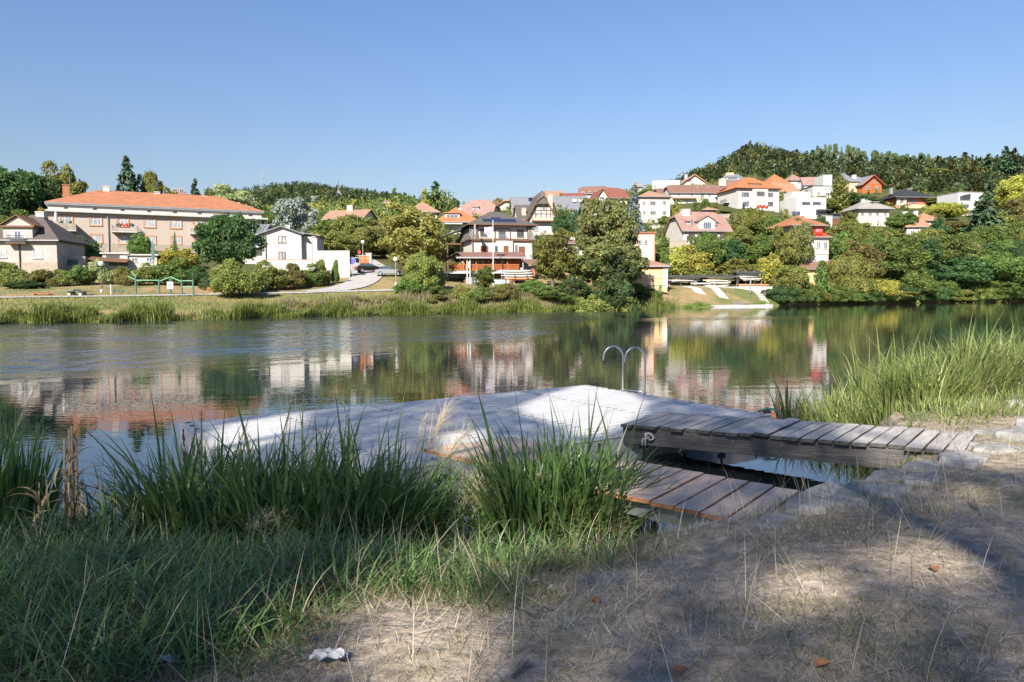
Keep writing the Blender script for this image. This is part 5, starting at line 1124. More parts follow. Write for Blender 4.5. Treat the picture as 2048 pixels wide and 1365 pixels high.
# fill on the slope between houses: alike bushes
rf = random.Random(77)
FILL = [(1310,1340,455,480,172),(1340,1470,486,500,158),(1470,1560,440,470,182),(1560,1620,440,470,190),(1660,1720,420,450,215),(1720,1800,440,470,205),(1640,1800,500,540,165),(1800,1900,490,530,178),(1900,2060,450,490,190),(1340,1460,420,440,202),(780,900,455,490,145),(640,760,470,500,150),(560,660,440,470,165),(1050,1150,480,520,132),(900,1000,446,470,160),(1100,1280,415,450,190),(1830,1930,420,450,230),(1600,1680,425,445,208)]
for (xa, xb, ya, yb, D) in FILL:
    n = max(2, int((xb-xa)/30))
    for i in range(n):
        k = rf.choice(['mid','bush','mid']); d = D + rf.uniform(-4,6)
        fx, fy, fw, fl_ = rf.uniform(xa,xb), rf.uniform(ya,yb), rf.uniform(30,60), rf.choice(['olive','green','olive','dark','yellow'])
        plant(k, fx, fy, fw, d, fl_, beside('bushy tree', fl_, fx, fy, d), group='bushy trees filling the slope')
# second row of the right bank wood
for i in range(26):
    px = 1690 + i*15 + rf.uniform(-6,6); D = water_y(px) + rf.uniform(10,34)
    py_ = 520-(D-water_y(px))*2.6+rf.uniform(-14,14); lm_ = rf.choice(['green','dark','olive','green','green'])
    plant(rf.choice(['broad','mid','broad']), px, py_, rf.uniform(60,95), D, lm_, beside('leafy tree', lm_, px, py_, D), group='trees of the dense right bank wood')
for i in range(22):
    px = 1560 + i*24 + rf.uniform(-8,8)
    plant('fine', px, rf.uniform(565,585), rf.uniform(50,80), water_y(px)+rf.uniform(-.3,.8), rf.choice(['green','olive','green','dark']), 'low leafy bush overhanging the right bank waterline', name='shrub', group='bushes along the right waterline')
for i in range(12):
    px = 560+rf.uniform(0,330); plant('bush', px, rf.uniform(598,612), rf.uniform(20,40), water_y(px)+rf.uniform(2,5), rf.choice(['brown','olive']), 'small weedy shrub on the far bank slope', name='shrub', group='small weedy shrubs on the far bank')
for i in range(38):
    px = 915+i*10.6+rf.uniform(-8,8); plant('bush' if i % 3 else 'fine', min(px,1322), rf.uniform(562,600), rf.uniform(32,62), water_y(px)+rf.uniform(2,7.5), rf.choice(['olive','brown','green']), 'low bush on the bank below the clubhouse and acacia', name='shrub', group='low bushes on the middle bank')
# pines on the skyline of the wooded hill
for i in range(62):
    px = 1632 + i*4.7 + rf.uniform(-6,6); base = np.interp(px, [1632,1720,1830,1920],[318,322,330,340]); top = np.interp(px, [1632,1650,1700,1760,1830,1920], [292,286,290,300,304,318]) + abs(rf.gauss(0,9))
    plant('pine' if rf.random()<.8 else 'spruce', px, top, rf.uniform(13,22), rf.uniform(480,560), 'pine', 'tall thin pine on the skyline of the wooded hill', yb=base+20, name='pine_tree', group='skyline pines on the wooded hill')

# the woods on both hills, read as masses
def wood(name, label, n, pxr, dr, sz, leafs, tops, seed, quads=70, leaf=.14, hmin=7, hmax=12, filt=None):
    rng = np.random.default_rng(seed); parts = {k: [] for k in leafs}
    base = [broad_crown(200+s, 10, max(4,quads//10), leaf, (.35,.55)) for s in range(4)] + [spruce_crown(300, 9, .26, .8, .25, 6)]
    for i in range(n):
        px = rng.uniform(*pxr); t = rng.uniform(); D = dr[0]*(dr[1]/dr[0])**t; x = (px-CX)/F*D
        if filt and not filt(px, D): continue
        z = gz(x, D); h = rng.uniform(hmin,hmax)*((1 if D > 380 else .75) if label[:4] == 'dark' and (px < 1640 or D < 480) else (.62 if label[:4] == 'dark' else 1)); w = h*rng.uniform(.36,.66); b = rng.integers(0, 5) if rng.uniform() < .3 else rng.integers(0,4)
        V = base[b]; a = rng.uniform(0,6.28); c, s = math.cos(a), math.sin(a)
        if b == 4: w *= .7; h *= 1.25
        P = np.stack([(V[...,0]*c-V[...,1]*s)*w + x, (V[...,0]*s+V[...,1]*c)*w + D, V[...,2]*h/2 + z - .5 - h*.12], -1)
        parts[leafs[rng.choice(len(leafs), p=tops)]].append(P)
    root = tag(thing(name, label, 'wood'), kind='stuff')
    for k, v in parts.items():
        if v: o = link('foliage', quads_mesh('foliage', np.concatenate(v), LM[k]), root); o['kind'] = 'stuff'
    return root
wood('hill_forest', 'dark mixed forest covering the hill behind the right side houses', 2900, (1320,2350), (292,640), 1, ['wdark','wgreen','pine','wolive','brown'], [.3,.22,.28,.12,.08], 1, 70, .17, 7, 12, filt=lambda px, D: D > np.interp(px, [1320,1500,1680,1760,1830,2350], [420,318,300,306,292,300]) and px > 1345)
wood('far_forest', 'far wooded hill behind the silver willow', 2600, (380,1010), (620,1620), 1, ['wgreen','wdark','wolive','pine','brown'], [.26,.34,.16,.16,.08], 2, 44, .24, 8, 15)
wood('slope_wood', 'leafy slope wood between the lane and the far hill', 520, (380,900), (205,600), 1, ['green','olive','dark','yellow','brown'], [.3,.3,.15,.15,.1], 3, 90, .15, 5, 9)
wood('left_wood', 'dark wood behind the apartment house at left', 260, (-420,420), (150,330), 1, ['wdark','wgreen','wolive'], [.5,.3,.2], 4, 130, .13, 7, 12)
wood('undergrowth', 'low undergrowth covering the slope between the houses', 2300, (900,2300), (150,345), 1, ['olive','green','dark','yellow','brown'], [.32,.3,.16,.12,.1], 5, 60, .2, 1.3, 3.6)
wood('bank_wood', 'leafy undergrowth under the right bank trees', 420, (1660,2350), (146,215), 1, ['green','dark','olive'], [.45,.3,.25], 6, 110, .14, 2.5, 5, filt=lambda px, D: D > water_y(px)+2.5)

# reeds and weeds along the far waterline
def blades(rng, P, L, W, az, lean, curl, K=5, power=1.0):
    n = len(P); s = np.linspace(0,1,K); th = lean[:,None] + curl[:,None]*s[None,:]**1.3
    ds = L[:,None]/(K-1); hx = np.sin(th)*ds; hz = np.cos(th)*ds
    rx = np.concatenate([np.zeros((n,1)), np.cumsum((hx[:,1:]+hx[:,:-1])/2,1)],1); rz = np.concatenate([np.zeros((n,1)), np.cumsum((hz[:,1:]+hz[:,:-1])/2,1)],1)
    c = np.stack([P[:,0:1]+rx*np.cos(az)[:,None], P[:,1:2]+rx*np.sin(az)[:,None], P[:,2:3]+rz], -1)
    tw = az + math.pi/2 + rng.uniform(-.9,.9,n); wd = np.stack([np.cos(tw), np.sin(tw), np.zeros(n)], -1)
    prof = np.clip((1-s**2.2)*(.55+.9*np.minimum(s*3,1)*.5), .04, None); off = wd[:,None,:]*(W[:,None]*prof[None,:]/2)[:,:,None]
    return np.stack([c-off, c+off], 2)
LM['reed'] = g('reed_far', [(.055,.07,.014),(.12,.15,.028),(.19,.21,.045),(.28,.25,.08)], None, .3, 1.1)
LM['weed'] = g('weed_far', [(.11,.09,.035),(.20,.155,.065),(.28,.21,.10),(.34,.26,.14)], None, .25, 1.0)
rng = np.random.default_rng(9)
def far_reeds(name, label, ranges, off, L, W, lm, per):
    P = []
    for xa, xb, dens in ranges:
        n = int((xb-xa)*per*dens); px = rng.uniform(xa,xb,n); D = np.array([water_y(p) for p in px]) + rng.uniform(*off,n) + .5*np.sin(px*.05)
        X = (px-CX)/F*D; Zb = np.array([gz(a,b) for a,b in zip(X,D)]); P.append(np.stack([X,D,np.maximum(Zb,-.1)],-1))
    P = np.concatenate(P); n = len(P); clump = .75+.35*np.sin(P[:,0]*.9)+.25*np.sin(P[:,0]*2.3+1)
    V = blades(rng, P, rng.uniform(*L,n)*np.clip(clump,.5,1.3), rng.uniform(*W,n), rng.uniform(0,6.28,n), rng.uniform(0,.25,n), rng.uniform(.1,1.0,n), 4)
    o = link(name, strips_mesh(name, V, LM[lm])); tag(o, label, 'reeds', kind='stuff')
far_reeds('reeds', 'yellow green reeds lining the far waterline', [(-300,345,1),(345,425,.12),(425,930,1),(930,1300,.7),(1300,1350,.8)], (-1.1,.9), (.7,1.7), (.05,.10), 'reed', 22)
far_reeds('weeds', 'dry brownish weeds along the far bank', [(560,960,1),(940,1120,1.2),(1080,1360,.5)], (1.0,5.5), (.4,1.2), (.04,.09), 'weed', 14)
far_reeds('weeds', 'short green fringe at the foot of the landing slope', [(1290,1420,1.2),(1500,1560,1)], (-.2,.8), (.3,.7), (.05,.09), 'reed', 14)
def lawn(name, label, n, pxr, k0, k1, L, lm):
    px = rng.uniform(*pxr, n); t = rng.uniform(0,1,n); D = np.array([ (lambda kk: kk[k0,0]*(1-u)+kk[k1,0]*u)(keys_at(p)) for p,u in zip(px,t)]); X = (px-CX)/F*D
    P = np.stack([X, D, np.array([gz(a,b) for a,b in zip(X,D)])-.02], -1)
    V = blades(rng, P, rng.uniform(*L,n), rng.uniform(.03,.07,n), rng.uniform(0,6.28,n), rng.uniform(0,.6,n), rng.uniform(0,.8,n), 3)
    tag(link(name, strips_mesh(name, V, LM[lm])), label, 'grass', kind='stuff')
lawn('lawn_grass', 'short green grass on the far bank slope', 16000, (-200,900), 2, 3, (.12,.35), 'reed')
lawn('lawn_grass', 'dry straw coloured grass on the far bank', 14000, (-200,1560), 2, 4, (.12,.35), 'weed')
# ------------------------------------------------------------------ things on the far bank
def lamp(name, px, yt, yb, D, label, r=.26):
    p = at(px, yb, D); h = at(px, yt, D).z - p.z; t = thing(name, label, 'street lamp', p, 0, 'globe street lamps')
    obj('base', MB().tube([(0,0,-.6),(0,0,.75),(0,0,.85)],[.22,.18,.1],10), M['concrete'], t)
    obj('pole', MB().tube([(0,0,.85),(0,0,h-.4)],[.075,.05],8), M['paint_teal'] if px < 300 else M['metal_grey'], t)
    obj('collar', MB().tube([(0,0,h-.42),(0,0,h-.3)],[.1,.12],10), M['metal_dark'], t)
    obj('globe', MB().ball((0,0,h-.05),r,14), M['globe_white'], t, True)
lamp('street_lamp', 204.5, 527, 594, 84.5, 'globe lamp on green pole standing on the lawn by the path', .30)
lamp('street_lamp', 792, 518, 578, 101, 'globe lamp on grey pole between the golden and rounded trees', .30)
lamp('street_lamp', 726, 484, 520, 127, 'distant globe lamp at the top of the lane', .30)
p = at(625.5, 536, 114); h = at(625.5, 474, 114).z-p.z; t = thing('street_light', 'grey street light with flat head behind the garden wall', 'street light', p)
obj('pole', MB().tube([(0,0,-1),(0,0,h)],[.08,.05],8), M['metal_grey'], t); obj('lamp_head', MB().bbox(-.1,.55,-.12,.12,h-.05,h+.08,.04), M['metal_grey'], t)
# round blue sign
p = at(705.3, 543, 113.5); t = thing('road_sign', 'round blue road sign on a post beside the garden wall', 'road sign', p); h = at(705.3,523,113.5).z-p.z
obj('post', MB().tube([(0,0,-.8),(0,0,h+.3)],.04,6), M['metal_grey'], t)
for nm, r, y, m in (('rim', .50, -.06, 'white_paint'), ('face', .45, -.075, 'paint_blue')):
    obj(nm, MB().prism([(r*math.cos(a),y,h+r*math.sin(a)) for a in np.linspace(0,6.283,20,endpoint=False)], (0,.02,0)), M[m], t)
mb = MB(); mb.box(-.16,-.04,-.092,-.078,h-.22,h+.22); mb.ball((-.1,-.085,h+.27),.055,6); mb.box(.06,.2,-.092,-.078,h-.22,h+.05); mb.ball((.13,-.085,h+.13),.055,6); obj('pictogram', mb, M['paint_red'], t)
p = at(719, 528, 122); t = thing('road_sign', 'thin post with small red sign at the lane corner', 'road sign', p); obj('post', MB().tube([(0,0,-.8),(0,0,2.1)],.04,6), M['metal_grey'], t); obj('face', MB().prism([(.28*math.cos(a),-.05,1.9+.28*math.sin(a)) for a in np.linspace(0,6.283,16,endpoint=False)], (0,.02,0)), M['paint_red'], t)
p = at(729, 531, 121); t = thing('barrier_board', 'orange barrier boards by the parked black car', 'barrier', p, .1)
for i in range(3): obj('board', MB().box(-.8,.8,-.02,.02,.3+.45*i,.68+.45*i), M['paint_orange'], t)
for x in (-.7,.7): obj('post', MB().box(x-.05,x+.05,.03,.12,-.3,1.6), M['metal_grey'], t)
p = at(738, 531, 124); t = thing('gate_post', 'pale masonry gate post behind the black car', 'gate post', p); obj('shaft', MB().box(-.45,.45,-.3,.3,-.6,1.9), M['plaster_pale'], t); obj('cap', MB().box(-.55,.55,-.4,.4,1.903,2.02), M['concrete'], t)
# cars
def car(name, px, yb, D, rz, paint, label):
    p = at(px, yb, D); t = thing(name, label, 'car', (p.x, p.y, gz(p.x,p.y)+.1), rz); W = .86
    prof = [(-2.15,.35),(-2.2,.7),(-2.05,.92),(-1.3,1.0),(1.1,.98),(2.0,.82),(2.2,.6),(2.15,.32)]
    mb = MB(); mb.prism([(x,-W,z) for x,z in prof], (0,2*W,0)); obj('body', mb, M[paint], t)
    cab = [(-1.75,.98),(-1.2,1.42),(.1,1.46),(1.05,.99)]
    mb = MB(); mb.add([(x,-W*.95,z) if z<1.1 else (x,-W*.75,z) for x,z in cab]+[(x,W*.95,z) if z<1.1 else (x,W*.75,z) for x,z in cab], [(0,1,2,3),(7,6,5,4),(0,4,5,1),(1,5,6,2),(2,6,7,3)]); obj('cabin', mb, M['glass'], t)
    mb = MB(); mb.box(-1.2,.1,-W*.73,W*.73,1.42,1.48); obj('roof', mb, M[paint], t)
    for x in (-1.35,1.35):
        for s in (-1,1):
            w = obj('wheel', MB().tube([(x,s*W*.8,.33),(x,s*(W+.02),.33)],.33,14), M['rubber'], t); obj('rim', MB().tube([(x,s*(W+.021),.33),(x,s*(W+.035),.33)],.2,10), M['metal_grey'], w)
    for s in (-1,1):
        obj('headlight', MB().box(2.0,2.17,s*.6-.17,s*.6+.17,.62,.78), M['globe_white'], t); obj('tail_light', MB().box(-2.22,-2.08,s*.62-.15,s*.62+.15,.72,.9), M['paint_red'], t)
    obj('number_plate', MB().box(-2.235,-2.205,-.26,.26,.5,.62), M['white_paint'], t)
car('parked_car', 738, 538, 119, math.radians(28), 'car_black', 'black car parked by the orange barrier at the top of the lane')
car('parked_car', 779, 545, 114, math.radians(8), 'car_silver', 'silver grey car half hidden behind the golden tree')
# outdoor exercise frame: green and teal
D = 84; p0 = at(272, 591, D); t = thing('exercise_frame', 'green outdoor exercise frame with posts and overhead bars on the lawn', 'exercise frame', p0)
def L1(x, y, dy=0):
    q = at(*Z1(x, y), D); return Vector((q.x-p0.x, dy, q.z-p0.z))
for x in (978,1145,1226,1308,1390):
    a = L1(x, 1115); b = L1(x, 985 if x in (1226,978) else 1003); obj('post', MB().box(a.x-.075,a.x+.075,-.075,.075,-.5,b.z), M['paint_teal'], t)
for (xa,ya),(xb,yb) in (((920,982),(978,1008)),((945,945),(978,985)),((978,1010),(1145,1010)),((1145,1018),(1226,985)),((1226,985),(1300,1018)),((1308,1014),(1390,1014)),((1308,1058),(1390,1058))):
    for dy in (0,): obj('bar', MB().tube([L1(xa,ya,dy),L1(xb,yb,dy)],.055,7), M['paint_lightgreen'], t)
for i in range(5):
    a = L1(1000+i*30,1010); obj('rung', MB().tube([a,a+Vector((0,.9,0))],.03,6), M['paint_lightgreen'], t)
a = L1(1205,1072); b = L1(1248,1020); s = obj('sign_board', MB().box(a.x,b.x,-.16,-.12,a.z,b.z), M['white_paint'], t); zm = (a.z+b.z)/2; obj('stripe', MB().box(a.x+.08,b.x-.08,-.168,-.162,zm-.04,zm+.16), M['paint_lightgreen'], s)
mb = MB()
for i in range(5): mb.box(a.x+.12,b.x-.12-.1*(i%2),-.168,-.162,a.z+.1+i*.07,a.z+.13+i*.07)
obj('printed_text', mb, M['curtain'], s)
for i, (xa, ya, xb, yb) in enumerate(((820,1070,820,1125),(870,1080,872,1122))):
    a = L1(xa,ya); b = L1(xb,yb); q = thing('dip_bar', 'low dark parallel bar left of the exercise frame, %s' % ('taller one' if i == 0 else 'shorter one'), 'exercise bar', p0+Vector((b.x,.3*i,b.z))); hh = a.z-b.z
    obj('post', MB().box(-.09,.09,-.07,.07,-.3,hh), M['paint_teal'], q); obj('rail', MB().tube([(0,0,hh),(1.4,0,.2)],.045,6), M['paint_teal'], q)
a = at(222.5,592,83); q = thing('bollard', 'thin pale post right of the lawn lamp', 'post', a); obj('shaft', MB().box(-.06,.06,-.06,.06,-.3,1.2), M['concrete'], q); obj('cap', MB().box(-.08,.08,-.08,.08,1.203,1.26), M['concrete'], q)
a = at(308,548,100); q = thing('banner_post', 'dark green narrow banner post among the shrubs', 'banner', a); obj('pole', MB().tube([(0,0,-1),(0,0,4.3)],.05,6), M['paint_teal'], q); obj('banner', MB().box(-.2,.2,-.08,-.03,1.9,4.0), M['paint_teal'], q)
# benches and the table tennis table
def bench(px, yb, D, wid, m, label, back=False):
    p = at(px, yb, D); q = thing('park_bench', label, 'bench', (p.x,p.y,p.z), .02)
    for s in (-1,1): obj('leg', MB().box(s*wid*.36-.06,s*wid*.36+.06,-.2,.2,-.3,.43), M['metal_dark'], q)
    for i in range(3): obj('seat_slat', MB().box(-wid/2,wid/2,-.24+i*.17,-.1+i*.17,.432,.48), M[m], q)
    if back:
        for s in (-1,1): obj('back_post', MB().box(s*wid*.36-.04,s*wid*.36+.04,.24,.3,.2,.9), M['metal_dark'], q)
        for i in range(2): obj('back_slat', MB().box(-wid/2,wid/2,.2,.237,.6+i*.17,.73+i*.17), M[m], q)
bench(85, 596.5, 80, 2.1, 'paint_red', 'long red bench without back on the lawn at left')
bench(425, 590, 90, 1.5, 'wood_orange', 'orange wooden bench left of the lone olive shrub', True)
p = at(154.5, 596, 80.5); q = thing('table_tennis_table', 'concrete table tennis table with dark top on the lawn', 'table', p)
obj('tabletop', MB().box(-1.37,1.37,-.76,.76,.70,.76), M['paint_teal'], q); obj('net', MB().box(-.02,.02,-.8,.8,.763,.9), M['metal_grey'], q); obj('leg', MB().box(-.75,-.45,-.5,.5,-.3,.7), M['concrete'], q); obj('leg', MB().box(.45,.75,-.5,.5,-.3,.7), M['concrete'], q); obj('stretcher', MB().box(-.45,.45,-.15,.15,.15,.35), M['concrete'], q)
# rowing shells on racks
def hull_mesh(length, w=.62, h=.34):
    mb = MB(); n = 17; k = 8; vs = []
    for i in range(n):
        t = i/(n-1)*2-1; r = (1-abs(t)**2.4)**.7 if abs(t) < 1 else 0; r = max(r,.03)
        for j in range(k):
            a = math.pi*2*j/k; vs.append((t*length/2, math.cos(a)*w/2*r, math.sin(a)*h/2*(.35+.65*r) + .08*abs(t)**3))
    fs = [(i*k+j, i*k+(j+1)%k, (i+1)*k+(j+1)%k, (i+1)*k+j) for i in range(n-1) for j in range(k)] + [tuple(range(k-1,-1,-1)), tuple(range((n-1)*k,n*k))]
    mb.add(vs, fs); return mb
HM = {}
def shell(Z, xa, xb, y, D, m, label, group=None, hpx=None):
    a = at(*Z(xa,y), D); b = at(*Z(xb,y), D+.4); L_ = (b-a).length; key = (round(L_), m)
    t = thing('rowing_shell', label, 'rowing boat', (a+b)/2, math.atan2(b.y-a.y,b.x-a.x), group)
    t.rotation_euler[1] = -math.asin((b.z-a.z)/L_)*1.0
    if key not in HM:
        HM[key] = hull_mesh(L_).mesh('hull', M[m], True)
        HM[key,'k'] = MB().box(-L_*.38,L_*.38,-.02,.02,-.26,-.15).mesh('keel', M[m])
        HM[key,'c'] = MB().box(-L_*.2,L_*.2,-.2,.2,.13,.185).mesh('cockpit', M['metal_dark'])
    link('hull', HM[key], t); link('keel', HM[key,'k'], t); link('cockpit', HM[key,'c'], t)
    return t
rows_ = [(236,545,1006,'white_paint','white rowing shell, top left on the boat rack'),(545,820,1004,'flag_cream','cream rowing shell, top middle on the boat rack'),(236,520,1030,'white_paint','white rowing shell, second level left on the boat rack'),(540,800,1030,'flag_cream','cream rowing shell, second level middle on the boat rack'),(430,640,1056,'white_paint','short white rowing shell, third level left on the boat rack'),(600,775,1052,'white_paint','short white rowing shell, third level middle on the boat rack'),(530,770,1078,'white_paint','white rowing shell, lowest middle on the boat rack'),
 (815,1032,976,'white_paint','white rowing shell, top of the right boat rack'),(815,1038,997,'white_paint','white rowing shell, second level of the right boat rack'),(860,1040,1018,'flag_cream','cream rowing shell, third level of the right boat rack'),(800,1110,1068,'paint_salmon','long orange rowing shell low on the right boat rack'),(800,1050,1084,'white_paint','white rowing shell under the orange shell')]
defm('flag_cream', (.72,.66,.50), (.68,.62,.46), 3, .4); defm('paint_salmon', (.68,.28,.13), (.62,.25,.12), 3, .4)
for xa, xb, y, m, lab in rows_: shell(Z5, xa, xb, y, 139 if xa < 800 else 141, m, lab)
def rack(Z, xs, ytop, ybot, levels, D, label, roofrow=None, xr=None):
    p = at(*Z(xs[0], ybot), D+.9); t = thing('boat_rack', label, 'boat rack', p)
    for x in xs:
        a = at(*Z(x,ybot), D+.9)-p; b = at(*Z(x,ytop), D+.9)-p
        obj('post', MB().box(a.x-.07,a.x+.07,-.07,.07,-.6,b.z), M['metal_grey'], t)
        for y in levels:
            z = (at(*Z(x,y), D+.9)-p).z-.32; obj('arm', MB().box(a.x-.05,a.x+.05,-1.25,-.075,z-.05,z), M['metal_grey'], t)
    if roofrow:
        a = at(*Z(xr[0],roofrow), D)-p; b = at(*Z(xr[1],roofrow), D)-p; obj('cover', MB().slab([(a.x,-1.6,a.z-.25),(b.x,-1.6,b.z-.25),(b.x,1.2,b.z+.1),(a.x,1.2,a.z+.1)],[(0,1,2,3)],.14), M['metal_dark'], t)
rack(Z5, (250,345,440,540,640,740,825), 985, 1092, (1006,1030,1056,1078), 139, 'long steel boat rack with dark cover beside the boathouse', 984, (236,832))
rack(Z5, (830,900,970,1035), 950, 1095, (976,997,1018,1068), 141, 'right steel boat rack with higher dark cover', 952, (815,1050))
for i, (y, m) in enumerate(((832,'white_paint'),(852,'white_paint'),(876,'white_paint'),(900,'paint_salmon'))):
    shell(Z3, 1060+i*20, 1400, y, 106+.2*i, m, ('topmost white rowing shell beside the clubhouse','second white rowing shell beside the clubhouse','third white rowing shell beside the clubhouse','lowest orange rowing shell beside the clubhouse')[i])
rack(Z3, (1110,1220,1330), 815, 935, (832,852,876,900), 106, 'steel boat rack in front of the clubhouse annex')
# low wall and landing
w_ = House('low_wall', 'low pale concrete wall under the boat racks', Z5, 136.5, 230, 1130, 1086, 1112, .5, 1, 'concrete', cat='wall', sink=1.0); w_.box('coping', -w_.W/2-.05, w_.W/2+.05, -.08, .58, w_.h+.003, w_.h+.08, 'concrete')
def strip_on_bank(name, label, x_top, x_bot, wtop, y_top, y_bot, n):
    t = thing(name, label, 'slipway', at(*Z5((x_top+x_bot)/2, y_bot), 127))
    L_ = t.location
    for i in range(n):
        vs = []
        for j in (i/n+.004, (i+1)/n-.004):
            x = x_top+(x_bot-x_top)*j; px, _ = Z5(x,0); D_i = 136-8.5*j; half = wtop/2
            for s in (-1,1):
                X = (Z5(x+s*half,0)[0]-CX)/F*D_i; vs.append(Vector((X, D_i, gz(X,D_i)+.12))-L_)
        obj('slab', MB().slab([vs[0],vs[1],vs[3],vs[2]],[(0,1,2,3)],.1), M['concrete'], t)
strip_on_bank('concrete_track', 'left pale paved track leading down to the landing', 395, 515, 90, 1092, 1200, 12)
strip_on_bank('concrete_track', 'right pale paved track leading down to the landing', 600, 715, 85, 1092, 1200, 12)
def gang(xa, ya, xb, yb, xc, yc, xd, yd, Da, Db, label):
    P = [at(*Z5(xa,ya),Da), at(*Z5(xb,yb),Da), at(*Z5(xc,yc),Db), at(*Z5(xd,yd),Db)]; t = thing('landing_ramp', label, 'ramp', P[0]); n = 12
    for i in range(n):
        u, v = i/n+.012, (i+1)/n-.012; q = [P[0].lerp(P[3],u),P[1].lerp(P[2],u),P[1].lerp(P[2],v),P[0].lerp(P[3],v)]
        obj('plank', MB().slab([x-P[0] for x in q],[(0,1,2,3)],.08), M['wood_grey'], t)
    for a, b in ((0,3),(1,2)): obj('beam', MB().beam(P[a]-P[0]-Vector((0,0,.2)), P[b]-P[0]-Vector((0,0,.2)), .15, .2), M['metal_dark'], t)
defm('wood_grey', (.20,.165,.145), (.13,.11,.10), 3, .9, stretch=(1,1,5), island=.2)
gang(505,1203,600,1200,745,1232,600,1240,128.5,123.5,'left dark wooden ramp from the bank to the white pontoon')
gang(690,1203,790,1200,930,1226,800,1236,128.5,123.8,'right dark wooden ramp from the bank to the white pontoon')
a = at(*Z5(565,1253),122); b = at(*Z5(1110,1243),124.5); t = thing('landing_pontoon', 'long white floating landing pontoon on the far side', 'pontoon', (a+b)/2, math.atan2(b.y-a.y,b.x-a.x)); t.location.z = 0; L_ = (b-a).length
for i in range(8): obj('float', MB().bbox(-L_/2+L_*i/8+.02,-L_/2+L_*(i+1)/8-.02,-.9,.9,-.3,.26,.06), M['white_paint'], t)
obj('deck', MB().box(-L_/2,L_/2,-.95,.95,.263,.31), M['concrete'], t)
# steps right of the landing
t = thing('bank_steps', 'narrow grey steps down the bank right of the landing', 'steps', at(*Z5(1050,1140),132))
for i in range(9):
    D_i = 136-1.0*i; X = (Z5(1000+i*12,0)[0]-CX)/F*D_i; obj('step', MB().box(-.7,.7,-.3,.3,-.1,.14), M['concrete'], t).location = Vector((X,D_i,gz(X,D_i)))-t.location
# green viewing platform
D = 121.5; p0 = at(*Z4(1190,1168),D); t = thing('viewing_stand', 'small green steel viewing stand on the bank below the boathouse', 'stand', p0)
def L4(x,y,dy=0): q = at(*Z4(x,y),D)-p0; q.y = dy; return q
a, b = L4(1128,1062), L4(1285,1062); obj('platform', MB().box(a.x,b.x,-.6,.9,a.z-.12,a.z), M['paint_teal'], t)
for x in (1185,1248):
    for dy in (-.4,.7): obj('leg', MB().box(L4(x,0).x-.07,L4(x,0).x+.07,dy-.07,dy+.07,-.5,a.z-.123), M['paint_teal'], t)
for dy in (-.4,.7): obj('brace', MB().beam(L4(1180,1165,dy), L4(1245,1068,dy), .08,.1), M['paint_teal'], t)
for x in (1182,1235): obj('post', MB().box(L4(x,0).x-.04,L4(x,0).x+.04,-.58,-.5,a.z+.003,L4(x,1005).z), M['paint_teal'], t)
obj('handrail', MB().box(L4(1130,0).x,L4(1240,0).x,-.57,-.51,L4(0,1003).z,L4(0,1003).z+.06), M['metal_grey'], t)
p = at(*Z5(941,1120),133.5); t = thing('depth_post', 'grey gauge post standing before the right boat rack', 'post', p); obj('shaft', MB().box(-.1,.1,-.1,.1,-.4,2.2), M['metal_grey'], t); obj('cap', MB().box(-.14,.14,-.14,.14,2.203,2.3), M['metal_grey'], t)
# small white boat on the far side and the stones on the bank
p = on_z(1067, 623, .0); t = thing('small_boat', 'small white flat boat moored in the far reeds', 'boat', (p.x,p.y-1,0), .05)
obj('hull', MB().slab([(-1.1,-.5,.42),(1.1,-.5,.42),(1.1,.5,.42),(-1.1,.5,.42)],[(0,1,2,3)],.5), M['white_paint'], t); obj('rim', MB().box(-1.16,1.16,-.56,.56,.423,.47), M['concrete'], t); obj('thwart', MB().box(-.2,.2,-.5,.5,.473,.5), M['wood_grey'], t)
for i, (px, y, s, lab) in enumerate(((925,604,.9,'pale boulder on the bank below the clubhouse'),(945,611,.5,'small pale rock at the water below the clubhouse'),(1213,617,.6,'pale rock at the waterline under the acacia'))):
    D = water_y(px)+(3.5 if i == 0 else .6); X = (px-CX)/F*D; r = random.Random(i); mb = MB().ball((0,0,s*.25), s, 10, sz=.55); mb.v = [tuple(c*(1+r.uniform(-.12,.12)) for c in v) for v in mb.v]
    tag(obj('boulder', mb, M['plaster_pale']), lab, 'rock').location = (X,D,gz(X,D))
# ------------------------------------------------------------------ floating swim dock
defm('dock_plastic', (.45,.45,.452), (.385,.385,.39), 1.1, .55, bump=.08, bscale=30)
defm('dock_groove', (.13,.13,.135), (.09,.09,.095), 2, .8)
defm('dock_slot', (.03,.03,.035), (.02,.02,.025), 3, .7)
DZ = .35
cF, cL, cR = on_z(1170,770,DZ), on_z(357,845,DZ), on_z(1545,829,DZ)
da = Vector((cL.x-cF.x, cL.y-cF.y, 0)); La = da.length; da.normalize()
db = Vector((-da.y, da.x, 0)); Lb = (cR-cF).dot(db)
if Lb < 0: db = -db; Lb = -Lb
dock = thing('swim_dock', 'pale ribbed plastic floating dock with ladder, moored off the bank', 'floating dock', (cF.x, cF.y, 0), math.atan2(da.y, da.x))
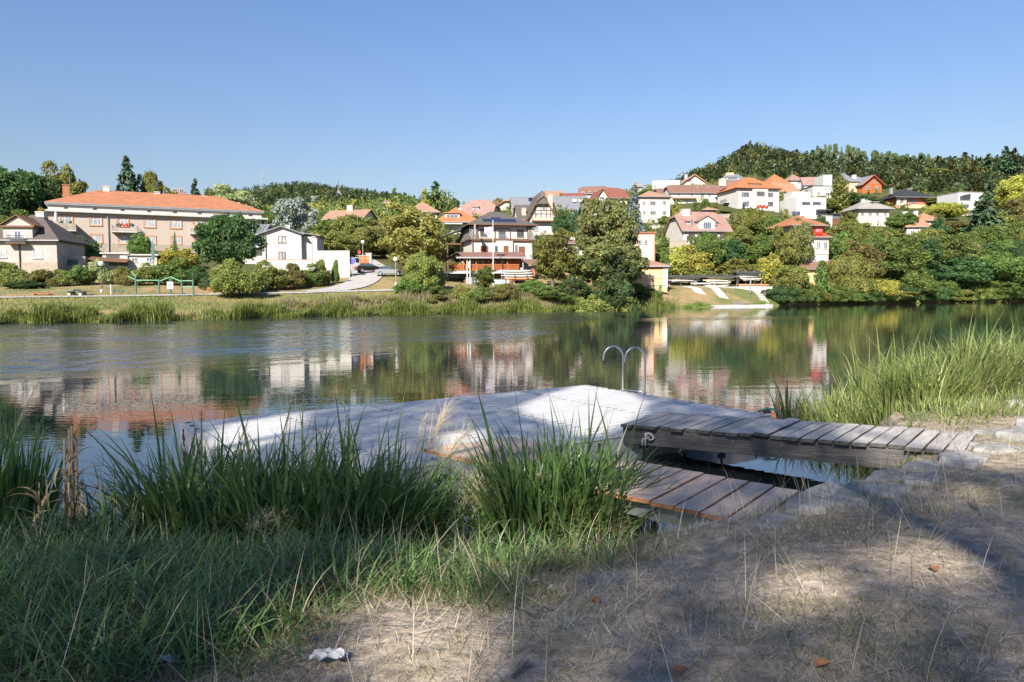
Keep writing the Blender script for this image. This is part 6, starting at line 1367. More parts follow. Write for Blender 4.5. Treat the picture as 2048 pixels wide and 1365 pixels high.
# local frame: x along da, y along +-db
sgn = 1 if Vector((-da.y,da.x,0)).dot(db) > 0 else -1
NA, NB = 5, 6; ma, mb_w = La/NA, Lb/NB
def module():
    m = MB(); g_ = .006; nr = 4; x0, x1 = g_, ma-g_; w = mb_w-2*g_
    ys = [g_]; zs = [DZ-.03]
    for i in range(nr):
        y = g_+.015+(w-.03)*i/nr; p = (w-.03)/nr
        ys += [y+.020, y+.028, y+p-.028, y+p-.020]; zs += [DZ-.022, DZ, DZ, DZ-.022]
    ys.append(mb_w-g_); zs.append(DZ-.03); n = len(ys)
    vs = [(x, sgn*y, z) for x in (x0, x1) for y, z in zip(ys, zs)]
    vs2 = [(x0+.0, sgn*g_, -.12), (x0, sgn*(mb_w-g_), -.12), (x1, sgn*g_, -.12), (x1, sgn*(mb_w-g_), -.12)]
    o = 2*n; fs = [(i, i+1, n+i+1, n+i) for i in range(n-1)]
    fs += [tuple([o]+list(range(n))+[o+1]), tuple([o+3]+list(range(2*n-1,n-1,-1))+[o+2]), (o,o+2,n,0), (n-1,2*n-1,o+3,o+1), (o+1,o+3,o+2,o)]
    m.add(vs+vs2, fs, 0)
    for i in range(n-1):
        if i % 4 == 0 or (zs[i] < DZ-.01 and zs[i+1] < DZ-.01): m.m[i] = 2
    for xx in (x0+.03,):
        for yy in (mb_w*.2, mb_w*.42, mb_w*.64, mb_w*.86):
            a, b = sorted((sgn*(yy-.010), sgn*(yy+.010))); m.box(xx, xx+.10, a, b, DZ-.012, DZ+.0025, 1)
    return m
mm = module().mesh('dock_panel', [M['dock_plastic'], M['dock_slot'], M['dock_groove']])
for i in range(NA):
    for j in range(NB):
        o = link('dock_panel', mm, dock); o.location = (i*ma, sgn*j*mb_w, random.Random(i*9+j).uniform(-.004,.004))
def slotm():
    m = MB(); m.box(-.022,.022,-.006,.006,-.13,.13); m.box(-.085,-.0225,-.0055,.0055,-.03,.035); m.box(.0225,.085,-.0055,.0055,-.03,.035); return m.mesh('connector_slot', M['dock_slot'])
sm = slotm()
for i in range(NA*2):
    for yy in (sgn*(Lb+.001), -sgn*.001):
        o = link('connector_slot', sm, dock); o.location = ((i+.5)*ma/2, yy, .17)
for j in range(NB):
    for xx in (-.001, La+.001):
        o = link('connector_slot', sm, dock); o.location = (xx, sgn*(j+.5)*mb_w, .17); o.rotation_euler = (0,0,math.pi/2)
hole = MB().tube([(0,0,0),(0,0,.006)], .045, 12).mesh('screw_cap', M['dock_slot'])
for x, y in ((La-.12,.12),(La-.12,.45),(La-.12,.8)):
    o = link('screw_cap', hole, dock); o.location = (x, sgn*y, DZ-.001)
mb = MB().box(ma*4-.01, ma*4+.01, min(sgn*.1,sgn*Lb*.95), max(sgn*.1,sgn*Lb*.95), DZ+.001, DZ+.007); obj('seam_strip', mb, M['dock_plastic'], dock)
# ladder: two cane shaped rails
l0, l1 = on_z(1245.5,781,DZ), on_z(1289,786,DZ)
lad = thing('swim_ladder', 'galvanised swim ladder with two cane shaped rails on the dock edge', 'ladder', (l0.x,l0.y,DZ))
dirv = Vector((-.86,-.25,0))
for q in (l0, l1):
    o = q-l0; dx = at(1207,714,l0.y)-at(1247,714,l0.y); R_ = dx.length/2; c = Vector((-1,-.12,0)).normalized(); pts = [o+Vector((0,0,-.9)), o+Vector((0,0,0)), o+Vector((0.005,0,.66))]
    for k in range(1,13):
        a = math.pi*k/12; pts.append(o+Vector((0.005,0,.66))+c*(R_-R_*math.cos(a))+Vector((0,0,R_*1.16*math.sin(a))))
    pts.append(pts[-1]-Vector((0,0,.05)))
    obj('rail', MB().tube(pts, .021, 12), M['galvanised'], lad, True)
for z in (.012,-.28,-.56): obj('rung', MB().tube([Vector((0,0,z)), l1-l0+Vector((0,0,z))], .016, 8), M['galvanised'], lad, True)
for q in (l0, l1): obj('foot_plate', MB().box(q.x-l0.x-.05,q.x-l0.x+.05,q.y-l0.y-.05,q.y-l0.y+.05,.001,.012), M['galvanised'], lad)
h_ = thing('mooring_hose', 'dark green rope loop at the right corner of the dock', 'rope', on_z(1548,826,DZ))
obj('loop', MB().tube([(-.25,.05,.01),(-.12,0,.07),(.02,-.04,.06),(.1,-.1,-.1),(.12,-.1,-.3)], .022, 8), M['paint_teal'], h_, True); obj('cleat', MB().bbox(-.18,-.06,-.06,.04,.0,.04,.01), M['dock_slot'], h_)

# ------------------------------------------------------------------ grey gangway
def woodmat(name, col, col2, stretch, rough=.85, bump=.25, obj_rand=.14):
    return mat(name, col, col2, 2.2, rough, bump, 7, obj_rand=obj_rand, stretch=stretch, detail=9)
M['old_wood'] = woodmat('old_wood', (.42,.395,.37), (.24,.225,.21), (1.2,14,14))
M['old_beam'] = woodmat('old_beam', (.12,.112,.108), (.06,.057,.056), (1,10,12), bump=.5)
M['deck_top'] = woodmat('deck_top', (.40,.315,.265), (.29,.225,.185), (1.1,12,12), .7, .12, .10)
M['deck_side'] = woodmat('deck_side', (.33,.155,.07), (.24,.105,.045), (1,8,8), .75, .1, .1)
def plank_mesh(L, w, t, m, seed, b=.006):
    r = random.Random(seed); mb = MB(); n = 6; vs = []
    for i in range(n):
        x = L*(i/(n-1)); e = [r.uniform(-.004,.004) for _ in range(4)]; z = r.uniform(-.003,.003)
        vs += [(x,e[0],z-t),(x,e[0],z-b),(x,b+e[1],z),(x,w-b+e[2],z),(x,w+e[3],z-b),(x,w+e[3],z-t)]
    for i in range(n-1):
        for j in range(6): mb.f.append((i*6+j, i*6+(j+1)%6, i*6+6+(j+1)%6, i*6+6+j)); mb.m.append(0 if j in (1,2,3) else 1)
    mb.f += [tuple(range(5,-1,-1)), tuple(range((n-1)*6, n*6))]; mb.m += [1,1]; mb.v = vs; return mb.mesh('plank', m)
gA, gB = on_z(1241,848,.53), on_z(1888,899,.66)
gd = Vector((gB.x-gA.x, gB.y-gA.y, 0)); GL = gd.length; gd.normalize(); gw = Vector((-gd.y, gd.x, 0)); GW_ = 1.28
gang_o = thing('gangway', 'weathered grey plank gangway reaching from the stone edge onto the dock', 'gangway', gA, math.atan2(gd.y, gd.x))
gang_o.rotation_euler = (0, -math.atan2(.13, GL), math.atan2(gd.y, gd.x)); 
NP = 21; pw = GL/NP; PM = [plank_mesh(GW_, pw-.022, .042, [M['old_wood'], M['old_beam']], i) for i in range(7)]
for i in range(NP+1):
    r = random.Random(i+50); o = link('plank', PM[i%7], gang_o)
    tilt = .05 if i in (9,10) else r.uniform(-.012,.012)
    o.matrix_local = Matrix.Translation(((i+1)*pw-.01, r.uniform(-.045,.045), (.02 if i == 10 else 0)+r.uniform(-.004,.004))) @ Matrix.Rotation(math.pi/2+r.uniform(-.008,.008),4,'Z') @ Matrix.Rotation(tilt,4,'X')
for y, zb in ((.05,-.27),(GW_-.12,-.44)):
    obj('beam', MB().bbox(.0,GL+.06,y,y+.075,zb,-.045,.012), M['old_beam'], gang_o)
for i in range(7): obj('bolt', MB().tube([(.35+i*.6,.042,-.12),(.35+i*.6,.055,-.12)],.012,6), M['galvanised'], gang_o)
for x in (.06, GL*.5, GL-.1): obj('cross_beam', MB().box(x,x+.06,.126,GW_-.121,-.2,-.06), M['old_beam'], gang_o)
defm('rope', (.62,.60,.57), (.48,.46,.43), 8, .9, bump=.6, bscale=60)
kp = gA + gd*.42 + gw*.015 + Vector((0,0,-.125)); kn = thing('rope_knot', 'white rope knot tied around the gangway beam', 'rope', kp); gq = kp
r = random.Random(3); mb = MB()
for k in range(4):
    pts = [Vector((.05*math.cos(t+k)*(1+.2*k/4), .028*math.sin(t*2+k)-.03, .045*math.sin(t+k*.8)+.0)) for t in np.linspace(0,6.283,12)]
    obj('rope_loop', MB().tube(pts, .011, 6), M['rope'], kn, True)
for dx in (-.04,.0): obj('rope_end', MB().tube([(0,-.03,0),(-.05+dx,-.05,-.03),(-.06+dx,-.05,-.12)], .010, 6), M['rope'], kn, True)

# ------------------------------------------------------------------ brown board walkway
wE = thing('board_walkway', 'newer brown board walkway on steel beams from the bank to the dock', 'walkway', on_z(1450,1036,.5))
b0 = Vector((wE.location.x, wE.location.y, 0)); pR = on_z(1632,987,.5); pL2 = on_z(862,903,.5)
wdir = Vector((pL2.x-b0.x, pL2.y-b0.y, 0)); WL = wdir.length; wdir.normalize(); wn_ = Vector((-wdir.y, wdir.x, 0)); 
if wn_.y < 0: wn_ = -wn_
wW = (Vector((pR.x,pR.y,0))-b0).dot(wn_)
wE.rotation_euler = (0,0,math.atan2(wdir.y, wdir.x)); sg = 1 if Vector((-wdir.y,wdir.x,0)).dot(wn_) > 0 else -1
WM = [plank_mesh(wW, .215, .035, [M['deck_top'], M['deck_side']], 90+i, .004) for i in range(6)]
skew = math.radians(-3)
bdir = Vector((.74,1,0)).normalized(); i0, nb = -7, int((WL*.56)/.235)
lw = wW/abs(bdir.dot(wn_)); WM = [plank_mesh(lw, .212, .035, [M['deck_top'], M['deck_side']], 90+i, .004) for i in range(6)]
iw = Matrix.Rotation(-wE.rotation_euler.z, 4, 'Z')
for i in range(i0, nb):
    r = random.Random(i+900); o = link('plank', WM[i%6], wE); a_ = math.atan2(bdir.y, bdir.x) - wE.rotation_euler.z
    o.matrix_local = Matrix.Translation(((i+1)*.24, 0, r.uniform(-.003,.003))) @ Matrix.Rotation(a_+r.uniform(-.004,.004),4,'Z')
for y in (.10, wW-.16):
    a, b = sorted((sg*y, sg*(y+.07))); obj('beam', MB().box(i0*.24, WL*.62, a, b, -.2, -.040), M['galvanised'], wE)
# boards of the far end run parallel with the dock
e1 = thing('board_platform', 'brown board platform on a steel beam where the walkway meets the dock', 'platform', (pL2.x,pL2.y,.5), math.atan2(wdir.y, wdir.x))
pd = -da; pl = wW/abs(pd.dot(wn_)); a_ = math.atan2(pd.y, pd.x) - e1.rotation_euler.z; step = .205/abs(Vector((-pd.y,pd.x,0)).dot(wdir))
PLM = [plank_mesh(pl, .198, .04, [M['deck_top'], M['deck_side']], 190+i, .004) for i in range(4)]
for i in range(7):
    o = link('plank', PLM[i%4], e1); o.matrix_local = Matrix.Translation((-i*step, 0, random.Random(i).uniform(-.002,.002))) @ Matrix.Rotation(a_,4,'Z')
a, b = sorted((sg*.05, sg*.12)); obj('beam', MB().box(-7*step, -.05, a, b, -.25, -.045), M['galvanised'], e1)
a, b = sorted((sg*(wW-.15), sg*(wW-.08))); obj('beam', MB().box(-7*step, .0, a, b, -.2, -.045), M['galvanised'], e1)
for x in (-.3, -6*step): obj('post', MB().box(x-.04,x+.04,*sorted((sg*.125, sg*.2)),-1.2,-.05), M['galvanised'], e1)

# ------------------------------------------------------------------ stone edging
M['stone'] = mat('edge_stone', (.30,.29,.275), (.13,.128,.122), 4.5, .9, bump=.9, bscale=9, obj_rand=.22, detail=12)
[x for x in M['stone'].node_tree.nodes if x.type == 'BUMP'][0].inputs['Distance'].default_value = .05
se = thing('stone_edging', 'row of rough grey flat stones along the bank edge by the gangway', 'stone edging', (3,7,.5))
def stone_mesh(seed, lx, ly, h):
    r = random.Random(seed); n = r.choice([7,8,9,10]); mb = MB(); ring = []
    for k in range(n):
        a = 6.283*k/n + r.uniform(-.16,.16); q = max(abs(math.cos(a)), abs(math.sin(a))); e = (.5/q**.75)*r.uniform(.9,1.06); ring.append((math.cos(a)*lx*e, math.sin(a)*ly*e))
    tz = [r.uniform(-.012,.012) for _ in range(n)]; lev = [(-h*.6,1.0),(h*.30,1.03),(h*.44,.985),(h*.5,.90),(h*.515,.55)]
    for z, sc in lev:
        for k, (x,y) in enumerate(ring): mb.v.append((x*sc*(1+r.uniform(-.015,.015)), y*sc*(1+r.uniform(-.015,.015)), z+(tz[k] if z > 0 else 0)*1.4+r.uniform(-.006,.006)))
    mb.v.append((0,0,h*.52)); m_ = len(lev)
    for i in range(m_-1):
        for k in range(n): mb.f.append((i*n+k, i*n+(k+1)%n, (i+1)*n+(k+1)%n, (i+1)*n+k)); mb.m.append(0)
    for k in range(n): mb.f.append(((m_-1)*n+k, (m_-1)*n+(k+1)%n, m_*n)); mb.m.append(0)
    return mb.mesh('stone', M['stone'])
ST = [(1612,1003,.62,.40),(1560,1024,.40,.28),(1660,975,.7,.5),(1700,1002,.55,.42),(1728,962,.62,.42),(1775,978,.5,.4),(1790,948,.75,.45),(1850,962,.6,.4),(1858,924,.6,.5),(1930,918,.8,.55),(1990,900,.75,.5),(2040,880,.8,.55),(1985,870,.7,.5),(1925,890,.55,.4),(2075,855,.8,.5),(2046,815,.8,.45),(2090,803,.9,.5),(2120,870,.8,.6),(1640,1010,.5,.3)]
for i, (px, py, lx, ly) in enumerate(ST):
    p = on_z(px, py, .62); g0 = gn(p.x, p.y); zt = max(g0+.03, .54)+random.Random(i*3).uniform(-.015,.015) if px < 2000 else max(g0+.07,.64)
    o = link('stone', stone_mesh(i, lx*.8, ly*.8, .34), se); o.location = Vector((p.x,p.y,zt-.165))-se.location; o.rotation_euler = (random.Random(i).uniform(-.025,.025), random.Random(i+1).uniform(-.025,.025), math.radians(40)+random.Random(i+2).uniform(-.3,.3))
# ------------------------------------------------------------------ foreground reeds and grass
LM['sedge'] = leafmat('sedge', [(.030,.066,.022),(.066,.130,.038),(.12,.20,.058),(.22,.29,.10),(.40,.34,.16)], [0,.28,.64,.92,1], .45, .38, objhue=.01, spec=.5)
LM['sedge_pale'] = leafmat('sedge_pale', [(.085,.125,.034),(.17,.225,.065),(.29,.335,.115),(.44,.41,.19)], [0,.35,.8,1], .4, .45, objhue=.01, spec=.35)
LM['straw'] = leafmat('straw', [(.15,.12,.08),(.34,.285,.205),(.58,.52,.41),(.76,.71,.60)], [0,.4,.75,1], .25, .7)
LM['grass_short'] = leafmat('grass_short', [(.075,.095,.04),(.15,.165,.07),(.27,.25,.12),(.44,.37,.22)], [0,.4,.75,1], .35, .6)
LM['dead_leaf'] = leafmat('dead_leaf', [(.22,.13,.065),(.40,.26,.135),(.52,.38,.23),(.6,.48,.33)], None, .3, .7)
LM['panicle'] = leafmat('panicle', [(.42,.34,.23),(.6,.5,.37),(.72,.63,.5)], None, .35, .7)
rng = np.random.default_rng(21)
def inpoly(x, y, poly):
    p = np.array(poly, float); x = np.asarray(x); y = np.asarray(y); r = np.zeros(x.shape, bool); j = len(p)-1
    for i in range(len(p)):
        c = ((p[i,1] > y) != (p[j,1] > y)) & (x < (p[j,0]-p[i,0])*(y-p[i,1])/(p[j,1]-p[i,1]+1e-12)+p[i,0]); r ^= c; j = i
    return r
def px_arr(X, Y, Z):
    d = np.stack([X-EYE.x, Y-EYE.y, Z-EYE.z], -1); k = F/(d@np.array(FWD)); return CX+(d@np.array(RGT))*k, CY-(d@np.array(UPV))*k
BL = []                                              # shared single blades, unit length
for i in range(9):
    rr = np.random.default_rng(400+i); V = blades(rr, np.zeros((1,3)), np.array([1.0]), np.array([.027]), np.array([0.]), np.array([.04+.02*i]), np.array([[.15,.3,.5,.8,1.1,1.5,1.9,.4,.65][i]]), 9)
    BL.append(strips_mesh('blade', V, LM['sedge']))
def clump(name, label, cat, base, n, Lr, Wr, lm, nblade=26, lean=.22, curl=(.15,1.1), group=None, bend=None, seed=1):
    """base: list of (x, y, radius, weight) patches; a mass of leaves plus the tallest blades one by one"""
    rr = np.random.default_rng(seed); B = np.array(base, float); w = B[:,3]/B[:,3].sum(); idx = rr.choice(len(B), n, p=w)
    a = rr.uniform(0,6.28,n); rad = np.sqrt(rr.uniform(0,1,n)); X = B[idx,0]+np.cos(a)*rad*B[idx,2]; Y = B[idx,1]+np.sin(a)*rad*B[idx,2]
    c = np.array([B[:,0].mean(), B[:,1].mean()]); Zb = np.maximum(gn_arr(X,Y), -.12)
    az = np.where(rr.uniform(size=n) < .6, np.arctan2(Y-B[idx,1], X-B[idx,0]), rr.uniform(0,6.28,n))
    if bend is not None: az = np.where(rr.uniform(size=n) < .5, bend+rr.normal(0,.5,n), az)
    L = rr.uniform(*Lr, n)*(1-.25*rad); W = rr.uniform(*Wr, n)
    P = np.stack([X-c[0], Y-c[1], Zb], -1)
    V = blades(rr, P, L, W, az, np.abs(rr.normal(0,lean,n))+.1*rad, rr.uniform(*curl,n)*rr.uniform(.4,1,n), 7)
    t = thing(name, label, cat, (c[0], c[1], 0), 0, group)
    f = link('foliage', strips_mesh('foliage', V, LM[lm]), t); f['kind'] = 'stuff'
    for i in range(nblade):
        k = rr.integers(0, n); o = link('blade', BL[rr.integers(0,9)], t); o.location = P[k]; s = Lr[1]*rr.uniform(.85,1.12); o.scale = (s, s*rr.uniform(.75,1.3), s); o.rotation_euler = (0,0,az[k]+rr.normal(0,.3))
        if lm != 'sedge': o.material_slots[0].link = 'OBJECT'; o.material_slots[0].material = LM[lm]
    return t
def gp(px, py, z=.1): p = on_z(px, py, z); return p.x, p.y
def patch(px, py, r, w=1, z=.12): x, y = gp(px, py, z); return (x, y, r, w)
clump('sedge_clump', 'lush dark green sedge clump hiding the middle of the board walkway', 'sedge clump', [patch(1100,1045,.42,3),(patch(1040,1050,.3,1.4)),(patch(1180,1050,.3,1.6))], 1350, (.6,1.5), (.024,.054), 'sedge', 40, .27, (.15,2.0), seed=3)
clump('sedge_clump', 'broad dark sedge clump in front of the left half of the dock', 'sedge clump', [patch(430,1075,.5,2),patch(540,1075,.5,2),patch(640,1080,.5,2),patch(740,1075,.4,1.3),patch(350,1075,.35,1)], 2800, (.55,1.5), (.022,.052), 'sedge', 70, .3, (.15,2.0), seed=4)
clump('sedge_clump', 'sedge clump right of the broad one, mixed with pale panicles', 'sedge clump', [patch(800,1050,.35,1.3),patch(870,1060,.3,1)], 300, (.6,1.15), (.011,.022), 'sedge', 14, .3, (.4,1.4), seed=5, bend=.6)
clump('sedge_clump', 'dark upright sedge clump at the left edge of the photo', 'sedge clump', [patch(0,1090,.35,2),patch(40,1080,.2,.8),patch(-70,1100,.4,1)], 680, (.8,1.5), (.024,.048), 'sedge', 34, .14, (.05,.6), seed=6)
clump('sedge_tuft', 'small bright sedge tuft growing beside the walkway right of the lush clump', 'sedge clump', [patch(1290,1040,.13,2)], 60, (.5,.85), (.012,.022), 'sedge', 12, .2, (.2,1.1), seed=7)
clump('sedge_tuft', 'low sedge tuft at the water between the two large clumps', 'sedge clump', [patch(920,1075,.22,1)], 110, (.35,.7), (.01,.018), 'sedge', 10, .3, (.3,1.3), seed=8)
clump('sedge_tuft', 'low leafy tuft at the foot of the dead stalks', 'sedge clump', [patch(230,1130,.4,2),patch(130,1150,.35,1)], 420, (.35,.8), (.009,.019), 'sedge', 18, .4, (.4,1.5), seed=9)
# sunlit reeds right of the gangway
clump('reed_clump', 'tall sunlit reed clump rising beyond the gangway', 'reed clump', [patch(1800,812,.45,2,.25),patch(1740,820,.4,1.2,.2)], 560, (.9,1.8), (.022,.044), 'sedge_pale', 26, .12, (.05,.7), seed=12)
clump('reed_clump', 'sunlit lower reeds along the far edge of the gangway', 'reed clump', [patch(1660,845,.45,2,.1),patch(1720,850,.45,2,.2),patch(1780,855,.4,2,.3),patch(1850,850,.45,2,.4)], 1700, (.55,1.2), (.014,.03), 'sedge_pale', 30, .25, (.3,1.3), seed=13)
clump('reed_clump', 'slender reed tuft at the right corner of the dock', 'reed clump', [patch(1575,850,.16,1,.0)], 46, (.7,1.1), (.016,.026), 'sedge', 9, .12, (.1,.7), seed=14)
clump('reed_clump', 'arching green reeds on the bank at the right edge', 'reed clump', [patch(1920,810,.6,2,.5),patch(1990,790,.6,2,.55),patch(2060,770,.7,2,.55)], 1700, (.75,1.55), (.014,.03), 'sedge_pale', 30, .3, (.4,1.5), seed=15)
clump('reed_clump', 'tall dark green reeds against the water at the right edge', 'reed clump', [patch(2020,745,.8,2,.4),patch(2090,735,.9,2,.4)], 620, (1.1,2.0), (.016,.03), 'sedge', 24, .2, (.2,1.1), seed=16)
clump('reed_clump', 'leafy green growth between the reeds and the stones', 'reed clump', [patch(1890,850,.5,1,.55),patch(1960,835,.5,1,.6),patch(2040,815,.5,1,.6)], 900, (.2,.42), (.008,.016), 'sedge_pale', 8, .5, (.3,1.4), seed=17)
clump('reed_clump', 'small dark tuft under the gangway on the bank', 'reed clump', [patch(1660,965,.22,2,.35),patch(1720,950,.3,1,.35)], 420, (.16,.4), (.006,.011), 'sedge', 8, .5, (.5,1.5), seed=18)
clump('reed_clump', 'shaded tangled growth below the gangway', 'reed clump', [patch(1600,905,.35,1,.05),patch(1690,915,.4,1.5,.1),patch(1780,920,.3,1.2,.2)], 620, (.2,.5), (.006,.012), 'sedge', 6, .7, (.5,1.7), seed=19)

# dead brown stalks at left
ds = thing('dead_reed', 'tall dead brown reed stalks with curled dry leaves at the left', 'dead plant', (*gp(140,1130,.1), .0))
X0, Y0 = ds.location.x, ds.location.y
for i, (dx, h) in enumerate(((0,1.22),(.07,1.12),(-.06,1.15),(.12,.8),(.03,1.25))):
    obj('stalk', MB().tube([(dx,0,-.05),(dx*.8+.02,.01,h*.5),(dx*.7+.03,.02,h)], [.016,.013,.009], 7), M['dead_stalk'] if 'dead_stalk' in M else defm('dead_stalk', (.42,.31,.20), (.28,.19,.11), 6, .9, stretch=(1,1,.2)), ds, True)
rr = np.random.default_rng(33)
for i in range(34):
    z = rr.uniform(.25,1.12); az = rr.uniform(0,6.28) if i > 8 else rr.uniform(-.6,.9); L_ = rr.uniform(.25,.55) if i > 8 else rr.uniform(.4,.7)
    V = blades(rr, np.array([[rr.uniform(-.05,.12),rr.uniform(-.03,.03),z-.15 if i <= 8 else z]]), np.array([L_]), np.array([rr.uniform(.024,.046)]), np.array([az]), np.array([rr.uniform(.05,.5)]), np.array([rr.uniform(2.2,4.2)]), 12)
    link('leaf', strips_mesh('leaf', V, LM['dead_leaf']), ds)
dl = thing('dead_reed', 'lower brown curled reed stalk left of the tall dead stalks', 'dead plant', (*gp(85,1120,.1), 0))
obj('stalk', MB().tube([(0,0,-.05),(-.02,0,.4),(-.01,.02,.75)], [.008,.007,.005], 6), M['dead_stalk'], dl, True)
for i in range(9):
    V = blades(rr, np.array([[0,0,rr.uniform(.2,.7)]]), np.array([rr.uniform(.3,.5)]), np.array([.032]), np.array([rr.uniform(0,6.28)]), np.array([.1]), np.array([rr.uniform(2.5,4)]), 10); link('leaf', strips_mesh('leaf', V, LM['dead_leaf']), dl)
# feathery panicles
def panicle(label, px, py, zb, h, az, lean, nbr=46, hang=False, seed=0, stem=True, size=1.0):
    r = np.random.default_rng(seed); x, y = gp(px, py, max(zb,.05)); t = thing('grass_panicle', label, 'grass panicle', (x,y,0))
    ca, sa = math.cos(az), math.sin(az); pts = []
    for k in range(9):
        s = k/8; th = lean*(.4+.8*s); pts.append(Vector((ca*h*s*math.sin(th), sa*h*s*math.sin(th), zb+h*s*math.cos(th*.8))))
    if hang: pts = pts[:6]+[pts[5]+Vector((ca*.03*k,sa*.03*k,-.11*k)) for k in range(1,6)]
    obj('stem', MB().tube(pts, [.0035]*(len(pts)-1)+[.0015], 5), M['dead_stalk'], t, True)
    n = nbr; P = []; L = []; A = []; Le = []
    tail = pts[-5:]
    for i in range(n):
        u = r.uniform(0,len(tail)-1.001); k = int(u); p = tail[k].lerp(tail[k+1], u-k)
        for q in range(4):
            P.append(p+Vector(r.normal(0,.008,3))); L.append(size*r.uniform(.10,.26)*(1.15-.7*u/len(tail))); A.append(az+r.normal(0,1.0)); Le.append(abs(r.normal(1.0,.4)) if not hang else r.uniform(2.2,3.0))
    m = len(P); V = blades(r, np.array([tuple(p) for p in P]), np.array(L), r.uniform(.0018,.0038,m), np.array(A), np.array(Le), r.uniform(.1,.7,m), 5)
    f = link('seed_head', strips_mesh('seed_head', V, LM['panicle']), t); f['kind'] = 'stuff'; return t
for i, (lab, px, py, zb, h, az, le, n, hg, sz) in enumerate((
 ('tallest pale feathery panicle, sunlit against the dock',835,1000,.1,1.05,.25,.28,84,False,2.0), ('pale feathery panicle leaning right over the board platform',850,1010,.1,.85,.3,.5,76,False,1.9), ('pale panicle just left of the tallest one',815,1010,.1,.98,.5,.2,44,False,1.1),
 ('drooping pale panicle in front of the platform beam',905,1040,.1,.55,.2,.7,76,False,1.9), ('low drooping panicle below the platform beam',880,1060,.1,.42,.1,.9,76,False,1.9), ('brownish panicle among the sedges left of the pale ones',745,1040,.1,.75,.4,.35,40,False,1.0),
 ('thin dark panicle above the broad sedge clump, left',555,1040,.1,1.28,.3,.12,24,False,.9), ('dark slim panicle above the broad sedge clump, right',612,1050,.1,1.15,.6,.1,26,False,.7), ('short dark panicle at the left part of the broad clump',475,1050,.1,1.05,.5,.1,24,False,.7),
 ('hanging dry panicle under the dead stalks',150,1140,.1,.62,-.3,.15,60,True,.8), ('dry panicle lying towards the right in the grass',430,1130,.15,.6,.25,1.0,40,False,1.1), ('dark panicle cut by the left edge',-20,1090,.1,1.5,.3,.25,40,False,1.1))):
    panicle(lab, px, py, zb, h, az, le, n, hg, 60+i, size=sz)

# short grass, straw and standing dry stems on the trodden bank
def scatter(n, xr, yr, keep):
    out = []; got = 0
    while got < n:
        m = int((n-got)*2.2)+500; X = rng.uniform(*xr, m); Y = rng.uniform(*yr, m)**1.0; ok = keep(X, Y); X, Y = X[ok], Y[ok]; out.append(np.stack([X,Y],-1)); got += len(X)
    return np.concatenate(out)[:n]
def vis(X, Y):
    Z = gn_arr(X,Y); px, py = px_arr(X,Y,Z); d = np.hypot(X,Y)
    return (px > -120) & (px < 2170) & (py < 1430) & (py > 740) & (shore(X)-Y > -.05) & (rng.uniform(size=X.shape) < np.clip(6.0/(d+1), .1, 1))
def noise2(X, Y, f, s=0): return np.sin(X*f+s+1.3*np.sin(Y*f*.7+s))*np.sin(Y*f*1.1+2*s+1.1*np.sin(X*f*.8))
def ongrass(name, label, n, Lr, Wr, lean, curl, lm, keep=None, K=4, xr=(-5,12), yr=(2.2,14)):
    P = scatter(n, xr, yr, (lambda X,Y: vis(X,Y) & keep(X,Y)) if keep else vis); X, Y = P[:,0], P[:,1]; Z = gn_arr(X,Y)-.008
    L = rng.uniform(*Lr,n); V = blades(rng, np.stack([X,Y,Z],-1), L, rng.uniform(*Wr,n), rng.uniform(0,6.28,n), rng.uniform(*lean,n), rng.uniform(*curl,n), K)
    V[...,2] = np.maximum(V[...,2], (Z-.002)[:,None,None]); o = link(name, strips_mesh(name, V, LM[lm])); tag(o, label, 'grass', kind='stuff'); return o
dsh = lambda X, Y: shore(X)-Y
stoneline = lambda X, Y: (X > 2.2)
leftw = lambda X, Y: np.clip(1.35 - dsh(X,Y)*.55 + np.clip(-X-.7,0,3)*.62 - np.clip(X-0.2,0,9)*.6 + .35*noise2(X,Y,2.1), 0, 1)
ongrass('grass', 'long dark green grass at the left water edge', 14000, (.09,.46), (.007,.019), (.1,1.2), (.3,2.1), 'sedge', lambda X,Y: rng.uniform(size=X.shape) < np.clip(leftw(X,Y)*1.3-.3,0,1)*np.clip(.9-.55*(X+.6),.12,1), 6)
ongrass('grass', 'short green and yellowish grass along the top of the bank', 42000, (.04,.16), (.0025,.0055), (.1,1.1), (.2,1.5), 'grass_short', lambda X,Y: rng.uniform(size=X.shape) < np.clip(leftw(X,Y)*1.2+.06+.22*(noise2(X,Y,1.7,2)>.25),0,1), 4)
ongrass('straw', 'matted dry straw lying on the trodden earth', 110000, (.03,.11), (.0018,.0046), (1.0,1.75), (-.25,.35), 'straw', lambda X,Y: rng.uniform(size=X.shape) < np.clip(.5+.65*noise2(X,Y,1.4,1),.05,1), 3)
ongrass('straw', 'coarse pale straw scattered over the trodden earth', 24000, (.05,.17), (.0028,.0058), (1.15,1.75), (-.3,.3), 'straw', lambda X,Y: rng.uniform(size=X.shape) < np.clip(.45+.7*noise2(X,Y,1.9,4),.03,1), 4)
ongrass('straw', 'longer loose straw stems on the ground', 2600, (.15,.45), (.0032,.006), (.95,1.6), (-.2,.5), 'straw', None, 5)
ongrass('dry_stems', 'upright bent dry grass stems', 800, (.18,.55), (.0032,.0058), (.05,.7), (.1,.9), 'straw', lambda X,Y: (dsh(X,Y) > .25) & (rng.uniform(size=X.shape) < np.clip(1.1-dsh(X,Y)*.22,.12,1)), 6)
ongrass('grass', 'yellowish grass growing over the stones and gangway end at the right', 5200, (.04,.16), (.002,.004), (.2,1.2), (.2,1.4), 'grass_short', lambda X,Y: (X > 3.4) & (Y > 6.8) & (rng.uniform(size=X.shape) < np.clip(.45+.6*noise2(X,Y,2.2,3),0,1)), 4, (3,13), (6.5,14))
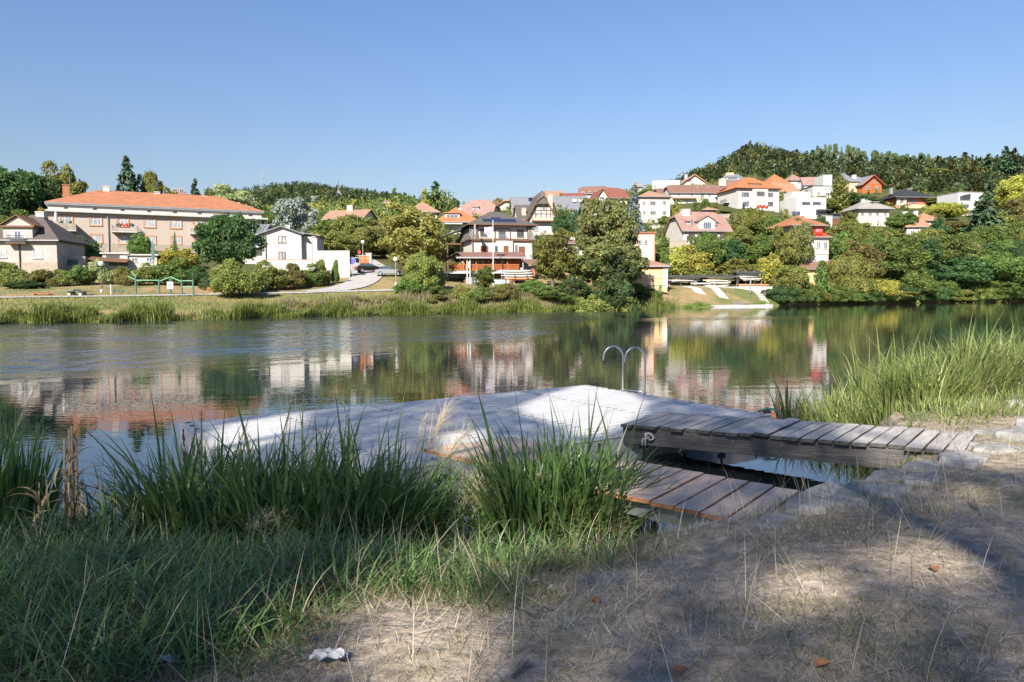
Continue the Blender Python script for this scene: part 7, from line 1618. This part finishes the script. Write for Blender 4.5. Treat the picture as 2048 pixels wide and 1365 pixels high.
ongrass('grass', 'dry yellowed blades tangled in the green grass at left', 9000, (.10,.40), (.002,.006), (.3,1.5), (.2,1.8), 'grass_short', lambda X,Y: rng.uniform(size=X.shape) < np.clip(leftw(X,Y)*1.3-.3,0,1), 6)
ongrass('dry_stems', 'pale bent dry stems standing in the grass at left', 420, (.25,.65), (.0022,.0042), (.05,.9), (.1,1.4), 'straw', lambda X,Y: rng.uniform(size=X.shape) < np.clip(leftw(X,Y)*1.3-.3,0,1), 7)
ongrass('grass', 'small green tufts growing between the edging stones', 2600, (.04,.16), (.003,.006), (.1,1.0), (.2,1.4), 'sedge', lambda X,Y: (X > 1.5) & (dsh(X,Y) < .55) & (dsh(X,Y) > -.05) & (noise2(X,Y,3.1,5) > .05), 5, (1.4,5.5), (5.4,10))
# small things on the ground
for lab, px, py, s, sd in (('crumpled white paper tissue lying in the grass', 655,1281,.075,1), ('small folded white paper scrap in the grass', 333,1303,.045,2)):
    p = on_z(px, py, .66); p.z = gn(p.x,p.y)+.03; t = thing('paper_scrap', lab, 'litter', p); r = random.Random(sd); mb = MB(); n = 7; vs = []
    for i in range(n):
        for j in range(5): vs.append((s*(i/(n-1)-.5)*2+r.uniform(-.008,.008), s*.55*(j/4-.5)*2+r.uniform(-.008,.008), s*.35*abs(math.sin(i*1.4+j))+r.uniform(0,.015)))
    mb.slab(vs, [(i*5+j,i*5+j+1,i*5+5+j+1,i*5+5+j) for i in range(n-1) for j in range(4)], .002); obj('sheet', mb, M['white_paint'], t); obj('torn_corner', MB().slab([(s*.7,0,.03),(s*1.25,s*.2,.012),(s*1.1,s*.5,.02)],[(0,1,2)],.002), M['white_paint'], t)
for i, (lab, px, py, a) in enumerate((('brown fallen leaf near the bottom edge',1645,1336,.3),('brown fallen leaf in the sun patch at right',1868,1143,1.2),('reddish fallen leaf on the path left of centre',1190,1180,2.),('brown fallen leaf among the straw at bottom centre',1360,1322,.9))):
    p = on_z(px,py,.66); p.z = gn(p.x,p.y)+.02; t = thing('fallen_leaf', lab, 'leaf', p, a)
    ol = [(-.045,0,0),(-.03,.018,.008),(-.01,.026,.014),(.015,.022,.012),(.035,.01,.004),(.045,0,.0),(.035,-.012,.006),(.012,-.024,.015),(-.012,-.026,.012),(-.03,-.016,.006)]
    mb = MB(); mb.slab([(0,0,-.004)]+ol, [(0,1+k,1+(k+1)%10) for k in range(10)], .0015); obj('leaf_blade', mb, defm('leaf_brown%d'%i, (.30,.14,.06), (.2,.09,.04), 20, .8), t); obj('stalk', MB().tube([(.045,0,0),(.08,.01,.006)],.0015,5), M['dead_stalk'], t)
for lab, (xa,ya), (xb,yb) in (('thin broken twig on the ground at bottom centre',(1025,1322),(1065,1300)), ('short dark stick at the bottom edge left of centre',(942,1362),(955,1346))):
    a, b = on_z(xa,ya,.68), on_z(xb,yb,.68); a.z = gn(a.x,a.y)+.015; b.z = gn(b.x,b.y)+.02; t = thing('twig', lab, 'twig', a); obj('stick', MB().tube([(0,0,0),(b-a)*.5+Vector((0,.01,.012)),b-a],[.009,.008,.005],6), M['bark'], t); obj('side_shoot', MB().tube([(b-a)*.5+Vector((0,.01,.012)),(b-a)*.6+Vector((.02,.05,.02))],[.004,.002],5), M['bark'], t)
for i in range(26):
    x, y = scatter(1, (-2,7), (2.6,9), vis)[0]; r = random.Random(i); s = r.uniform(.012,.035); mb = MB().ball((0,0,s*.3), s, 8, sz=.6); mb.v = [tuple(c*(1+r.uniform(-.2,.2)) for c in v) for v in mb.v]
    o = obj('pebble', mb, M['stone']); o.location = (x,y,gn(x,y)+.003); tag(o, 'small grey pebble lying among the dry straw', 'pebble', 'pebbles among the straw')

# ------------------------------------------------------------------ unseen trees behind the viewpoint, crowns shaped to cast the bank and dock shade
LIT = [[(800,1400),(745,1300),(800,1235),(880,1195),(960,1200),(1000,1250),(985,1400)],
 [(500,1262),(640,1215),(760,1160),(880,1085),(1020,1035),(1130,1040),(1165,1085),(1010,1125),(960,1155),(900,1195),(800,1225),(700,1240),(560,1295)],
 [(1890,1010),(1930,1000),(1970,1012),(1930,1024)],
 [(1650,850),(1600,800),(1590,730),(2500,640),(2500,940),(2048,960),(1990,960),(1960,955),(1900,942),(1830,938),(1780,930),(1690,895)],
 [(1040,802),(1100,780),(1170,760),(1240,770),(1275,795),(1268,815),(1230,835),(1190,850),(1150,850),(1120,835),(1060,818)],
 [(435,838),(590,815),(580,840),(510,872),(430,895),(405,868)],
 [(1040,1075),(1100,1070),(1150,1080),(1120,1110)]]
LIT += [[(1615+62*math.cos(a), 1208+36*math.sin(a)) for a in np.linspace(0,6.28,12,endpoint=False)], [(1858+85*math.cos(a)+14*math.sin(a), 1150+30*math.sin(a)) for a in np.linspace(0,6.28,12,endpoint=False)]]
def grow(P, k):
    c = np.mean(P,0); return [tuple(c+(np.array(p)-c)*k) for p in P]
LITW = [grow([(on_z(x,y,.48).x, on_z(x,y,.48).y) for x,y in P], 1.0 if P[3][0] > 2100 else 1.4 if len(P) == 12 else 1.12) for P in LIT]
LITH = [[(on_z(x,y,1.0).x, on_z(x,y,1.0).y) for x,y in P] for P in ([(985,870),(1230,850),(1250,930),(1150,1000),(990,980)], [(815,790),(920,785),(930,900),(900,960),(820,960)])]
rs = np.random.default_rng(5); S_ = np.array(SUNDIR)
def crown_points(n):
    g_ = int(math.sqrt(n/3)); gi = np.stack(np.meshgrid(np.arange(g_),np.arange(g_)),-1).reshape(-1,2); gi = np.concatenate([gi]*3)+rs.uniform(0,1,(3*g_*g_,2)); n = len(gi); X = -13+24*gi[:,0]/g_; Y = -3+20.5*gi[:,1]/g_; ok = np.ones(n, bool)
    ok &= ~((Y > 15.2) & (X > 4)); ok &= (Y < 16.6)
    for P in LITW: ok &= ~inpoly(X, Y, P)
    t0 = np.maximum((Y+.8)/-S_[1], 17/S_[2]); t = t0 + rs.uniform(0,5.0,n)
    Q = np.stack([X+S_[0]*t, Y+S_[1]*t, .48+S_[2]*t], -1)
    tt = (Q[:,2]-1.0)/S_[2]; hx, hy = Q[:,0]-S_[0]*tt, Q[:,1]-S_[1]*tt
    for P in LITH: ok &= ~inpoly(hx, hy, P)
    return Q[ok]
Q = crown_points(84000); TR = [(-16.0,-17.5),(-8.5,-20),(-2.0,-18.5)]
own = np.argmin([np.hypot(Q[:,0]-a, Q[:,1]-b) for a,b in TR], 0)
for k, (a, b) in enumerate(TR):
    P = Q[own == k]; V = leaf_quads(rs, P, rs.normal(size=P.shape)*.5+S_*.9, .0765); V -= np.array([a,b,0])
    t = thing('shade_tree', ('tall lime tree on the bank behind the viewpoint at left','tall lime tree on the bank straight behind the viewpoint','tall lime tree on the bank behind the viewpoint at right')[k], 'tree', (a,b,0))
    link('crown', quads_mesh('crown', V, LM['green']), t); z0 = gn(a,b)
    mb = MB(); mb.tube([(0,0,z0-.3),(0,0,z0+.3),(.1,.05,5),(.05,.2,12),(0,.5,19)], [.5,.4,.32,.22,.06], 10)
    rr2 = random.Random(k)
    for i in range(11):
        q = P[rr2.randrange(len(P))]-np.array([a,b,0]); z = rr2.uniform(8,14); mb.tube([(0.05,.1,z),(q[0]*.5,q[1]*.5,(z+q[2])/2+.6),tuple(q)], [.15,.09,.03], 6)
    obj('trunk', mb, M['bark'], t, True)
